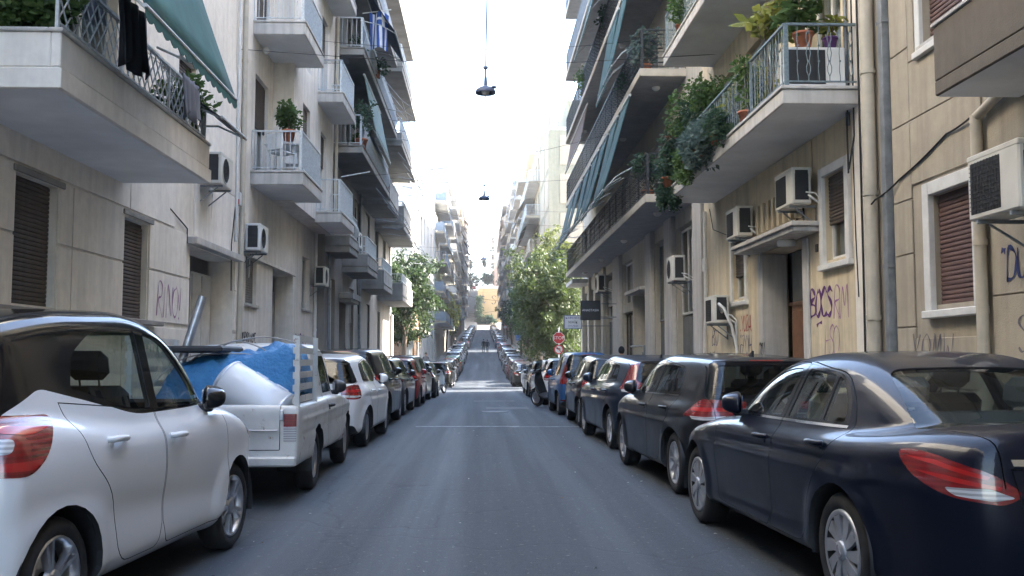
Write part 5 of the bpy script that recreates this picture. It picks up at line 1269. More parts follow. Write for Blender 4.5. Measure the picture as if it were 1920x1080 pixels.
# ===== left, second: pale block with small square balconies
F = L2 = Fc(-1, -5.1, 'apartment_building', 'pale apartment block with small square balconies and two door recesses, second on the left', 19.75, 29.35)
F.hull(19.75, 29.35, 0, H, M_L2)
ops = [(20.75, 21.75, 2.55, 3.55), (23.4, 25.9, .12, 3.55, .5), (27.2, 28.3, 2.75, 4.25), (21.3, 22.6, 5.5, 7.75), (21.3, 22.6, 8.87, 11.1), (21.3, 22.6, 12.25, 14.4)]
m = MB(); F.wall(m, 19.75, 29.35, 0, H, ops); F.build(m, 'wall', M_L2)
m = MB()   # projecting bay over the first floor
bo = [(24.3, 25.3, z, z + 2.4) for z in (5.5, 8.87, 12.25)] + [(27, 28, z, z + 2.3) for z in (5.5, 8.87, 12.25)]
F.wall(m, 23.1, 29.35, 5.15, H, bo, .5, .22); m.quad(F.p(23.1, 0, 5.15), F.p(23.1, .5, 5.15), F.p(23.1, .5, H), F.p(23.1, 0, H)); m.quad(F.p(29.35, 0, 5.15), F.p(29.35, .5, 5.15), F.p(29.35, .5, H), F.p(29.35, 0, H)); m.quad(F.p(23.1, 0, 5.15), F.p(29.35, 0, 5.15), F.p(29.35, .5, 5.15), F.p(23.1, .5, 5.15)); F.build(m, 'bay', M_L2)
F.window(20.75, 21.75, 2.55, 3.55, down=1, smat=M_SHUT3, curtain=0); F.window(27.2, 28.3, 2.75, 4.25)
for z in (5.5, 8.87, 12.25):
    F.window(21.3, 22.6, z, z + (2.25 if z < 8 else 2.15 if z > 12 else 2.23), down=.5 if z < 6 else .9, sill=False)
    F.window(24.3, 25.3, z, z + 2.4, o=.38, down=.75, sill=False); F.window(27, 28, z, z + 2.3, o=.38, down=.4, sill=False)
for k, z in enumerate((5.17, 8.54, 11.9, 15.3)):
    bA = F.balcony(21.0, 23.5, 1.15, z, .27, 'bars', M_WIRON, h=.88, lip=.02, single=(k == 0), far=False)
    m = MB(); F.box(m, 21.1, 23.4, 1.075, 1.082, z + .42, z + 1.12); F.build(m, 'screen', plain('blue_grey_screen', (.20, .25, .30), .7, var=.15), bA)
    bB = F.balcony(26.4, 29.0, 1.2, z - .07, .25, 'bars', M_WIRON, h=.9, wallo=.5, lip=.02)
    m = MB(); F.box(m, 26.5, 28.9, 1.125, 1.132, z + .34, z + 1.06); F.build(m, 'screen', MATS['blue_grey_screen'], bB)
m = MB(); F.box(m, 20.2, 25.95, .01, .08, 3.55, 3.62, 0, .01); F.build(m, 'string_course', M_L2)
for (u0, u1) in ((25.1, 25.7),):
    m = MB(); F.box(m, 23.5, 25.8, -.49, -.45, .15, 3.1); d_ = F.build(m, 'door', M_LEDGE); m = MB(); F.box(m, 24.55, 24.6, -.45, -.38, 1.0, 1.4); F.build(m, 'handle', M_STEEL, d_)
F.pipe([(28.9, .08, 5.1), (28.9, .08, .2)], .05, M_WFRAME); F.pipe([(29.25, .60, 16), (29.25, .60, 5.2)], .05, M_PIPE); F.pipe([(20.15, .06, 9), (20.15, .06, .2)], .035, M_GPIPE)
graffiti(F, 'TADEYEO HOME', 20.35, 1.72, .20, INK['black'], .035, .8, .1, 11); graffiti(F, 'QUAESOLI', 26.2, 1.6, .42, INK['purple'], .05, .75, .1, 12)
m = MB(); m.lathe([(0, -.09), (.07, -.05), (.09, 0), (.07, .06), (.03, .09), (0, .09)], 14, 0, Matrix.Translation(F.p(21.6, .16, 8.35))); F.build(m, 'globe_lamp', M_WFRAME)
ac_unit(F, 20.5, 3.62, 'white air conditioner beside the drainpipe over the louvred window', .14, mat=M_ACW); ac_unit(F, 28.75, 3.5, 'ivory air conditioner at the far corner of the pale block', .14)
potted('potted_shrub', F.p(21.35, .75, 5.5 + .72), 'bushy green shrub in terracotta pot on the square balcony', (.34, .38, .36), 900, .10, M_LEAF, .15, up=.35, seed=7)
t = empty('plastic_table', F.p(21.9, .55, 5.5), 0, 'white plastic table on the square balcony', 'table')
m = MB(); m.bbox(-.38, .38, -.42, .42, .66, .70, .01); m.build('table_top', M_ACW, t)
for a in (-.3, .3):
    for c in (-.34, .34): m = MB(); m.bar((a, c, 0), (a*.85, c*.85, .66), .05, .05); m.build('leg', M_ACW, t)
def chair(loc, rz, label):
    t = empty('plastic_chair', loc, rz, label, 'chair', 'white plastic chairs on the square balcony'); m = MB(); m.bbox(-.22, .22, -.22, .22, .42, .45, .01); m.build('seat', M_ACW, t); m = MB(); m.bbox(-.22, .22, .2, .24, .48, .85, .01); m.build('backrest', M_ACW, t)
    for a in (-.19, .19):
        for c in (-.19, .21): m = MB(); m.bar((a, c, 0), (a, c, .43 if c < 0 else .5), .035, .035); m.build('leg', M_ACW, t)
chair(F.p(21.35, .6, 5.5), R(150), 'white plastic chair at the near end of the square balcony'); chair(F.p(22.7, .6, 5.5), R(10), 'white plastic chair beyond the table on the square balcony')
def rack(F, u, o, z, label):
    t = empty('clothes_rack', F.p(u, o, z), 0, label, 'clothes rack', 'clothes drying racks'); 
    for k in range(4): m = MB(); m.tube([(0, k*.12, 0), (F.d*.85, k*.12, .02)], .006, 5); m.build('rod', M_DIRON, t)
    m = MB(); m.tube([(F.d*.85, 0, .02), (F.d*.85, .36, .02)], .008, 5); m.tube([(0, 0, 0), (0, .36, 0)], .008, 5); m.build('end_bar', M_DIRON, t)
rack(F, 26.2, .5, 9.6, 'dark wire drying rack folded out above the upper square balcony')
m = MB(); m.tube([F.p(26.6, 1.15, 6.4), F.p(26.6, 1.95, 6.55)], .016, 6); tag(m.build('pole', M_WIRON), 'white pole sticking out from the far square balcony rail', 'pole')

# ===== left, third: dark grey block crowded with balconies and awning frames
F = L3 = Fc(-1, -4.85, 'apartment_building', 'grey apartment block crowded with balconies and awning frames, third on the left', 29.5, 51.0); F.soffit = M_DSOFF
F.hull(29.5, 51.0, -.6, H + 1, M_L3)
ops = [(30.2, 31.6, .8, 3.9), (32.6, 34.1, .1, 3.3, .4), (35, 36.2, .8, 3.9), (40.2, 41.3, .7, 3.6), (44.4, 45.5, .8, 3.5)] + [(u, u + 1.5, z + .25, z + 2.5) for z in (4.9, 8.0, 11.1, 14.2) for u in (30.2, 33, 36.2, 39.6, 43, 46.4, 49)]
m = MB(); F.wall(m, 29.5, 51.0, -.6, H + 1, ops); F.build(m, 'wall', M_L3)
for o_ in ops:
    if o_[3] - o_[2] > 3 and len(o_) == 5: continue
    F.window(*o_[:4], down=rnd.choice([0, .4, .8, 1]), smat=rnd.choice([M_SHUT, M_SHUT3]), sill=o_[2] < 4)
m = MB(); F.box(m, 32.65, 34.05, -.39, -.34, .1, 3.2); d_ = F.build(m, 'door', plain('grey_door', (.15, .15, .15), .5)); m = MB(); F.box(m, 33.4, 33.44, -.34, -.28, 1.0, 1.4); F.build(m, 'handle', M_STEEL, d_)
m = MB(); F.box(m, 32.3, 34.5, .02, .5, 3.35, 3.55, 0, .01); F.box(m, 32.4, 34.4, .02, .42, 3.25, 3.35); F.build(m, 'door_canopy', M_LEDGE)
m = MB(); F.box(m, 50.4, 51.02, .02, .12, -.5, 3.6, 0, .01); F.build(m, 'corner_pilaster', M_CONC)
for (u0, u1, z, dep, base, rl) in ((29.55, 31.6, 4.62, .75, .25, 'bow'), (33, 36, 4.3, .9, .35, 'bars'), (38.4, 42.0, 4.1, .9, .5, 'bars'), (44.5, 50.5, 4.0, 1.15, .55, 'bars'),
        (29.55, 38.0, 7.72, 1.12, 0, 'bow'), (38.3, 42.2, 7.5, 1.12, .75, None), (43.0, 50.6, 7.15, 1.3, .75, 'mesh'), (29.55, 41.0, 10.82, 1.12, 0, 'bow'), (41.5, 50.6, 10.6, 1.3, .3, 'bars'), (29.55, 41.0, 13.9, 1.12, 0, 'bow'), (41.5, 50.6, 13.9, 1.3, .3, 'bars'), (29.55, 50.6, 17.2, 1.12, .2, 'bars')):
    b = F.balcony(u0, u1, dep, z, .2, rl, M_WIRON, h=.95, base=base, slabmat=M_LEDGE, lip=.03)
    if rl == 'bow' and u1 > 35: m = MB(); F.box(m, u0 + .2, u1 - .1, dep - .05, dep - .043, z + .4, z + 1.05); F.build(m, 'screen', MATS['blue_grey_screen'], b)
F.pipe([(29.9, .08, 16), (29.9, .08, .1)], .05, M_GPIPE); F.pipe([(37.3, .08, 16), (37.3, .08, .1)], .05, M_GPIPE); F.cable([(36, .05, 7), (36.8, .05, 4), (38, .05, 1.6), (36.6, .3, 1.5)], .02)
graffiti(F, 'BURO BOULEU', 39.6, -.05, .6, plain('spray_white', (.5, .5, .5), .8), .09, .8, .0, 14)
ac_unit(F, 34.6, 5.3, 'air conditioner on the grey block above the small balcony', .14, mat=M_ACW)
awning(F, 30.5, 34.0, 13.6, .9, 11.9, 2.0, 'dark blue grey awning above the flag', M_BLUEAWN, 2, .05)
awning(F, 31.0, 36.0, 10.6, .95, 8.7, 1.35, 'faded green awning hanging steeply below the third slab of the grey block', plain('faded_green_cloth', (.12, .19, .18), .85, var=.25), 2, .1)
def awning_frame(F, u0, u1, z, n, label):
    t = empty('folding_awning', F.p(u0, 1.1, z), 0, label, 'awning', 'bare awning frames'); og = F.p(u0, 1.1, z)
    for k in range(n):
        u = u0 + (u1-u0)*k/(n-1); m = MB(); m.tube([F.p(u, 1.1, z) - og, F.p(u + .2, 1.75, z - .75) - og, F.p(u + .2, 2.05, z - .95) - og, F.p(u + .3, 1.75, z - 1.15) - og, F.p(u, 1.12, z - 1.1) - og], .016, 5); m.build('arm', M_GPIPE, t)
    m = MB(); m.tube([F.p(u0 + .2, 1.75, z - .75) - og, F.p(u1 + .2, 1.75, z - .75) - og], .016, 5); m.tube([F.p(u0 + .2, 2.05, z - .95) - og, F.p(u1 + .2, 2.05, z - .95) - og], .012, 5); m.build('cross_bar', M_GPIPE, t)
awning_frame(F, 36, 41, 11.9, 4, 'bare grey awning frame on the third balcony of the grey block'); awning_frame(F, 42, 49, 10.4, 4, 'bare awning frame over the far balcony of the grey block')
awning_frame(F, 33.5, 37.5, 7.3, 3, 'bare awning frame below the second slab of the grey block'); awning_frame(F, 43, 49, 7.3, 4, 'low bare awning frame towards the far end of the grey block')
potted('potted_shrub', F.p(29.9, 1.02, 7.9), 'straggly shrub in a large terracotta pot on the second slab of the grey block', (.4, .5, .6), 420, .12, M_LEAFD, .2, up=.8, seed=9)
potted('hanging_plant', F.p(33.3, 1.1, 11.2), 'leafy plant leaning over the third slab of the grey block', (.5, .8, .4), 420, .12, M_LEAFD, .15, up=.2, seed=10)
for k in range(4): potted('potted_shrub', F.p(30.3 + k*.55, .85, 11.05), 'low potted plant, ' + ['first', 'second', 'third', 'fourth'][k] + ' from the wall in the row behind the upper white bowed rail', (.25, .25, .3), 160, .1, M_LEAFD, .13, up=.2, seed=20 + k)
for k in range(3): potted('potted_shrub', F.p(30.2 + k*.5, .85, 7.95), 'low potted plant behind the lower bowed rail, ' + ['nearest the viewer', 'in a yellow pot', 'farthest from the viewer'][k], (.22, .22, .25), 140, .1, M_LEAF, .13, up=.15, seed=30 + k, potmat=plain('yellow_pot', (.45, .42, .06), .6) if k == 1 else None)
# the flag: five blue and four white stripes, white cross on a blue canton
fl = empty('flag', F.p(31.0, 1.08, 12.75), 0, 'blue and white striped flag with a white cross hanging from the balcony', 'flag'); og = F.p(31.0, 1.08, 12.75)
mB = plain('flag_blue', (.03, .09, .33), .8); mW = plain('flag_white', (.72, .73, .75), .8)
def flag_pt(a, b): return Vector((F.d*(.04 + .62*a + .03*math.sin(a*9 + b*2)), -.12 - .1*a + .12*math.sin(a*7.5 + b), -.08 - 1.2*b - .08*a - .03*math.sin(a*8)))
mb_ = MB(); mw_ = MB(); NA, NBb = 36, 30
for i in range(NA):
    for j in range(NBb):
        a0, a1, b0, b1 = i/NA, (i+1)/NA, j/NBb, (j+1)/NBb; st = int((a0 + a1)/2*9); cant = a0 > 4/9 - .001 and b0 < .40
        if cant: blue = not (abs((a0 + a1)/2 - (4/9 + 1)/2) < .058 or abs((b0 + b1)/2 - .20) < .04)
        else: blue = st % 2 == 0
        (mb_ if blue else mw_).add([flag_pt(a0, b0), flag_pt(a1, b0), flag_pt(a1, b1), flag_pt(a0, b1)], [(0, 1, 2, 3)], 0, True)
mb_.build('blue_cloth', mB, fl); mw_.build('white_cloth', mW, fl); m = MB(); m.tube([(-F.d*.2, 0, -.08), (F.d*.75, -.15, 0)], .02, 8); m.build('pole', M_WFRAME, fl)

# ===== right, nearest: brown-grey stucco block
F = R1 = Fc(1, 5.1, 'apartment_building', 'brown stucco apartment block with white framed window, nearest on the right', -2.0, 12.85)
F.hull(-2, 12.85, 0, H, M_R1)
ops = [(9.68, 10.62, 1.98, 3.22), (5.2, 6.3, 1.98, 3.22), (9.75, 10.75, 5.0, 6.5), (6, 7.5, 4.6, 6.6), (9.75, 10.75, 8, 9.5), (2, 3, 4.9, 6.4)]
m = MB(); F.wall(m, -2, 12.85, 0, H, ops, 0, .2); F.build(m, 'wall', M_R1)
g = .007
for (a, b, zs) in ((11.12, 11.62, (.12, 1.05, 1.75, 2.62, 3.27, 4.2, 5.1, 6.2, 7.2)), (10.80, 11.12, (.12, 1.05, 1.62)), (9.5, 10.80, (.12, 1.05, 1.62)), (9.50, 11.12, (3.42, 4.2)), (7.3, 9.40, (.12, 1.05, 2.0, 2.75, 3.42, 4.2)), (4, 7.3, (.12, 1.05, 1.62)), (3.0, 5.0, (1.62, 2.6, 3.42, 4.2)), (6.5, 7.3, (1.62, 2.6, 3.42, 4.2)), (5, 6.5, (3.42, 4.2)), (9.9, 11.12, (4.2, 4.9)), (10.95, 11.12, (4.9, 6.2, 7.2)), (7.6, 9.6, (4.9, 6.2, 7.2))):
    for z0, z1 in zip(zs, zs[1:]): panel(F, a, b, z0, z1, M_R1, .024, 'stucco_panel', g)
F.window(9.68, 10.62, 1.98, 3.22, o=-.09, down=1, smat=M_SHUT2, single=True, surround=.15, sill=False, curtain=0, proud=.07); F.window(5.2, 6.3, 1.98, 3.22, down=1, smat=M_SHUT2, surround=.15, sill=False)
F.window(9.75, 10.75, 5.0, 6.5, down=1, smat=M_SHUT2, surround=.12, curtain=0); F.window(9.75, 10.75, 8, 9.5, down=1, smat=M_SHUT2, surround=.12); F.window(6, 7.5, 4.6, 6.6, down=.6); F.window(2, 3, 4.9, 6.4, down=1)
for z in (3.86, 6.95, 10.0):
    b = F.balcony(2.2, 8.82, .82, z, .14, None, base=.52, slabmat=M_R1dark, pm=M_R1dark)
F.pipe([(9.47, .09, 3.85), (9.47, .09, .15)], .06, M_PIPE); F.pipe([(9.47, .09, 3.83), (9.0, .09, 3.95), (8.2, .09, 3.98)], .05, M_PIPE, clamps=False)
m = MB(); F.box(m, 11.66, 11.78, .0, .10, .15, 16, 0, .008); F.build(m, 'metal_duct', M_GPIPE)
for z in (2.5, 5.6): m = MB(); F.box(m, 11.64, 11.80, .0, .105, z, z + .05); F.build(m, 'duct_clamp', M_GPIPE)
F.pipe([(12.12, .10, 16), (12.12, .10, .15)], .085, M_PIPE)
m = MB(); F.box(m, 12.32, 12.84, .002, .05, .12, H - .3, 0, .012); F.build(m, 'edge_pilaster', M_L1)
F.cable([(12.3, .10, 3.35), (11.9, .14, 3.38), (11.4, .04, 3.55), (10.2, .04, 3.83), (9.5, .06, 3.9), (8.6, .04, 4.0)], .012, sag=.02); F.cable([(12.5, .07, 16), (12.5, .07, 2.6), (12.52, .07, .3)], .014); F.cable([(12.7, .06, 9), (12.72, .06, 4.4), (12.8, .12, 3.9), (12.86, .10, 4.6), (12.86, .06, 5.2)], .013)
F.cable([(12.78, .06, 4.3), (12.75, .06, 3.0), (12.7, .06, 2.2)], .008)
graffiti(F, 'SIL', 8.95, 1.45, .34, INK['grey'], .03, .8, 0, 21, .03); graffiti(F, '"DUT', 9.22, 2.14, .30, INK['navy'], .045, .85, .1, 22, .03); graffiti(F, 'YOMW', 11.25, 1.30, .36, INK['grey'], .028, 1.0, .2, 23, .03); graffiti(F, 'LOCO', 9.1, 1.1, .2, INK['red'], .012, .8, .1, 24, .03)
ac_unit(F, 8.36, 2.66, 'large ivory air conditioner over the cream pipe on the brown stucco wall', .22, .86, .60, .33, rect=True)

# ===== right, second: ochre block with the ornate balcony
F = R2 = Fc(1, 5.12, 'apartment_building', 'ochre apartment block with a canopied door and an ornate iron balcony, second on the right', 12.9, 21.9)
F.hull(12.9, 21.9, 0, H, M_R2)
ops = [(13.2, 14.08, 2.82, 4.08), (15.1, 17.6, .12, 3.28, .46), (18.45, 19.4, 2.55, 3.75), (13.3, 14.6, 5.02, 7.3), (16.2, 18.2, 5.02, 7.3), (13.3, 14.6, 8.1, 10.4), (16.2, 18.2, 8.1, 10.4), (19.2, 20.5, 5.02, 7.3)]
m = MB(); F.wall(m, 12.9, 21.9, 0, H, ops, 0, .2); F.build(m, 'wall', M_R2)
F.window(13.2, 14.08, 2.82, 4.08, o=-.09, down=.58, smat=M_SHUT3 if False else M_SHUT, surround=.14, curtain=1, sill=False, single=True, mull=0, proud=.06)
F.window(18.45, 19.4, 2.55, 3.75, o=-.09, down=.62, surround=.13, curtain=0, sill=False, mull=0)
for a, c in ((13.3, 14.6), (16.2, 18.2), (19.2, 20.5)): F.window(a, c, 5.02, 7.3, mull=1, sill=False, curtain=.9)
for a, c in ((13.3, 14.6), (16.2, 18.2)): F.window(a, c, 8.1, 10.4, mull=1, sill=False, down=.5)
m = MB(); F.box(m, 14.3, 17.75, .0, .42, 3.30, 3.38, 0, .01); F.box(m, 14.24, 17.8, .0, .47, 3.381, 3.45, 0, .01); F.build(m, 'door_canopy', M_CONC)
m = MB(); m.lathe([(.13, 0), (.15, -.03), (.14, -.10), (0, -.115)], 20, 0, Matrix.Translation(F.p(15.4, .18, 3.30))); F.build(m, 'canopy_lamp', M_ACW)
m = MB(); F.box(m, 17.3, 17.58, -.44, .03, .12, 3.27, 0, .01); F.build(m, 'marble_jamb', M_CONC); m = MB(); F.box(m, 14.82, 15.08, .0, .04, .12, 3.27, 0, .01); F.build(m, 'marble_jamb', M_CONC)
m = MB(); F.box(m, 15.12, 16.9, -.45, -.38, .12, 2.3); d_ = F.build(m, 'door', M_WOOD); 
for a, c in ((15.2, 15.95), (16.05, 16.82)): m = MB(); F.box(m, a, c, -.379, -.36, .3, 2.2, 0, .012); F.build(m, 'door_leaf', M_WOOD, d_)
m = MB(); F.box(m, 15.12, 16.9, -.45, -.40, 2.36, 3.25); F.build(m, 'transom', plain('frosted_glass', (.14, .14, .13), .25, coat=.5)); m = MB(); F.box(m, 15.1, 16.95, -.42, -.35, 2.3, 2.36); F.build(m, 'transom_bar', M_WOOD)
m = MB(); F.box(m, 15.0, 17.4, .005, .02, 3.62, 4.15); v_ = F.build(m, 'vent', M_UNLIT)
for k in range(8): m = MB(); F.box(m, 15.05 + k*.31, 15.17 + k*.31, .02, .12, 3.62, 4.15, 0, .008); F.build(m, 'vent_fin', M_R2, v_)
m = MB(); F.box(m, 14.6, 17.6, .005, .03, 4.16, 4.76, 0, .008); F.build(m, 'panel', M_R2); m = MB(); F.box(m, 14.42, 14.52, .0, .015, 3.0, 3.12); F.build(m, 'bell_plate', M_GRILLE)
b = F.balcony(12.56, 20.9, 1.1, 4.79, .20, 'ornate', M_IRON, h=.86, single=True, lip=.025); b2 = F.balcony(12.3, 20.9, 1.1, 7.86, .20, 'ornate', M_IRON, h=.86, lip=.025); F.balcony(12.3, 20.9, 1.1, 10.94, .20, 'bars', M_IRON, h=.86, lip=.025)
F.pipe([(21.55, .07, 4.7), (21.55, .07, 2.3), (21.7, .07, 2.0), (21.72, .07, 1.2)], .04, M_WFRAME); F.pipe([(12.98, .06, 12), (12.98, .06, 4.6)], .03, M_GPIPE)
F.cable([(21.2, .04, 4.7), (20.9, .04, 4.2), (19.6, .04, 3.9)], .009); F.cable([(21.75, .05, 4.7), (21.75, .05, 2.8), (21.4, .05, 2.3), (20.4, .05, 2.2)], .009); m = MB(); F.box(m, 21.7, 21.85, .0, .08, 3.35, 3.65, 0, .01); F.build(m, 'meter_box', M_AC)
ac_unit(F, 14.75, 3.72, 'ivory air conditioner between the white framed window and the vent fins', .12, .85, rect=True); ac_unit(F, 17.9, 3.63, 'ivory air conditioner left of the vent fins, above the narrow window', .12, .8, rect=True); ac_unit(F, 19.65, 2.08, 'ivory air conditioner low on the ochre wall with a curling white hose', .14, .8, rect=True)
m = MB(); T = [F.p(19.2, .3, 2.3), F.p(18.95, .42, 2.45), F.p(18.8, .36, 2.36), F.p(18.85, .2, 2.0), F.p(18.95, .08, 1.6), F.p(18.95, .06, .9)]; m.tube(T, .03, 8); F.build(m, 'curled_hose', M_ACW)
graffiti(F, 'BOCS', 14.85, 2.0, .42, INK['purple'], .072, .80, .12, 31); graffiti(F, '_', 14.55, 1.90, .34, INK['purple'], .05, 1, .0, 32); graffiti(F, 'RIM', 13.85, 1.95, .46, INK['mauve'], .03, .55, .1, 33); graffiti(F, 'HSO', 14.25, 1.42, .44, INK['mauve'], .022, .55, .1, 34)
graffiti(F, '@', 19.5, 1.55, .52, INK['black'], .022, 1, 0, 35); graffiti(F, '.YO24.', 18.95, 1.9, .30, INK['red'], .032, .8, .1, 36); graffiti(F, '"ZOH', 18.95, 1.45, .36, INK['blue'], .025, .95, .0, 37); graffiti(F, '_', 18.6, 1.36, .3, INK['blue'], .04, 1.4, 0, 38)
graffiti(F, 'SLE', 19.4, 1.25, .38, INK['navy'], .035, .7, .2, 40); graffiti(F, 'BSU', 21.3, 1.65, .34, INK['navy'], .03, .7, .2, 41); graffiti(F, 'WM', 21.55, 1.12, .4, INK['black'], .05, .6, .3, 42)
gk = Fc(1, 5.12 + .46, None, '', 15.1, 17.6)
m = MB(); gj = graffiti(F, 'OKM', 17.56, 1.32, .34, INK['black'], .03, .35, .0, 39, .035)
# things on the ornate balcony
t = empty('air_conditioner', F.p(12.98, .55, 5.04), R(-90), 'white air conditioner standing on the ornate balcony under two pots', 'air conditioner', 'air conditioner units on the walls')
m = MB(); m.bbox(-.15, .15, -.42, .42, .04, .62, .015); m.build('casing', M_ACW, t); m = MB(); m.bbox(.15, .158, -.38, .14, .1, .58, .006); m.build('fan_grille', M_GRILLE, t)
for a in (-.34, .34): m = MB(); m.bbox(-.14, .14, a - .03, a + .03, 0, .04, .006); m.build('foot', M_BLACK, t)
t.rotation_euler = (0, 0, R(-90))
potted('potted_palm', F.p(12.98, .66, 5.68), 'broad leafed plant in terracotta pot on the balcony air conditioner', (.35, .28, .30), 150, .20, M_LEAF, .14, up=.35, seed=51)
potted('potted_succulent', F.p(12.98, .28, 5.68), 'small spiky plant in a purple pot on the balcony air conditioner', (.13, .13, .22), 60, .14, M_LEAFY, .10, potmat=plain('purple_pot', (.16, .06, .22), .5), up=.2, seed=52)
potted('monstera', F.p(14.2, .75, 5.0), 'tall plant with large yellow green leaves rising over the ornate rail', (.45, .5, .3), 150, .22, M_LEAFY, .16, up=1.25, seed=53)
potted('climbing_plant', F.p(14.6, 1.02, 5.0), 'climbing plant wound up the ornate rail', (.16, .4, .5), 420, .10, M_LEAF, .13, up=.45, seed=54)
for k, (u, o, rx, ry, rz_, n, sz, lf, up, nm, lb, fw) in enumerate(((17.0, 1.2, .26, 1.1, .50, 1300, .12, M_LEAFB, .0, 'trailing_plant', 'blue green feathery plant spilling through the middle of the ornate rail', None), (18.6, .6, .5, .9, .7, 800, .13, M_LEAFD, .7, 'flowering_shrub', 'dark flowering shrub with red blooms behind the ornate rail', M_LEAFR), (19.6, .8, .5, .8, .9, 900, .12, M_LEAF, .6, 'bushy_plant', 'tall bushy green plant near the far end of the ornate rail', None), (20.4, .9, .4, .5, .7, 600, .14, M_LEAFD, .4, 'flowering_shrub', 'flowering shrub at the very far end of the ornate balcony', M_LEAFR), (15.9, .6, .4, .5, .4, 300, .14, M_LEAFY, .6, 'potted_shrub', 'yellow green shrub in the middle of the ornate balcony', None), (17.8, .8, .4, .6, .5, 500, .12, M_LEAF, .9, 'bushy_plant', 'mid green plant standing high beside the red blooms', None))):
    potted(nm, F.p(u, o, 5.0), lb, (rx*1.25, ry*1.2, rz_*1.25), int(n*3.2), sz*.82, lf, .16, up=up, seed=60 + k, flower=fw)
potted('trailing_plant', F.p(16.0, 1.14, 5.0), 'dark trailing plant on the ornate rail nearer than the blue green one', (.22, .7, .4), 1400, .09, M_LEAFD, .14, up=.1, seed=91); potted('trailing_plant', F.p(18.3, 1.18, 5.0), 'mid green trailing plant hanging through the ornate rail beyond the blue green one', (.26, .8, .5), 1900, .09, M_LEAF, .14, up=-.05, seed=92); potted('trailing_plant', F.p(20.2, 1.16, 5.0), 'fine leafed creeper hanging from the far corner of the ornate balcony', (.25, .5, .6), 1500, .09, M_LEAFD, .14, up=-.1, seed=93)
potted('trailing_plant', F.p(19.5, .95, 8.08), 'trailing plant on the upper ornate balcony', (.4, .7, .5), 500, .12, M_LEAF, .15, up=.2, seed=70)

# ===== right, third: long stone-grey block with teal awnings and shop fronts
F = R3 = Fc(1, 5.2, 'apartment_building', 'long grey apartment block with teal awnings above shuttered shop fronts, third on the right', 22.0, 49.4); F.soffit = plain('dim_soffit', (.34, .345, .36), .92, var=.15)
F.hull(22, 49.4, -.5, 21.5, M_R3)
gops = [(23.0, 25.5, .05, 4.8, .3), (26.7, 28.7, .05, 4.8, .3), (29.9, 33.0, .0, 3.5, .9), (33.1, 35.4, -.05, 3.0, .2), (33.1, 35.4, 3.3, 4.8, .2), (37.4, 40.2, -.15, 4.8, .25), (41, 43, -.2, 4.6, .25), (43.8, 45.6, -.2, 4.6, .25), (46.4, 48.6, -.25, 4.6, .25)]
fl_ = (5.4, 8.77, 11.9, 15.0, 18.1)
uops = [(u, u + 1.7, z + .05, z + 2.35) for z in fl_ for u in (24.6, 27.9, 31.2, 34.5, 37.8, 41.1, 44.4, 47.2)]
m = MB(); F.wall(m, 22, 49.4, -.5, 21.5, gops + uops); F.build(m, 'wall', M_R3)
M_RGATE = plain('grey_corrugated_metal', (.17, .18, .185), .55, .4, var=.2, scale=3)
def gate(u0, u1, z0, z1):
    m = MB(); n = int((u1-u0)/.13)
    for i in range(n): a = u0 + (u1-u0)*i/n; F.box(m, a, a + (u1-u0)/n*.62, -.18, -.14, z0, z1); F.box(m, a + (u1-u0)/n*.62, a + (u1-u0)/n, -.18, -.16, z0, z1)
    m.v = m.v; g_ = F.build(m, 'gate', M_RGATE); return g_
gate(23.0, 25.5, .08, 2.45); gate(26.7, 28.7, .05, 2.4)
F.window(23.05, 25.45, 2.5, 4.75, o=-.12, mull=2, sill=False, curtain=0); F.window(26.75, 28.65, 2.45, 4.75, o=-.12, mull=1, sill=False, curtain=.6, frame=M_GPIPE)
F.window(33.15, 35.35, -.02, 2.95, mull=2, sill=False, frame=M_SHUT, curtain=0); F.window(33.15, 35.35, 3.3, 4.78, mull=1, sill=False, curtain=1)
for a, c in ((37.4, 40.2), (41, 43), (43.8, 45.6), (46.4, 48.6)):
    F.window(a + .05, c - .05, -.15, 2.9, mull=2, sill=False, curtain=0, frame=M_GPIPE); F.window(a + .05, c - .05, 3.0, 4.55, mull=1, sill=False, down=.7, smat=M_SHUT3)
for a, c in ((22.05, 22.95), (25.6, 26.6), (28.8, 29.8), (35.5, 37.3), (40.3, 40.9), (43.1, 43.7), (45.7, 46.3), (48.7, 49.38)):
    m = MB(); F.box(m, a, c, .002, .14, -.45, 5.18, 0, .015); F.build(m, 'pilaster', M_CONC if a < 37 else M_R3)
m = MB(); F.box(m, 29.9, 33.0, .0, .3, 3.5, 3.62, 0, .01); F.build(m, 'door_canopy', M_CONC); m = MB(); F.box(m, 31.0, 32.9, -.88, -.84, .05, 2.6); d_ = F.build(m, 'door', M_LEDGE); m = MB(); F.box(m, 31.9, 31.94, -.84, -.78, 1.0, 1.3); F.build(m, 'handle', M_STEEL, d_)
m = MB()
for pts in (((30.2, .1, 0), (30.2, .1, 1.75), (32.9, .1, 1.75)), ((30.45, .1, 0), (30.45, .1, 1.55))): m.tube([F.p(*q) for q in pts], .035, 6)
F.build(m, 'pipe_rail', M_GPIPE)
for o_ in uops: F.window(*o_[:4], down=rnd.choice([0, .3, .6, 1]), sill=False, smat=rnd.choice([M_SHUT3, M_SHUT, M_WFRAME]))
for k, z in enumerate(fl_):
    bb = F.balcony(23.3 + (.7 if k else 0), 45.9, 1.2, z - .2, .2, 'grid' if k != 3 else 'bars', M_DIRON if k < 3 else M_GPIPE, h=1.02, slabmat=plain('cream_slab', (.46, .42, .35), .9, var=.15), lip=.0)
    for q in range(4):
        u = 25 + q*6; m = MB(); m.lathe([(.11, 0), (.11, -.04), (.06, -.09), (0, -.1)], 14, 0, Matrix.Translation(F.p(u, .6, z - .21))); F.build(m, 'ceiling_lamp', M_ACW, bb)
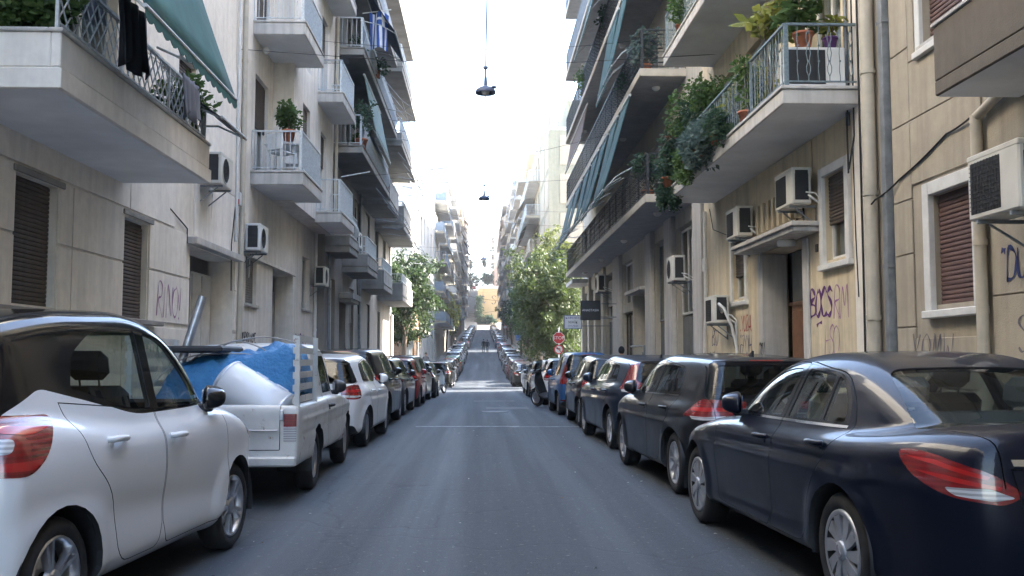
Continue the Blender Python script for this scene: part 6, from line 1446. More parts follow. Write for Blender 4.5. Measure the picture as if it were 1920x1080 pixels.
m = MB(); F.box(m, 45.95, 49.35, .0, .9, 4.95, 5.15, 0, .01); F.build(m, 'canopy_slab', M_CONC)
ac_unit(F, 23.9, 3.28, 'ivory air conditioner with round fan in front of the tall shop window', .2, .85, .62); ac_unit(F, 38.6, 4.0, 'grey air conditioner under the long slab above the shop fronts', .3, .9, .7)
for k, (a, c, zb_, ob_) in enumerate(((25.6, 27.4, 5.9, 1.95), (27.9, 29.7, 6.1, 1.8), (30.2, 32.0, 6.0, 1.9), (32.6, 34.6, 6.3, 1.75), (35.2, 37.4, 6.4, 1.7), (38.2, 40.6, 6.3, 1.8), (41.4, 44.6, 6.5, 1.7))):
    awning(F, a, c, 8.5, 1.2, zb_, ob_, 'teal awning over the first long balcony, ' + ['first', 'second', 'third', 'fourth', 'fifth', 'sixth', 'seventh'][k] + ' from the near end', M_TEALAWN, 2, .12, scal=.3)
awning_frame(F, 37, 45.5, 7.2, 5, 'bare white awning arms reaching out over the far end of the first long balcony')
awning(F, 25.2, 27.0, 11.65, 1.2, 9.2, 1.75, 'teal awning over the second long balcony, nearest the viewer', M_TEALAWN, 2, .12, scal=.3); awning(F, 27.6, 30.0, 11.65, 1.2, 9.4, 1.6, 'teal awning over the second long balcony, second from the near end', M_TEALAWN, 2, .12, scal=.3); awning(F, 30.0, 35.5, 14.7, 1.2, 12.6, 1.75, 'teal awning over the third long balcony', M_TEALAWN, 3, .14, scal=.3); awning(F, 38.0, 45.5, 11.55, 1.0, 10.2, 1.25, 'brown ragged awning at the far end of the second long balcony', M_BROWNAWN, 3, .1, scal=.5)
for k, (u, z, lf) in enumerate(((24.6, 8.77, M_LEAFB), (24.4, 5.4, M_LEAFD), (31.5, 11.9, M_LEAFD), (27.2, 8.77, M_LEAFD), (38.5, 11.9, M_LEAF))):
    potted('trailing_plant', F.p(u, .95, z), ['grey green shrub pushing through the near end of the second grey rail', 'dark plant at the near corner of the first grey rail', 'spiky plant hanging over the third grey rail', 'dark plant under the second floor teal awning', 'small plant far along the third grey rail'][k], (.5, .7, .6), 520, .13, lf, .17, up=.55, seed=80 + k)
def box_sign(name, x0, x1, y, z0, z1, mat, lines, label, edge):
    t = empty(name, (x0, y, z0), 0, label, 'sign'); m = MB(); m.bbox(0, x1-x0, -.09, .09, 0, z1-z0, .01); m.build('board', mat, t)
    m = MB()
    for a, b_, c, d in ((-.02, x1-x0+.02, -.02, .0), (-.02, x1-x0+.02, z1-z0, z1-z0+.02)): m.box(a, b_, -.1, .1, c, d)
    m.box(-.02, -.0, -.1, .1, .0, z1-z0); m.box(x1-x0, x1-x0+.02, -.1, .1, 0, z1-z0); m.build('rim', edge, t)
    for (txt, sz, zz, mt) in lines: text_mesh(txt, sz, mt, 'lettering', t, Matrix.Translation(((x1-x0)/2, -.093, zz)) @ Matrix.Rotation(math.pi/2, 4, 'X'))
    m = MB()
    for zz in (.1, z1-z0-.1): m.tube([(x1-x0, 0, zz), (FR + .12 - x0, 0, zz)], .02, 6)
    m.build('bracket', M_GPIPE, t); return t
M_SW = plain('sign_white', (.68, .69, .7), .5, var=.05); M_SN = plain('sign_black', (.012, .014, .02), .35); M_SBL = plain('sign_blue', (.04, .05, .22), .5)
box_sign('shop_sign', 3.72, 4.42, 36.2, 2.80, 3.50, M_SN, [('ANASTASIA', .122, .35, M_SW)], 'black square sign reading ANASTASIA above the pavement', M_DIRON)
box_sign('cafe_sign', 3.25, 3.90, 38.0, 2.52, 3.02, M_SW, [('ΚΑΦΕΝΕΙΟ', .115, .41, M_SBL), ('ΜΑΪΚ', .15, .24, M_SN), ('ΟΥΖΕΡΙ', .115, .085, M_SBL)], 'white sign with blue Greek lettering left of the black sign', M_SBL)
# ------------------------------------------------------------------ the rest of the street
M_FW = [stucco('far_white_render', (.56, .535, .49), .2, .1, 60, .25), stucco('far_cream_render', (.40, .335, .245), .25, .1, 60, .3), stucco('far_grey_render', (.34, .325, .30), .25, .1, 60, .3), stucco('far_ochre_render', (.40, .30, .18), .25, .1, 60, .3), stucco('far_rose_render', (.40, .295, .24), .25, .1, 60, .3)]
M_CREAMR = plain('cream_railing', (.58, .52, .42), .6, var=.1)
M_GREENW = stucco('pale_green_render', (.29, .265, .19), .2, .15, 80, .35)
M_DPANE = plain('dark_pane', (.03, .035, .04), .08, coat=.6)
def brickmat():
    k = NB('brick_wall'); b = k.new('ShaderNodeTexBrick'); b.inputs['Scale'].default_value = 2.2; b.inputs['Mortar Size'].default_value = .03
    b.inputs[1].default_value = (.34, .19, .12, 1); b.inputs[2].default_value = (.42, .27, .18, 1); b.inputs[3].default_value = (.35, .32, .28, 1)
    mp = k.new('ShaderNodeMapping'); mp.inputs['Rotation'].default_value = (math.pi/2, 0, 0); k.link(k.coord('World'), mp.inputs[0]); k.link(mp.outputs[0], b.inputs[0])
    k.color(k.mix(k.ramp(k.noise(3, 5), [(.3, 0), (.8, .5)]), b.outputs[0], (.25, .17, .12))); k.set(Roughness=.95); MATS['brick_wall'] = k.m; return k.m
M_BRICK = brickmat()
def far_window(F, u0, u1, z0, z1, par=None, shut=0, smat=None, o=-.1):
    m = MB(); f = .06
    for a, b, c, d in ((u0, u0+f, z0, z1), (u1-f, u1, z0, z1), (u0+f, u1-f, z0, z0+f), (u0+f, u1-f, z1-f, z1), ((u0+u1)/2-.04, (u0+u1)/2+.04, z0+f, z1-f)): F.box(m, a, b, o-.05, o, c, d)
    w = F.build(m, 'window', rnd.choice([M_WFRAME, M_SHUT, M_WFRAME]), par)
    m = MB(); m.quad(F.p(u0, o-.04, z0), F.p(u1, o-.04, z0), F.p(u1, o-.04, z1), F.p(u0, o-.04, z1)); F.build(m, 'pane', M_DPANE, w)
    if shut: m = MB(); F.box(m, u0+.02, u1-.02, o+.002, o+.03, z1-(z1-z0)*shut, z1-.01); F.build(m, 'shutter', smat or M_SHUT, w)
def block(side, u0, u1, X, floors, label, mat, gf=4.4, fh=3.05, dep=1.15, step=3.1, rail='panel', awn=(), base=.0, name='apartment_building', bal=True, bu=None, end_win=True, slab=None, rm=None, floors_b=None):
    z0 = min(zr(u0), zr(u1)) - .5; g = zr((u0+u1)/2) + gf; top = g + floors*fh
    F = Fc(side, X, name, label, u0, u1); F.hull(u0, u1, z0, top, mat)
    n = max(1, int((u1-u0-.8)/step)); us = [u0 + .9 + (u1-u0-1.2)*i/n for i in range(n)]
    ops = [(u, u+1.5, g+.25+k*fh, g+2.5+k*fh) for k in range(floors) for u in us] + [(u, u+1.7, zr(u+.8)+.15, g-1.0) for u in us]
    m = MB(); F.wall(m, u0, u1, z0, top, ops); F.build(m, 'wall', mat)
    for o_ in ops: far_window(F, *o_[:4], shut=rnd.choice([0, 0, .4, .8, 1]), smat=rnd.choice([M_SHUT, M_SHUT3, M_WFRAME, M_SHUT2]))
    if bal:
        for k in (floors_b or range(floors)):
            a, b = bu or (u0 + .15, u1 - .15)
            sp_ = [(a, b)] if b - a < 9 or int(u0) % 3 == 0 else [(a, a + (b-a)*.42), (a + (b-a)*.56, b)] if (int(u0) + k) % 2 else [(a, a + (b-a)*.28), (a + (b-a)*.38, a + (b-a)*.66), (a + (b-a)*.76, b)]
            for a, b in sp_: F.balcony(a, b, dep * (1 if (k + int(u0)) % 2 else .78), g + k*fh - .1, .2, rail if (k + int(u0)) % 3 else 'bars', rm or rnd.choice([M_WIRON, M_CREAMR, M_GPIPE, M_CREAMR]), h=.98, base=base, slabmat=slab or (M_FW[1] if int(u0) % 2 else M_FW[0]))
    m = MB(); F.box(m, u0 + 1, u1 - 1, -5, -1.5, top + .25, top + 2.6); F.build(m, 'roof_cabin', mat)
    m = MB()
    F.box(m, u0 + .1, u1 - .1, -.15, -.03, top + .25, top + 1.1); F.build(m, 'roof_parapet', mat)
    for k in range(3):
        u = rnd.uniform(u0 + 1, u1 - 1); m = MB(); h_ = rnd.uniform(1.6, 3.2); m.tube([F.p(u, -1, top), F.p(u, -1, top + .3 + h_)], .025, 5)
        for q in range(4): m.tube([F.p(u - .35, -1, top + h_ - q*.16), F.p(u + .35, -1, top + h_ - q*.16)], .012, 4)
        F.build(m, 'antenna', M_GPIPE)
    if bal and u0 > 80:
        for k in range(floors - 1):
            if rnd.random() < .6:
                a = u0 + 1 + rnd.random()*(u1-u0)*.5; cl, mt = rnd.choice([('cream', M_CREAMAWN), ('cream', M_CREAMAWN), ('white', M_WHAWN), ('teal', M_TEALAWN), ('brown', M_BROWNAWN)])
                awning(F, a, min(u1 - .5, a + rnd.uniform(4, 8)), g + k*fh + 2.85, 1.0, g + k*fh + rnd.uniform(1.2, 2.0), rnd.uniform(1.5, 2.0), f'{cl} awning, floor {["one", "two", "three", "four", "five", "six", "seven", "eight"][k]}, {label}'.replace(' apartment', ''), mt, 2, .1, scal=.8)
    for (k, a, b, mt, lb) in awn: awning(F, a, b, g + k*fh + 2.7, 1.0, g + k*fh + 1.3, 1.75, lb, mt, 2, .1, scal=.6)
    return F, g
M_CREAMAWN = plain('cream_awning_cloth', (.55, .49, .38), .85, var=.1)
M_WHAWN = plain('white_awning_cloth', (.66, .65, .62), .85, var=.08)
# left side going up
Fb = Fc(-1, -4.4, 'brick_building', 'low brick building with pale corner strip behind the left tree', 59.0, 66.5)
Fb.hull(59.0, 66.5, -.8, 6.6, M_BRICK); m = MB(); Fb.wall(m, 59, 66.5, -.8, 6.6, [(60.5, 62, .6, 2.6), (63.5, 65.5, -.4, 2.4)]); Fb.build(m, 'wall', M_BRICK)
far_window(Fb, 60.5, 62, .6, 2.6); far_window(Fb, 63.5, 65.5, -.4, 2.4, shut=1); m = MB(); Fb.box(m, 58.94, 59.3, -.3, .06, -.5, 6.7); Fb.build(m, 'corner_strip', M_WFRAME); m = MB(); Fb.box(m, 60.2, 66, .0, .8, 2.9, 3.05); Fb.build(m, 'canopy', M_CONC)
block(-1, 66.6, 80, -4.9, 3, 'white apartment block with solid balcony behind the left street tree', M_FW[0], 4.2, step=4.2, base=.5, rail='bars', bu=(68, 73.5), floors_b=(1,))
block(-1, 80.1, 97.4, -5.0, 3, 'bare white apartment block between two blocks with balconies on the left', M_FW[0], 4.4, step=5, bal=False)
block(-1, 97.5, 127.8, -4.9, 5, 'white apartment block with blue glass balcony fronts on the left', M_FW[0], 3.6, 3.05, 1.2, 3.4, 'panel', [(1, 104, 110, M_CREAMAWN, 'cream awning low on the white block with blue glass fronts'), (2, 114, 122, M_CREAMAWN, 'cream awning high on the white block with blue glass fronts')], rm=MATS['blue_grey_screen'])
block(-1, 136.2, 163, -4.9, 7, 'grey apartment block past the second left corner', M_FW[2], 4.2, step=3.8, awn=[(1, 140, 147, M_CREAMAWN, 'cream awning on the grey block past the second left corner')])
block(-1, 163.1, 192, -4.9, 7, 'cream apartment block halfway up the left slope', M_FW[1], 4.2, step=3.8, awn=[(2, 168, 175, M_TEALAWN, 'teal awning halfway up the left slope')])
block(-1, 192.1, 226, -5.0, 8, 'rose apartment block high on the left slope', M_FW[4], 4.2, step=4.2)
block(-1, 226.1, 262, -4.9, 8, 'white apartment block just below the steps on the left', M_FW[0], 4.2, step=4.2)
# right side going up
F, g_ = block(1, 72.5, 84, 5.05, 5, 'pale olive apartment block with cream panels behind the right trees', M_GREENW, 3.9, 3.0, step=3.6, bal=False)
for k in range(5):
    m = MB(); m.box(5.9, 7.6, 72.44, 72.49, g_ + k*3.0 + .3, g_ + k*3.0 + 2.6); F.build(m, 'cream_panel', M_FW[1])
    for a, b in ((73.0, 77), (78, 83)): m = MB(); F.box(m, a, b, .0, .03, g_ + k*3 + .2, g_ + k*3 + 2.7); F.build(m, 'cream_panel', M_FW[1])
block(1, 84.1, 106, 5.05, 5, 'cream apartment block with deep balconies past the pale olive block', M_FW[1], 4.0, 3.1, 1.3, 3.6, 'bars', [(0, 86, 93, M_CREAMAWN, 'cream awning low on the block with deep balconies'), (2, 87, 95, M_BROWNAWN, 'brown awning high on the block with deep balconies')], slab=M_FW[1])
block(1, 106.1, 127.8, 5.1, 6, 'ochre apartment block before the second right corner', M_FW[3], 4.2, step=3.6, awn=[(1, 110, 118, M_CREAMAWN, 'cream awning on the ochre block')])
block(1, 136.2, 160, 5.1, 7, 'white apartment block past the second right corner', M_FW[0], 4.2, step=3.6)
block(1, 160.1, 190, 5.1, 7, 'cream apartment block with awning halfway up the right slope', M_FW[1], 4.2, step=3.8, awn=[(1, 165, 174, M_CREAMAWN, 'cream awning halfway up the right slope')])
block(1, 190.1, 225, 5.1, 8, 'cream apartment block high on the right slope', M_FW[1], 4.2, step=4)
block(1, 225.1, 266, 5.1, 8, 'rose apartment block just below the retaining wall', M_FW[4], 4.2, step=4)
# hilltop
block(1, 347, 372, 4.0, 6, 'rose and white apartment block on the hilltop to the right', M_FW[4], 3.5, step=4, end_win=True)
block(1, 300, 340, 6.0, 4, 'white apartment block beside the terrace on the right', M_FW[0], 4, step=4)
block(-1, 350, 380, -6.3, 6, 'tall narrow apartment block on the hilltop to the left', M_FW[2], 3.5, step=4)
block(-1, 276, 312, -6.2, 4, 'cream apartment block beside the steps on the left', M_FW[1], 4, step=4); block(-1, 312.1, 346, -6.2, 4, 'white apartment block beside the top of the steps', M_FW[0], 4, step=4)
tw = empty('retaining_wall', (1.6, 285, zr(285)), 0, 'ochre retaining wall with dark scrawls closing the end of the street', 'wall'); og = Vector(tw.location)
m = MB(); m.box(-1.45 - og.x, 5.8 - og.x, 0, 62, 9 - og.z, 21.6 - og.z); m.build('wall', stucco('ochre_wall', (.50, .36, .19), .3, .1, 40, .3), tw)
m = MB(); m.box(-1.5 - og.x, 5.85 - og.x, -.15, .2, 21.6 - og.z, 22.4 - og.z); m.build('coping', M_CONC, tw)
class _E(Fc):
    def p(s, u, o, z): return Vector((u - 0, 285 - o, z))
E_ = _E(-1, 0, None, '', 0, 0); E_.org = og; E_.root = tw
graffiti(E_, 'E3SU' if False else 'SU', 2.6, 17.0, 2.6, INK['black'], .22, 1.0, 0, 61, .03); graffiti(E_, '~', -.2, 16.5, 2.2, INK['grey'], .3, 1.0, 0, 62, .03)
# blocks behind the camera close the street
for side, X in ((-1, -5.0), (1, 5.1)):
    block(side, -24, -2.2 if side > 0 else 1.9, X, 5, 'apartment block standing behind the viewpoint on the ' + ('left' if side < 0 else 'right'), M_FW[1 if side < 0 else 2], 4.2, step=4)

M_LEAFO = leafmat('pale_olive_leaf', (.04, .06, .014), (.10, .115, .03)); M_LEAFG = leafmat('mid_green_leaf', (.016, .036, .013), (.038, .062, .022))
M_LEAFM = leafmat('olive_leaf', (.018, .036, .010), (.05, .07, .018))
# ------------------------------------------------------------------ trees
def tree(loc, h, crown, n, size, mat, label, trunk=.16, seed=1, cat='tree', name='street_tree', lean=(0, 0), group='street trees', trunk_h=.35, clumps=34, droop=.35):
    """tapered trunk with limbs; leaves in drooping sprays round the limb tips, with gaps"""
    rs = random.Random(seed); nr = np.random.RandomState(seed); root = empty(name, loc, 0, label, cat, group)
    c = Vector(crown[:3]); rad = crown[3:]
    t = MB(); top = Vector((lean[0]*.5, lean[1]*.5, h*trunk_h)); t.tube([(0, 0, -.3), (lean[0]*.1, lean[1]*.1, h*trunk_h*.5), top], trunk, 9, r2=trunk*.75); t.build('trunk', M_BARK, root)
    lm = MB(); tips = []
    for k in range(clumps):
        while True:
            p = Vector((rs.uniform(-1, 1), rs.uniform(-1, 1), rs.uniform(-1, 1)))
            if .25 < p.length < 1: break
        q = c + Vector((p.x*rad[0], p.y*rad[1], p.z*rad[2])); tips.append(q)
        mid = top.lerp(q, .5) + Vector((rs.uniform(-.2, .2), rs.uniform(-.2, .2), rs.uniform(0, .4)))
        if k % 2 == 0: lm.tube([top - Vector((0, 0, .2)), top.lerp(mid, .5), mid, q], trunk*.4, 5, r2=.012, cap=False)
    lm.build('limbs', M_BARK, root)
    P = []; per = n // clumps
    for q in tips:
        s = rs.uniform(.5, 1.15) * (sum(rad)/3)*.36
        for b in range(5):
            o = np.array(q) + nr.normal(0, s*.5, 3); d = nr.normal(0, 1, 3); d[2] = d[2]*.4 - droop; d /= np.linalg.norm(d)
            L = s*nr.uniform(.6, 1.4); k = per//5; tt = nr.rand(k)
            P.append(o + np.outer(tt*L, d) + nr.normal(0, s*.16, (k, 3)) + np.stack([0*tt, 0*tt, -.25*(tt*L)**2], 1))
    P = np.concatenate(P); N = len(P)
    d = nr.normal(0, 1, (N, 3)); d[:, 2] -= droop*2; d /= np.linalg.norm(d, axis=1, keepdims=True); r_ = nr.normal(0, 1, (N, 3)); w = np.cross(d, r_); w /= np.linalg.norm(w, axis=1, keepdims=True)
    sz = size*nr.uniform(.6, 1.5, (N, 1)); V = np.stack([P, P + d*sz*.5 + w*sz*.22, P + d*sz, P + d*sz*.5 - w*sz*.22], 1).reshape(-1, 3)
    me = bpy.data.meshes.new('crown'); me.vertices.add(4*N); me.vertices.foreach_set('co', V.ravel()); me.loops.add(4*N); me.loops.foreach_set('vertex_index', np.arange(4*N)); me.polygons.add(N); me.polygons.foreach_set('loop_start', np.arange(0, 4*N, 4)); me.update(calc_edges=True)
    me.materials.append(mat); link_mesh('crown', me, root); return root
tree((4.6, 56.5, zr(56)), 9.5, (-.45, 0, 5.2, 1.7, 3.6, 3.0), 20000, .22, M_LEAFM, 'large feathery green tree leaning over the street behind the stop sign', .2, 1, lean=(-.8, 0), clumps=60)
tree((4.5, 64.0, zr(64)), 12, (.1, 0, 7.6, 1.3, 3.5, 2.7), 11000, .24, M_LEAFO, 'tall yellow green tree in front of the pale olive block', .2, 2, lean=(-.3, 0), clumps=46)
tree((4.4, 71.0, zr(71)), 9, (-.1, 0, 5.2, 1.2, 4.0, 2.4), 9000, .24, M_LEAFM, 'mid green tree further along the right pavement', .16, 3, lean=(-.8, 0), clumps=40)
tree((4.5, 90.0, zr(90)), 9, (0, 0, 5.5, 1.0, 5.0, 2.4), 7000, .30, M_LEAF, 'green tree below the deep balconies on the right', .16, 4, lean=(-.8, 0), clumps=34)
tree((4.5, 112.0, zr(112)), 10, (.2, 0, 5.8, .8, 5.0, 2.4), 6000, .36, M_LEAFD, 'dark tree before the second right corner', .16, 5, lean=(-.8, 0), clumps=30)
tree((-4.6, 55.5, zr(56)), 9, (-.2, 1.5, 5.5, 1.9, 3.2, 2.5), 19000, .22, M_LEAFG, 'feathery dark green tree at the first left corner', .17, 6, lean=(.3, 0), clumps=50)
tree((-4.6, 67.0, zr(67)), 8, (-.4, 0, 4.6, .9, 3.0, 1.5), 6000, .22, M_LEAFG, 'dark green tree in front of the white block on the left', .15, 7, lean=(.4, 0), clumps=36)
tree((-4.6, 122.0, zr(122)), 10, (.2, 0, 5.4, .8, 4.0, 2.2), 6000, .32, M_LEAFY, 'yellow green tree lit by the sun at the second left corner', .15, 8, lean=(.4, 0), clumps=30)
tree((-4.7, 145.0, zr(145)), 9, (0, 0, 5, .6, 5.0, 2.2), 4000, .36, M_LEAF, 'green tree past the second left corner', .15, 9, lean=(.4, 0), clumps=26)
for k, (y, lb) in enumerate(((150, 'green tree past the second right corner'), (178, 'green tree halfway up the right pavement'), (205, 'green tree high on the right pavement'))):
    tree((4.6, y, zr(y)), 9, (.3, 0, 5, .6, 4.0, 2.2), 3500, .42, [M_LEAF, M_LEAFD, M_LEAF][k], lb, .15, 30 + k, lean=(-.6, 0), clumps=24)
tree((-1.2, 283, zr(283) - 2), 12, (0, 0, 5.5, .25, 1.0, 4.6), 3000, .5, M_LEAFD, 'narrow dark cypress hedge beside the steps', .2, 11, name='cypress', trunk_h=.2, clumps=40, droop=0, group=None)
tree((2.2, 282, zr(282) - 1.2), 6, (0, 0, 2.0, 2.2, 1.0, 1.2), 3000, .45, M_LEAFD, 'dark shrubs below the ochre retaining wall', .2, 12, name='shrub', trunk_h=.2, clumps=30, droop=0, cat='shrub', group=None)
tree((1.6, 338, 22.4), 9, (0, 0, 6.5, 2.1, 2.1, 1.9), 5000, .45, M_LEAFD, 'round clipped dark tree on the hilltop', .2, 13, name='clipped_tree', trunk_h=.5, clumps=50, droop=0, group=None)
tree((-4.0, 352, 25.5), 8, (0, 0, 4.0, 2.6, 3, 2.6), 4000, .5, M_LEAFD, 'dark bushy tree at the top of the steps', .2, 14, name='bushy_tree', trunk_h=.3, clumps=40, droop=0, group=None)
def palm(loc, h, label, seed):
    rs = random.Random(seed); root = empty('palm_tree', loc, 0, label, 'palm tree', 'palm trees on the hilltop'); m = MB(); m.tube([(0, 0, 0), (.1, 0, h*.5), (0, 0, h)], .28, 9, r2=.22); m.build('trunk', M_BARK, root)
    m = MB()
    for k in range(34):
        a = rs.uniform(0, 6.28); el = rs.uniform(-.9, 1.1); L = rs.uniform(1.8, 2.6); d = Vector((math.cos(a)*math.cos(el), math.sin(a)*math.cos(el), math.sin(el))); pts = [Vector((0, 0, h)) + d*L*t + Vector((0, 0, -1.1*t*t)) for t in (0, .25, .5, .75, 1)]
        sd_ = Vector((-math.sin(a), math.cos(a), 0))
        for i in range(4):
            w0, w1 = (.10, .32, .34, .24, .03)[i], (.10, .32, .34, .24, .03)[i+1]; m.add([pts[i] - sd_*w0, pts[i] + sd_*w0, pts[i+1] + sd_*w1, pts[i+1] - sd_*w1], [(0, 1, 2, 3)])
    m.build('fronds', M_LEAFD, root)
    m = MB(); leaf_cloud(m, (0, 0, h - 1.3), (.7, .7, 1.3), 160, .7, rs, 1.5); m.build('dry_fronds', plain('dry_palm', (.28, .18, .10), .9), root)
palm((-4.6, 358, 25.5), 11.5, 'palm tree with dry skirt left of the street axis', 1); palm((.7, 356, 25.5), 12, 'palm tree with dry skirt behind the hanging lamp', 2)
# ------------------------------------------------------------------ air
def haze(density=.0006):
    m = MB(); m.box(-1000, 1000, -400, 1000, -3, 75); o = m.build('haze', None); o.data.materials.clear()
    mt = bpy.data.materials.new('haze'); mt.use_nodes = True; n = mt.node_tree.nodes; n.remove(n['Principled BSDF']); v = n.new('ShaderNodeVolumePrincipled'); v.inputs['Color'].default_value = (1, .97, .93, 1); v.inputs['Density'].default_value = density; v.inputs['Anisotropy'].default_value = .3
    mt.node_tree.links.new(v.outputs[0], n['Material Output'].inputs['Volume']); o.data.materials.append(mt); o['kind'] = 'stuff'
haze()
# ------------------------------------------------------------------ parked cars
def put(root, sp, X, Y, yaw=0.0, axle='front'):
    """stand the car so that its street-side wheel (front or rear) is at X, Y; yaw degrees turn the nose towards the street"""
    side = 1 if X > 0 else -1           # left flank of right-hand cars shows, right flank of left-hand cars
    s = sp['fo'] + (sp['wb'] if axle == 'rear' else 0); lx = sp['L'] / 2 - s; ly = (sp['W'] / 2 - .035) * side
    ph = R(90 + yaw * side)
    x = X - (lx * math.cos(ph) - ly * math.sin(ph)); y = Y - (lx * math.sin(ph) + ly * math.cos(ph))
    root.location = (x, y, zr(y)); root.rotation_euler = (0, -math.atan(slope(y)), ph)
    return root
def build_car(kind, color, label, X, Y, yaw=0, axle='front', cat='car', h=.034, name='parked_car'):
    c = make_car(name, SPEC[kind], (*color, 1), label, cat, h); put(c, SPEC[kind], X, Y, yaw, axle); c['group'] = 'cars parked along both kerbs'; return c
CARS = {}
def stretch(sp, k, z0=.2, only=None):
    """the white hatchback stands taller than most"""
    Z = lambda z: z if z < z0 else z0 + (z - z0)*k
    for q in ('body', 'cabin'): sp[q] = [(p[0], Z(p[1]), *p[2:]) for p in sp[q]]
    sp['inset'] = [(Z(p[0]), p[1]) for p in sp['inset']]; sp['lines'] = [(Z(l[0]), Z(l[1]), *l[2:]) for l in sp['lines']]
    sp['regions'] = [(r[0], r[1] if r[2] == 'top' else [(p[0], Z(p[1]), *p[2:]) for p in r[1]], *r[2:]) for r in sp['regions']]
    sp['H'] = Z(sp['H']); sp['zbelt'] = Z(sp['zbelt']); sp['mirror'] = (sp['mirror'][0], Z(sp['mirror'][1]), sp['mirror'][2]); sp['handles'] = [(h[0], Z(h[1]), *h[2:]) for h in sp['handles']]; sp['plate'] = Z(sp['plate'])
stretch(SPEC['city'], 1.105); stretch(SPEC['city'], 1.15, 1.12); SPEC['city'].update(Rw=.312, Ra=.368, Rr=.225)
CARS['city'] = build_car('city', (.72, .73, .74), 'white hatchback with black roof, nearest car on the left', -1.80, 7.2, 5.5, h=.03)
CARS['saloon'] = build_car('saloon', (.002, .004, .013), 'dark blue saloon with chrome window strip, nearest car on the right', 1.80, 8.2, 3.6, h=.032)
CARS['golf'] = build_car('golf', (.011, .012, .014), 'black hatchback directly in front of the dark blue saloon', 1.80, 12.55, 3.0)
CARS['coupe_hatch'] = build_car('coupe_hatch', (.018, .032, .058), 'slate blue hatchback with tall curving red tail lights on the right', 1.80, 17.4, 2.5)
CARS['polo'] = build_car('polo', (.72, .73, .74), 'white hatchback with steel wheels in front of the loaded pickup', -1.74, 17.75, 1.0)
# ------------------------------------------------------------------ pickup
L = 4.45
SPEC['pickup'] = dict(L=L, W=1.66, H=1.56, fo=.72, wb=2.55, Rw=.315, Ra=.375, Rr=.20, Ww=.18, rim='steel', zbelt=.95, tumble=.13, shoulder=.045, rcrown=.04, crown=.01, kb=.05, kc=.09, kj=.02, flare=.014, flw=.06, zf=.34, seat_s=1.75, woff=.03,
    body=[(.03, .34, .06), (0, .5, .1), (.03, .76, .08), (1.0, .90, .2), (1.4, .945, .1), (L - .03, .945, .02), (L, .9, .02), (L, .42, .04), (L - .06, .35, .04), (3.0, .36, .1), (1.2, .33, .1)],
    cabin=[(1.05, .85), (1.15, .92, .05), (1.75, 1.50, .15), (2.05, 1.565, .3), (2.62, 1.55, .12), (2.76, 1.46, .06), (2.84, .93, .03), (2.82, .85)],
    plan=[(0, 0, 0), (0, .7, .2), (.1, .92, .2), (.5, 1.0, .3), (L - .5, 1.0, .3), (L - .01, .985, .05), (L, .97, .03), (L, 0, 0)],
    cplan=[(1.0, 0, 0), (1.0, .80, .1), (1.7, .96, .3), (2.6, .96, .2), (2.85, .9, .1), (2.85, 0, 0)],
    inset=[(.1, .06), (.34, .04), (.42, .012), (.6, .004), (.75, 0), (.9, .008), (1.0, .04)], lines=[(.66, .66, .02, .010, .2, L - .1), (.80, .80, .02, -.008, .2, L - .1)],
    regions=[('DEL', [(2.93, .73, .03), (L - .06, .73, .03), (L - .06, -.73, .03), (2.93, -.73, .03)], 'top', lambda c: c[:, 2] > .8),
        ('front_door', [(1.28, .92), (1.28, .5, .05), (1.34, .37, .05), (2.40, .37, .06), (2.52, .62, .1), (2.54, .94), (2.48, 1.46, .04), (1.84, 1.46, .15)], 'side', None, .003),
        ('window', [(1.62, .985, .02), (2.47, .985, .02), (2.42, 1.41, .03), (1.92, 1.41, .06)], 'side'),
        ('windscreen', sym([(.66, .97, .05), (.58, 1.44, .06)]), 'front', FRONTF(2.0)), ('rear_window', sym([(.60, 1.02, .05), (.55, 1.42, .05)]), 'rear', REARF(2.5)),
        ('tailgate', sym([(.64, .52, .01), (.64, .96, 0)]), 'rear', REARF(L - .12), .004),
        ('tail_light', ob(0, [(L, .675, .86, .01), (L, .795, .86, .01), (L, .795, .74), (L, .675, .74)]), ('o', 0), REARF(L - .2)),
        ('reverse_light', ob(0, [(L, .675, .735), (L, .795, .735), (L, .795, .60, .01), (L, .675, .60, .01)]), ('o', 0), REARF(L - .2)),
        ('headlight', ob(180, [(0, .45, .72), (0, .75, .72), (0, .75, .58), (0, .45, .58)]), ('o', 180), FRONTF(.5)), ('grille', sym([(.42, .56), (.42, .74)]), 'front', FRONTF(.5))],
    mirror=(1.55, .98, M_BLACK), handles=[(2.4, .84, M_BLACK)], plate=.47)

M_OLDW = None
def oldpaint():
    k = NB('old_white_paint'); n1 = k.noise(3, 6, .65); n2 = k.noise(9, 5, .7); n3 = k.noise(1.2, 4, .6, k.coord('Object', (1, 1, 4)))
    c = k.ramp(n1, [(.3, (.50, .50, .48)), (.7, (.64, .64, .62))]); c = k.mix(k.ramp(n3, [(.5, 0), (.8, .5)]), c, (.33, .31, .27)); c = k.mix(k.ramp(n2, [(.60, 0), (.68, .85)]), c, (.16, .075, .035))
    k.color(c); k.set(Roughness=.42, Coat_Weight=.3, Coat_Roughness=.2); k.bump(k.noise(2.6, 3, .5), .5, .03); MATS['old_white_paint'] = k.m; return k.m
SPEC['pickup']['paint'] = oldpaint()
pk = build_car('pickup', (.7, .7, .7), 'old white pickup loaded with a tank and blue tarpaulin', -1.78, 10.38, -1.0, 'rear', 'pickup truck', .034, 'pickup_truck')
LP = SPEC['pickup']['L']; px = lambda s: LP/2 - s
m = MB(); m.box(px(LP - .05), px(2.9), -.74, .74, .54, .57); m.build('bed_floor', plain('bed_floor_steel', (.2, .19, .18), .7, .3, var=.4, scale=8), pk)
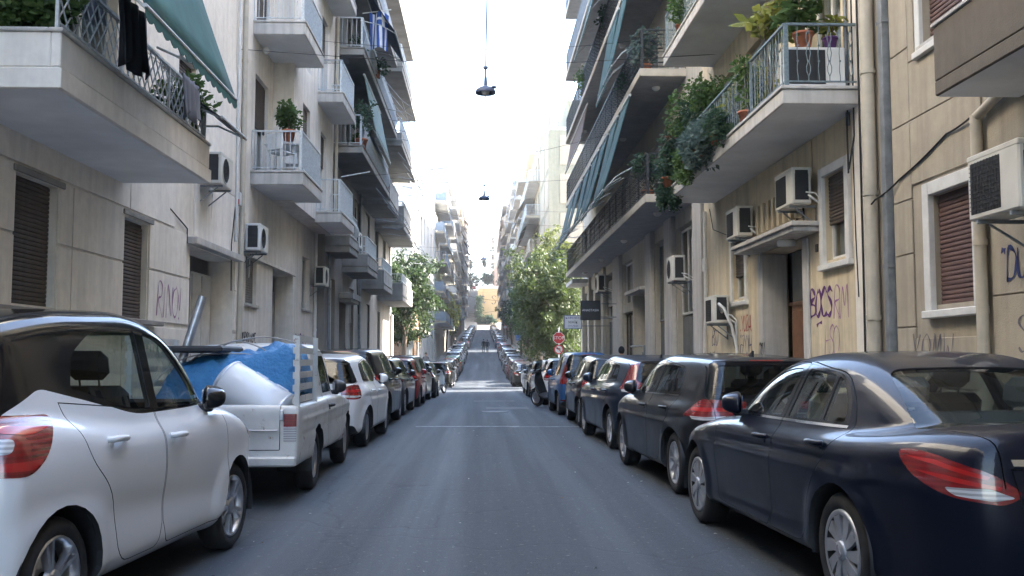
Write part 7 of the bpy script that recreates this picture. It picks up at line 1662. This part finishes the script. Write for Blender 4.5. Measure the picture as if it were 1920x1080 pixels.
m = MB(); m.bbox(px(LP) - .05, px(LP) + .03, -.80, .80, .37, .46, .015); m.build('rear_bumper', MATS['old_white_paint'], pk)
m = MB()
for y in (-.66, .66): m.bbox(px(LP) - .025, px(LP) + .0, y - .02, y + .02, .80, .90, .006)
m.bbox(px(LP) - .02, px(LP) + .004, -.62, .62, .70, .712, .003); m.build('tailgate_latch', M_STEEL, pk)
# slatted side rack standing on the bed
rk = MB()
def rack_side(y, s0, s1, z1, n):
    for k in range(2): s = s0 + (s1-s0)*k; o = MB(); o.bar((px(s), y, .90), (px(s), y, z1), .045, .05); o.build('rack_post', MATS['old_white_paint'], pk)
    for k in range(n): z = .98 + (z1 - 1.0)*k/(n-1); o = MB(); o.bar((px(s0 - .03), y + .03, z), (px(s1 + .03), y + .03, z), .02, .062); o.build('rack_slat', MATS['old_white_paint'], pk)
rack_side(-.78, 3.25, LP - .12, 1.60, 6); rack_side(.78, 2.95, LP - .05, 1.58, 5)

pkM = Matrix.Translation(pk.location) @ pk.rotation_euler.to_matrix().to_4x4(); pkR = pk.rotation_euler.copy()
def on_bed(o): o.location = pk.location; o.rotation_euler = pkR; return o
# blue tarpaulin heaped over the load
def tarp():
    m = MB(); nx, ny = 46, 40; vs = []
    for i in range(nx+1):
        for j in range(ny+1):
            s = 2.92 + (LP - .45 - 2.92)*i/nx; y = -.74 + 1.44*j/ny; u = i/nx; v = j/ny
            ed = min(1, u*7 + .2, (1-u)*5 + .0, v*8 + .25, (1-v)*7 + .12); ed = ed*ed*(3 - 2*ed)
            h = (.60 - .20*v - .10*max(0, u - .55)*2)*ed + .07*math.exp(-((s-3.2)/.2)**2 - ((y+.35)/.2)**2) + .06*math.exp(-((s-3.5)/.14)**2 - ((y-.1)/.3)**2)
            n_ = mnoise.noise(Vector((s*2.2, y*2.2, .3)))*.09 + mnoise.noise(Vector((s*6 + y*3, y*5, 2)))*.035 + abs(mnoise.noise(Vector((s*2.6 - y*5, y*2.2, 5))))*.13 - abs(mnoise.noise(Vector((s*7 + y*2, y*6, 9))))*.05
            vs.append((px(s) + n_*.3, y + n_*.2, .92 + h + n_*(.35 + .65*ed)))
    m.add(vs, [(i*(ny+1)+j, (i+1)*(ny+1)+j, (i+1)*(ny+1)+j+1, i*(ny+1)+j+1) for i in range(nx) for j in range(ny)], 0, True)
    k = NB('blue_tarpaulin'); n = k.noise(7, 6, .65); k.color(k.ramp(n, [(.3, (.02, .145, .36)), (.7, (.045, .235, .48))])); k.set(Roughness=.45, Specular_IOR_Level=.5); k.bump(k.noise(11, 7, .65), .9, .05)
    o = m.build('tarpaulin', k.m); mo = o.modifiers.new('t', 'SOLIDIFY'); mo.thickness = .004; return tag(o, 'crumpled blue tarpaulin covering the load on the pickup bed', 'tarpaulin')
on_bed(tarp())
m = MB()
for a, b, c in (((px(2.95), .7, 1.0), (px(3.3), .1, 1.56), (px(3.1), -.76, 1.45)), ((px(4.1), .72, 1.05), (px(3.7), .3, 1.42), (px(3.3), -.76, 1.2)), ((px(3.5), .74, 1.1), (px(3.4), .0, 1.57), (px(3.9), -.76, 1.1))):
    A, B, C_ = Vector(a), Vector(b), Vector(c); m.tube([A.lerp(B, t/8) + Vector((0, 0, .10*math.sin(math.pi*t/8))) for t in range(9)] + [B.lerp(C_, t/8) + Vector((0, 0, .10*math.sin(math.pi*t/8))) for t in range(1, 9)], .008, 5)
on_bed(tag(m.build('rope', plain('grey_rope', (.35, .33, .3), .9)), 'pale rope lashed across the blue tarpaulin', 'rope'))
tk = empty('water_tank', (0, 0, 0), 0, 'white cylindrical water tank lying tilted at the tailgate', 'water tank'); T = Matrix.Translation((px(LP - .36), -.32, .99)) @ Matrix.Rotation(R(-60), 4, 'X') @ Matrix.Rotation(R(10), 4, 'Y') @ Matrix.Scale(.87, 4)
m = MB(); m.lathe([(0, -.44), (.20, -.43), (.255, -.40), (.265, -.38), (.265, .38), (.255, .40), (.2, .435), (0, .45)], 36, 0, T); m.build('shell', plain('white_tank_enamel', (.66, .68, .71), .28, var=.08, scale=3, coat=.4), tk)
m = MB(); m.lathe([(.268, .36), (.272, .37), (.268, .385)], 36, 0, T); m.lathe([(.268, -.385), (.272, -.37), (.268, -.36)], 36, 0, T); m.build('seam', M_STEEL, tk)
for zz in (-.12, .16): m = MB(); Q = T @ Matrix.Rotation(R(-60), 4, 'Z'); m.bbox(.262, .285, -.03, .03, zz - .02, zz + .02, .005, 0, Q); m.bbox(.275, .29, -.025, .025, zz - .14, zz + .02, .004, 0, Q); m.build('mounting_bracket', M_STEEL, tk)
on_bed(tk)
m = MB(); m.tube([(px(3.62), .66, .90), (px(3.5), .36, 2.03)], .045, 10); on_bed(tag(m.build('steel_pole', M_STEEL), 'shiny steel pole leaning up out of the pickup bed', 'pole'))
m = MB(); m.bbox(px(3.9), px(2.95), .05, .62, 1.44, 1.51, .02); on_bed(tag(m.build('black_board', M_BLACK), 'black board lying on top of the blue tarpaulin', 'board'))

# ------------------------------------------------------------------ the two long rows of cars
CARS['pickup'] = pk
LIB = {}
def proto(kind):
    if kind not in LIB:
        LIB[kind] = make_car('parked_car', SPEC[kind], (.3, .3, .3, 1), 'parked car', 'car', .042); LIB[kind]['group'] = 'cars parked along both kerbs'; LIB[kind].location = (0, -500, -50)
    return LIB[kind]
COLS = {'black': (.008, .009, .010), 'white': (.70, .71, .72), 'silver': (.36, .38, .40), 'grey': (.07, .075, .08), 'dark grey': (.025, .027, .031), 'navy': (.012, .022, .06), 'blue': (.03, .09, .22), 'red': (.28, .015, .018), 'dark red': (.13, .012, .015), 'green': (.05, .24, .06), 'beige': (.34, .30, .24), 'sky blue': (.16, .26, .36), 'orange': (.36, .10, .03)}
KN = {'golf': 'hatchback', 'compact': 'small hatchback', 'polo': 'hatchback', 'boxy': 'tall boxy hatchback', 'suv': 'crossover', 'plain_saloon': 'saloon', 'coupe_hatch': 'sloping hatchback', 'saloon': 'saloon', 'city': 'hatchback'}
IDX = {}; used = set()
def row(side, Yf, kind, col, label, yaw=None):
    src = proto(kind)
    if kind not in IDX:
        d = {}
        for x in bpy.data.objects:
            if x.parent: d.setdefault(x.parent, []).append(x)
        IDX[kind] = d
    c = src if kind not in used else copy_tree(src, None, None, IDX[kind])
    used.add(kind); X = (-1.82 if side < 0 else 1.84) + rnd.uniform(-.06, .06)
    put(c, SPEC[kind], X, Yf, rnd.uniform(-.5, 2.0) if yaw is None else yaw); c['label'] = label
    def paintit(o):
        for ch in IDX[kind].get(o, []): pass
    cc = (*COLS[col], 1)
    st = [c]
    while st:
        o = st.pop(); o.color = cc; st += [x for x in o.children]
    return c
bpy.context.view_layer.update()
near = [(-1, 21.95, 'suv', 'black', 'black crossover in front of the white hatchback with steel wheels'), (-1, 26.5, 'golf', 'dark grey', 'dark grey hatchback behind the red hatchback on the left'), (-1, 30.9, 'polo', 'red', 'red hatchback in the left row'), (-1, 35.4, 'suv', 'grey', 'grey crossover in front of the red hatchback'), (-1, 39.8, 'golf', 'black', 'black hatchback behind the scooter with the turquoise box'),
    (1, 21.75, 'compact', 'black', 'black small hatchback behind the blue boxy hatchback'), (1, 26.2, 'boxy', 'blue', 'blue tall boxy hatchback with high tail lights'), (1, 32.2, 'compact', 'white', 'white small hatchback beyond the parked motorbike'), (1, 36.4, 'polo', 'silver', 'silver hatchback beyond the white small hatchback'), (1, 40.9, 'compact', 'grey', 'grey small hatchback before the first right corner'), (1, 45.6, 'golf', 'silver', 'silver hatchback at the first right corner'),
    (1, 63.6, 'plain_saloon', 'black', 'black saloon with its tail square to the street past the corner')]
for sd_, y, k, cl, lb in near: row(sd_, y, k, cl, lb)
seqL = [(61.5, 'suv', 'black'), (66.2, 'golf', 'grey'), (70.8, 'compact', 'dark grey'), (75.2, 'golf', 'dark grey'), (80, 'polo', 'orange'), (84.8, 'compact', 'green'), (89.2, 'golf', 'silver'), (94, 'suv', 'white'), (98.6, 'polo', 'white'), (103.2, 'golf', 'silver'), (108, 'compact', 'grey'), (112.6, 'suv', 'silver'), (117.2, 'golf', 'black'), (122, 'polo', 'navy')]
seqR = [(68.6, 'golf', 'black'), (73.2, 'compact', 'dark red'), (77.4, 'polo', 'silver'), (81.9, 'golf', 'dark grey'), (86.3, 'suv', 'silver'), (91, 'golf', 'black'), (95.4, 'polo', 'grey'), (99.8, 'suv', 'silver'), (104.4, 'compact', 'white'), (108.8, 'golf', 'dark grey'), (113.4, 'suv', 'red'), (118, 'polo', 'black'), (122.4, 'golf', 'silver')]
y = 140
kinds = ['golf', 'compact', 'polo', 'suv', 'boxy']; cls = ['black', 'white', 'silver', 'grey', 'navy', 'dark grey', 'red', 'silver', 'white', 'blue']
while y < 258:
    if rnd.random() < .92: seqL.append((y, rnd.choice(kinds), rnd.choice(cls)))
    if rnd.random() < .92: seqR.append((y + 1.5, rnd.choice(kinds), rnd.choice(cls)))
    y += 4.75
def ordinal(i): return ['first', 'second', 'third', 'fourth', 'fifth', 'sixth', 'seventh', 'eighth', 'ninth', 'tenth', 'eleventh', 'twelfth', 'thirteenth', 'fourteenth', 'fifteenth', 'sixteenth', 'seventeenth', 'eighteenth', 'nineteenth', 'twentieth', 'twenty first', 'twenty second', 'twenty third', 'twenty fourth', 'twenty fifth', 'twenty sixth', 'twenty seventh'][i]
for sd_, seq, nm in ((-1, seqL, 'left'), (1, seqR, 'right')):
    kl = kr = 0
    for y, k, cl in seq:
        if y < 130: lb = f'{cl} {KN[k]}, {ordinal(kl)} past the first corner in the {nm} row'; kl += 1
        else: lb = f'{cl} {KN[k]}, {ordinal(kr)} past the second corner in the {nm} row'; kr += 1
        row(sd_, y, k, cl, lb)
for x, yy, cl, lb in ((-3.2, 350, 'red', 'red car parked at the top of the steps'), (1.5, 352, 'silver', 'silver car parked on the hilltop under the palms')):
    c = row(1, 60, 'compact', cl, lb); c.location = (x, yy, zr(yy) + (0.0)); c.rotation_euler = (0, 0, R(80))
# ------------------------------------------------------------------ hanging lamps and wires
M_LAMP = plain('blue_grey_lamp_enamel', (.06, .075, .12), .45, .2, var=.15)
M_BULB = plain('lamp_glass', (.6, .6, .58), .3)
def street_lamp(y, z, r, label, x=.05):
    t = empty('street_lamp', (x, y, z), 0, label, 'street lamp', 'lamps hanging over the middle of the street')
    m = MB(); m.lathe([(r*.96, -.02), (r, 0), (r*.98, .02), (r*.9, r*.28), (r*.62, r*.5), (r*.34, r*.62), (r*.2, r*.7), (r*.19, r*.72), (r*.14, r*1.5), (.03, r*1.55)], 30); m.lathe([(r*.95, -.015), (r*.6, r*.42), (0, r*.5)], 30); m.build('shade', M_LAMP, t)
    m = MB(); m.lathe([(0, -.06), (.07, -.03), (.09, .03), (.05, .1)], 16); m.build('bulb', M_BULB, t)
    m = MB(); m.bbox(r*.55, r*1.05, -.06, .06, r*.45, r*.65, .02); m.build('gear_box', M_LAMP, t)
    m = MB(); m.tube([(0, 0, r*1.5), (.0, 0, r*2.6)], .02, 6); m.bbox(-.05, .05, -.03, .03, r*2.3, r*2.6, .01); m.tube([(-.28, 0, r*2.5), (.28, 0, r*2.52)], .008, 5); m.build('hanger', M_LAMP, t); return t
lamps = [(20, 6.98, .22, 'nearest lamp, hanging highest over the street'), (40, 8.0, .245, 'second lamp hanging over the street, beyond the nearest one'), (70, 8.5, .25, 'third hanging lamp, in front of the palm tree'), (128, 10.9, .3, 'fourth hanging lamp, in front of the ochre retaining wall'), (186, 13.0, .32, 'farthest lamp, hanging over the rising street')]
for l in lamps: street_lamp(*l)
def wire(pts, r, label, sag=.3, name='overhead_cable', group='overhead cables'):
    m = MB(); out = []
    for a, b in zip(pts, pts[1:]):
        a = Vector(a); b = Vector(b)
        for i in range(14): t = i/14; out.append(a.lerp(b, t) - Vector((0, 0, sag*4*t*(1-t))))
    out.append(Vector(pts[-1])); m.tube(out, r, 5); return tag(m.build(name, M_CABLE), label, 'cable', group)
top = [(.12, 2, 8.6)] + [(.05, l[0], l[1] + l[2]*2.7) for l in lamps] + [(.0, 230, 18)]
wire(top, .015, 'thin cable running along the street between the hanging lamps', .10)
for k, l in enumerate(lamps): wire([(-5.3, l[0], l[1] + l[2]*2.5 + .35), (.05, l[0], l[1] + l[2]*2.5), (5.3, l[0], l[1] + l[2]*2.5 + .35)], .007, ['thin span wire holding the nearest lamp', 'thin span wire holding the second lamp', 'thin span wire holding the third lamp', 'thin span wire holding the fourth lamp', 'thin span wire holding the farthest lamp'][k], .0)
for k, (y, z, y2, z2) in enumerate(((150, 8.5, 158, 7.6), (166, 8.8, 158, 9.6), (112, 9.3, 116, 8.0))): wire([(-4.9, y, z), (5.1, y2, z2)], .02, ['cable crossing low over the far street', 'cable crossing the far street just beyond the low one', 'cable crossing above the second corner'][k], .4)

for k, (y, z, y2, z2) in enumerate(((24, 9.5, 27, 10.6), (33, 7.6, 30, 8.8), (46, 9.0, 44, 7.4), (47, 9.8, 50, 9.0))): wire([(-5.0, y, z), (5.1, y2, z2)], .006, ['thin phone cable crossing high between the nearest facades', 'thin phone cable sagging over the first long awnings', 'phone cable crossing just beyond the second lamp', 'upper phone cable crossing before the first corner'][k], .35)
# ------------------------------------------------------------------ road signs
M_SRED = plain('sign_red', (.45, .03, .035), .45, var=.1); M_SBLUE = plain('sign_bright_blue', (.03, .14, .42), .45, var=.1)
def post(root, h): m = MB(); m.tube([(0, .04, -.1), (0, .04, h)], .03, 10); m.build('post', M_STEEL, root)
t = empty('stop_sign', (3.98, 50.2, zr(50) + .12), 0, 'red octagonal stop sign above a small turn ban at the right corner', 'road sign', 'road signs'); post(t, 3.15)
def disc(n, r, y0, y1, z, mat, name, rot=0, cx=0): m = MB(); m.prism([(cx + r*math.cos(2*math.pi*(i+.5)/n + rot), z + r*math.sin(2*math.pi*(i+.5)/n + rot)) for i in range(n)], y0, y1); return m.build(name, mat, t, recalc=True)
zc = 2.62; disc(8, .325, -.02, .0, zc, M_SW, 'white_rim'); disc(8, .30, -.026, -.02, zc, M_SRED, 'red_face'); text_mesh('STOP', .24, M_SW, 'lettering', t, Matrix.Translation((0, -.030, zc)) @ Matrix.Rotation(math.pi/2, 4, 'X'))
zc = 2.02; disc(28, .25, -.02, .0, zc, M_SRED, 'red_ring'); disc(28, .19, -.026, -.02, zc, M_SW, 'white_disc')
m = MB(); m.bar((.07, -.03, zc - .14), (.07, -.03, zc + .02), .045, .006); m.bar((.09, -.03, zc + .02), (-.06, -.03, zc + .06), .006, .045); m.prism([(-.05, zc + .13), (-.05, zc - .01), (-.15, zc + .06)], -.034, -.028); m.build('arrow', M_SN, t)
m = MB(); m.bar((-.16, -.038, zc + .16), (.16, -.038, zc - .16), .006, .04); m.build('ban_bar', M_SRED, t)
t = empty('parking_sign', (3.98, 106, zr(106) + .12), 0, 'blue square sign with two white letters P on the right pavement', 'road sign', 'road signs'); post(t, 2.9)
m = MB(); m.bbox(-.36, .36, -.02, .02, 2.05, 2.75, .01); m.build('blue_board', M_SBLUE, t)
for x in (-.17, .17): text_mesh('P', .36, M_SW, 'lettering', t, Matrix.Translation((x, -.026, 2.52)) @ Matrix.Rotation(math.pi/2, 4, 'X')); 
m = MB(); m.box(-.34, .34, -.026, -.021, 2.29, 2.32); m.box(-.30, -.05, -.026, -.021, 2.14, 2.22); m.box(.05, .30, -.026, -.021, 2.14, 2.22); m.build('white_bars', M_SW, t)
t = empty('round_sign', (-4.35, 57.4, zr(57) + .1), 0, 'grey back of a round sign on a thin post at the first left corner', 'road sign', 'road signs'); post(t, 2.75); disc(30, .27, .05, .07, 2.45, M_STEEL, 'sign_plate')
t = empty('round_sign', (4.0, 170, zr(170) + .1), 0, 'round red and white sign far up the right pavement', 'road sign', 'road signs'); post(t, 2.6); disc(24, .36, -.02, 0, 2.4, M_SRED, 'red_ring'); disc(24, .28, -.026, -.02, 2.4, M_SW, 'white_disc')
t = empty('striped_bollard', (3.95, 45.2, zr(45) + .12), 0, 'thin post with slanting dark and pale stripes by the shop doors', 'post'); m = MB(); m.lathe([(.05, 0), (.05, 1.9), (0, 1.92)], 12); m.build('post', plain('rust_brown_paint', (.22, .09, .05), .6), t)
m = MB()
for k in range(6): m.tube([(.0 + .052*math.cos(a), .052*math.sin(a), .3 + k*.26 + a*.02) for a in np.linspace(0, 6.2, 12)], .02, 5)
m.build('stripe', M_PLATE, t)

# ------------------------------------------------------------------ motorbikes
def bike(loc, rz, label, body, box=None, lean=8, group='motorbikes and scooters', screen=True):
    t = empty('scooter', loc, rz, label, 'motor scooter', group); t.rotation_euler = (R(-lean), 0, rz); bm_ = plain('scooter_' + '_'.join(str(int(c*999)) for c in body), body, .25, var=.1, coat=.8)
    M = Matrix.Rotation(-math.pi/2, 4, 'X')
    for x, w in ((.66, .10), (-.62, .12)):
        wh = empty('wheel', (x, 0, .27)); wh.parent = t; m = MB(); m.lathe([(.17, -w/2 + .01), (.22, -w/2), (.26, -w*.3), (.27, 0), (.26, w*.3), (.22, w/2), (.17, w/2 - .01)], 28, 0, M); m.build('tyre', M_RUBBER, wh)
        m = MB(); m.lathe([(.175, -w/2 + .015), (.165, -.02), (.05, -.03), (0, -.03)], 24, 0, M); m.lathe([(0, .03), (.05, .03), (.165, .02), (.175, w/2 - .015)], 24, 0, M); m.build('rim', M_ALLOY, wh)
    def loft(secs, name, mat):
        m = MB(); n = 14; vs = []
        for (x, z, hy, hz) in secs: vs += [(x, hy*math.copysign(abs(math.cos(a))**.7, math.cos(a)), z + hz*math.copysign(abs(math.sin(a))**.7, math.sin(a))) for a in np.linspace(0, 2*math.pi, n+1)[:-1]]
        k = len(secs); m.add(vs, [(i*n+j, i*n+(j+1) % n, (i+1)*n+(j+1) % n, (i+1)*n+j) for i in range(k-1) for j in range(n)], 0, True); m.add(vs[:n], [tuple(range(n))]); m.add(vs[-n:], [tuple(range(n))]); return m.build(name, mat, t, recalc=True)
    loft([(-.92, .74, .05, .03), (-.80, .68, .13, .09), (-.5, .62, .17, .15), (-.15, .52, .17, .14), (-.02, .40, .14, .08)], 'rear_body', bm_)
    loft([(-.15, .30, .16, .04), (.15, .28, .18, .05), (.38, .36, .18, .07)], 'footboard', M_BLACK)
    loft([(.36, .36, .19, .06), (.44, .55, .20, .09), (.50, .80, .17, .10), (.48, .98, .13, .08), (.42, 1.06, .08, .04)], 'front_shield', bm_)
    loft([(-.78, .80, .10, .03), (-.5, .80, .15, .05), (-.1, .76, .14, .05), (.0, .72, .10, .03)], 'seat', M_BLACK)
    loft([(.44, .42, .05, .04), (.62, .56, .08, .03), (.80, .50, .07, .03), (.92, .38, .05, .02)], 'mudguard', bm_)
    m = MB(); m.tube([(.66, .07, .27), (.50, .07, .75)], .025, 6); m.tube([(.66, -.07, .27), (.50, -.07, .75)], .025, 6); m.build('fork', M_STEEL, t)
    m = MB(); m.tube([(.36, -.34, 1.04), (.42, -.16, 1.07), (.44, 0, 1.05), (.42, .16, 1.07), (.36, .34, 1.04)], .016, 8); m.build('handlebar', M_BLACK, t)
    for s in (-1, 1):
        m = MB(); m.tube([(.40, .22*s, 1.06), (.44, .30*s, 1.22)], .008, 5); m.lathe([(0, -.012), (.05, -.01), (.055, 0), (.05, .01), (0, .012)], 14, 0, Matrix.Translation((.43, .32*s, 1.26)) @ Matrix.Rotation(math.pi/2, 4, 'Y')); m.build('mirror', M_BLACK, t)
    m = MB(); m.lathe([(0, .05), (.07, .03), (.085, 0), (.08, -.05)], 18, 0, Matrix.Translation((.56, 0, .9)) @ Matrix.Rotation(math.pi/2, 4, 'Y')); m.build('headlight', M_CLEAR, t)
    m = MB(); m.bbox(-.95, -.90, -.07, .07, .64, .72, .015); m.build('tail_light', M_TAIL, t); m = MB(); m.bbox(-.98, -.965, -.1, .1, .40, .56, .005); m.build('number_plate', M_PLATE, t)
    m = MB(); m.tube([(-.3, -.14, .28), (-.85, -.17, .36)], .05, 10); m.build('exhaust', M_STEEL, t)
    if screen: m = MB(); m.add([(.52, -.16, 1.0), (.52, .16, 1.0), (.38, .13, 1.38), (.38, -.13, 1.38)], [(0, 1, 2, 3)]); o = m.build('windscreen', M_DGLASS, t)
    if box: m = MB(); m.bbox(-1.05, -.58, -.24, .24, .86, 1.34, .05); m.build('top_box', box, t); m = MB(); m.bbox(-1.055, -.575, -.245, .245, 1.18, 1.20, .005); m.build('lid_seam', M_BLACK, t)
    return t
bike((2.05, 28.1, zr(28)), R(128), 'dark motor scooter parked nose out between the boxy and white hatchbacks', (.012, .013, .016), lean=8)
bike((-2.0, 43.9, zr(44)), R(70), 'white delivery scooter with a turquoise top box in the left row', (.55, .56, .56), plain('turquoise_box', (.06, .36, .42), .5, var=.2))
bike((2.3, 49.0, zr(49)), R(100), 'white scooter at the first right corner', (.5, .52, .55), lean=6)
bike((2.4, 139.0, zr(139)), R(100), 'black scooter beyond the second right corner', (.02, .02, .022), lean=6); bike((-3.1, 46.6, zr(46.6)), R(90), 'blue covered scooter behind the left row', (.04, .22, .40), lean=5)

# ------------------------------------------------------------------ people
M_SKIN = plain('skin', (.38, .22, .15), .55, var=.08); M_HAIR = plain('dark_hair', (.02, .015, .012), .6)
def person(loc, rz, label, top, legs, stride=.0, hood=False, h=1.72, group=None, bag=None):
    k_ = h/1.75; s = stride
    J = {'pelvis': (0, 0, .95), 'waist': (0, 0, 1.08), 'chest': (.01, 0, 1.30), 'neck': (.01, 0, 1.48), 'head0': (.03, 0, 1.56), 'head1': (.04, 0, 1.64), 'head2': (.025, 0, 1.71)}
    Rr = {'pelvis': (.135, .17), 'waist': (.115, .15), 'chest': (.12, .175), 'neck': (.055, .055), 'head0': (.075, .068), 'head1': (.10, .08), 'head2': (.075, .065)}
    E = [('pelvis', 'waist'), ('waist', 'chest'), ('chest', 'neck'), ('neck', 'head0'), ('head0', 'head1'), ('head1', 'head2')]
    for sg, n in ((1, 'l'), (-1, 'r')):
        f = s*sg; J.update({'hip'+n: (.0, .095*sg, .90), 'knee'+n: (.22*f + (.06 if s else .01), .10*sg, .50), 'ankle'+n: (.42*f - (.12 if f < 0 else 0), .10*sg, .10 + (.06 if f < 0 else 0)), 'toe'+n: (.42*f + .13 - (.1 if f < 0 else 0), .115*sg, .04), 'sh'+n: (.0, .19*sg, 1.40), 'elb'+n: (-.16*f - .03, .25*sg, 1.12), 'wr'+n: (-.26*f + .08, .25*sg, .88), 'hand'+n: (-.27*f + .11, .245*sg, .79)})
        Rr.update({'hip'+n: (.095, .09), 'knee'+n: (.06, .058), 'ankle'+n: (.042, .04), 'toe'+n: (.03, .04), 'sh'+n: (.062, .06), 'elb'+n: (.047, .047), 'wr'+n: (.032, .028), 'hand'+n: (.022, .036)})
        E += [('pelvis', 'hip'+n), ('hip'+n, 'knee'+n), ('knee'+n, 'ankle'+n), ('ankle'+n, 'toe'+n), ('chest', 'sh'+n), ('sh'+n, 'elb'+n), ('elb'+n, 'wr'+n), ('wr'+n, 'hand'+n)]
        for q in range(4):
            J[f'f{q}{n}'] = (J['hand'+n][0] + .012*q, .245*sg + (q - 1.5)*.0, .79 - .085 + .008*abs(q - 1.5)); J[f'f{q}{n}'] = (J['hand'+n][0] + (q - 1.5)*.022, .243*sg, .70 + .01*abs(q - 1.5)); Rr[f'f{q}{n}'] = (.008, .008); E.append(('hand'+n, f'f{q}{n}'))
        J['th'+n] = (J['hand'+n][0] + .05, .23*sg, .77); Rr['th'+n] = (.009, .009); E.append(('wr'+n, 'th'+n))
    keys = list(J); me = bpy.data.meshes.new('tmp'); me.from_pydata([tuple(c*k_ for c in J[q]) for q in keys], [(keys.index(a), keys.index(b)) for a, b in E], [])
    o = bpy.data.objects.new('tmp', me); COL.objects.link(o); sk = o.modifiers.new('s', 'SKIN'); sk.use_smooth_shade = True
    for i, q in enumerate(keys): me.skin_vertices[0].data[i].radius = tuple(c*k_ for c in Rr[q])
    me.skin_vertices[0].data[keys.index('pelvis')].use_root = True
    ss = o.modifiers.new('sub', 'SUBSURF'); ss.levels = 2; ss.render_levels = 2; bpy.context.view_layer.update()
    dg = bpy.context.evaluated_depsgraph_get(); bm = bpy.data.meshes.new_from_object(o.evaluated_get(dg)); bpy.data.objects.remove(o)
    bm.materials.clear()
    for mt in (M_SKIN, top, legs, M_BLACK): bm.materials.append(mt)
    for p in bm.polygons:
        c = p.center/k_; p.use_smooth = True
        p.material_index = 3 if c.z < .09 + (.06 if s and c.x < 0 and c.z < .18 else 0) else (2 if c.z < .96 and abs(c.y) < .205 else (0 if c.z > 1.475 or (c.z < .87 and abs(c.y) > .205) else 1))
    t = empty('person', loc, rz, label, 'person', group); link_mesh('body', bm, t)
    m = MB(); r_ = .118*k_ if hood else .105*k_; T = Matrix.Translation((.02*k_, 0, 1.645*k_)) @ Matrix.Rotation(R(-22), 4, 'Y') @ Matrix.Diagonal((1.08, .88, 1.15, 1))
    m.lathe([(r_*math.sin(a), r_*math.cos(a)) for a in np.linspace(0, 1.75 if not hood else 2.3, 12)], 20, 0, T); m.build('hood' if hood else 'hair', top if hood else M_HAIR, t)
    m = MB(); m.add([Vector(p)*k_ for p in ((.128, -.016, 1.60), (.128, .016, 1.60), (.150, 0, 1.605), (.135, 0, 1.65))], [(0, 1, 2), (0, 2, 3), (1, 3, 2)]); m.build('nose', M_SKIN, t)
    for sg in (1, -1): m = MB(); m.lathe([(0, -.01), (.011, 0), (0, .01)], 8, 0, Matrix.Translation((.122*k_, .033*sg*k_, 1.645*k_))); m.build('eye', M_BLACK, t); m = MB(); m.bbox(-.0, .035, -.01, .01, -.03, .03, .009, 0, Matrix.Translation((.02*k_, .088*sg*k_, 1.63*k_))); m.build('ear', M_SKIN, t)
    m = MB(); m.bbox(.118*k_, .126*k_, -.025*k_, .025*k_, 1.565*k_, 1.573*k_, .003); m.build('mouth', plain('lips', (.3, .12, .1), .5), t)
    return t
DK = plain('black_clothes', (.014, .014, .017), .9); NV = plain('dark_blue_clothes', (.03, .035, .06), .9); OR = plain('orange_jacket', (.6, .14, .06), .85); GY = plain('grey_clothes', (.12, .12, .13), .9)
person((4.35, 30.0, zr(30) + .125), R(95), 'person in a black hood on the right pavement behind the parked cars', DK, NV, .25, True, 1.66)
person((-4.35, 74.0, zr(74) + .125), R(-90), 'dark haired person standing on the left pavement behind the parked cars', GY, NV, 0, False, 1.84)
person((.12, 124, zr(124)), R(88), 'person in black walking up the middle of the street', DK, DK, .7, False, 1.78, 'people walking up the street'); person((.62, 124.8, zr(124.8)), R(95), 'person in dark blue walking close beside the one in black', NV, DK, -.7, False, 1.7, 'people walking up the street')
person((2.35, 160, zr(160)), R(-90), 'person in an orange jacket beside the far right row of cars', OR, NV, .3, False, 1.75); person((-3.75, 131, zr(131)), R(80), 'person in dark clothes at the second left corner', DK, DK, .5, False, 1.75)
for k_, o_ in list(LIB.items()):
    if k_ not in used:
        for c_ in list(o_.children_recursive) + [o_]: bpy.data.objects.remove(c_)
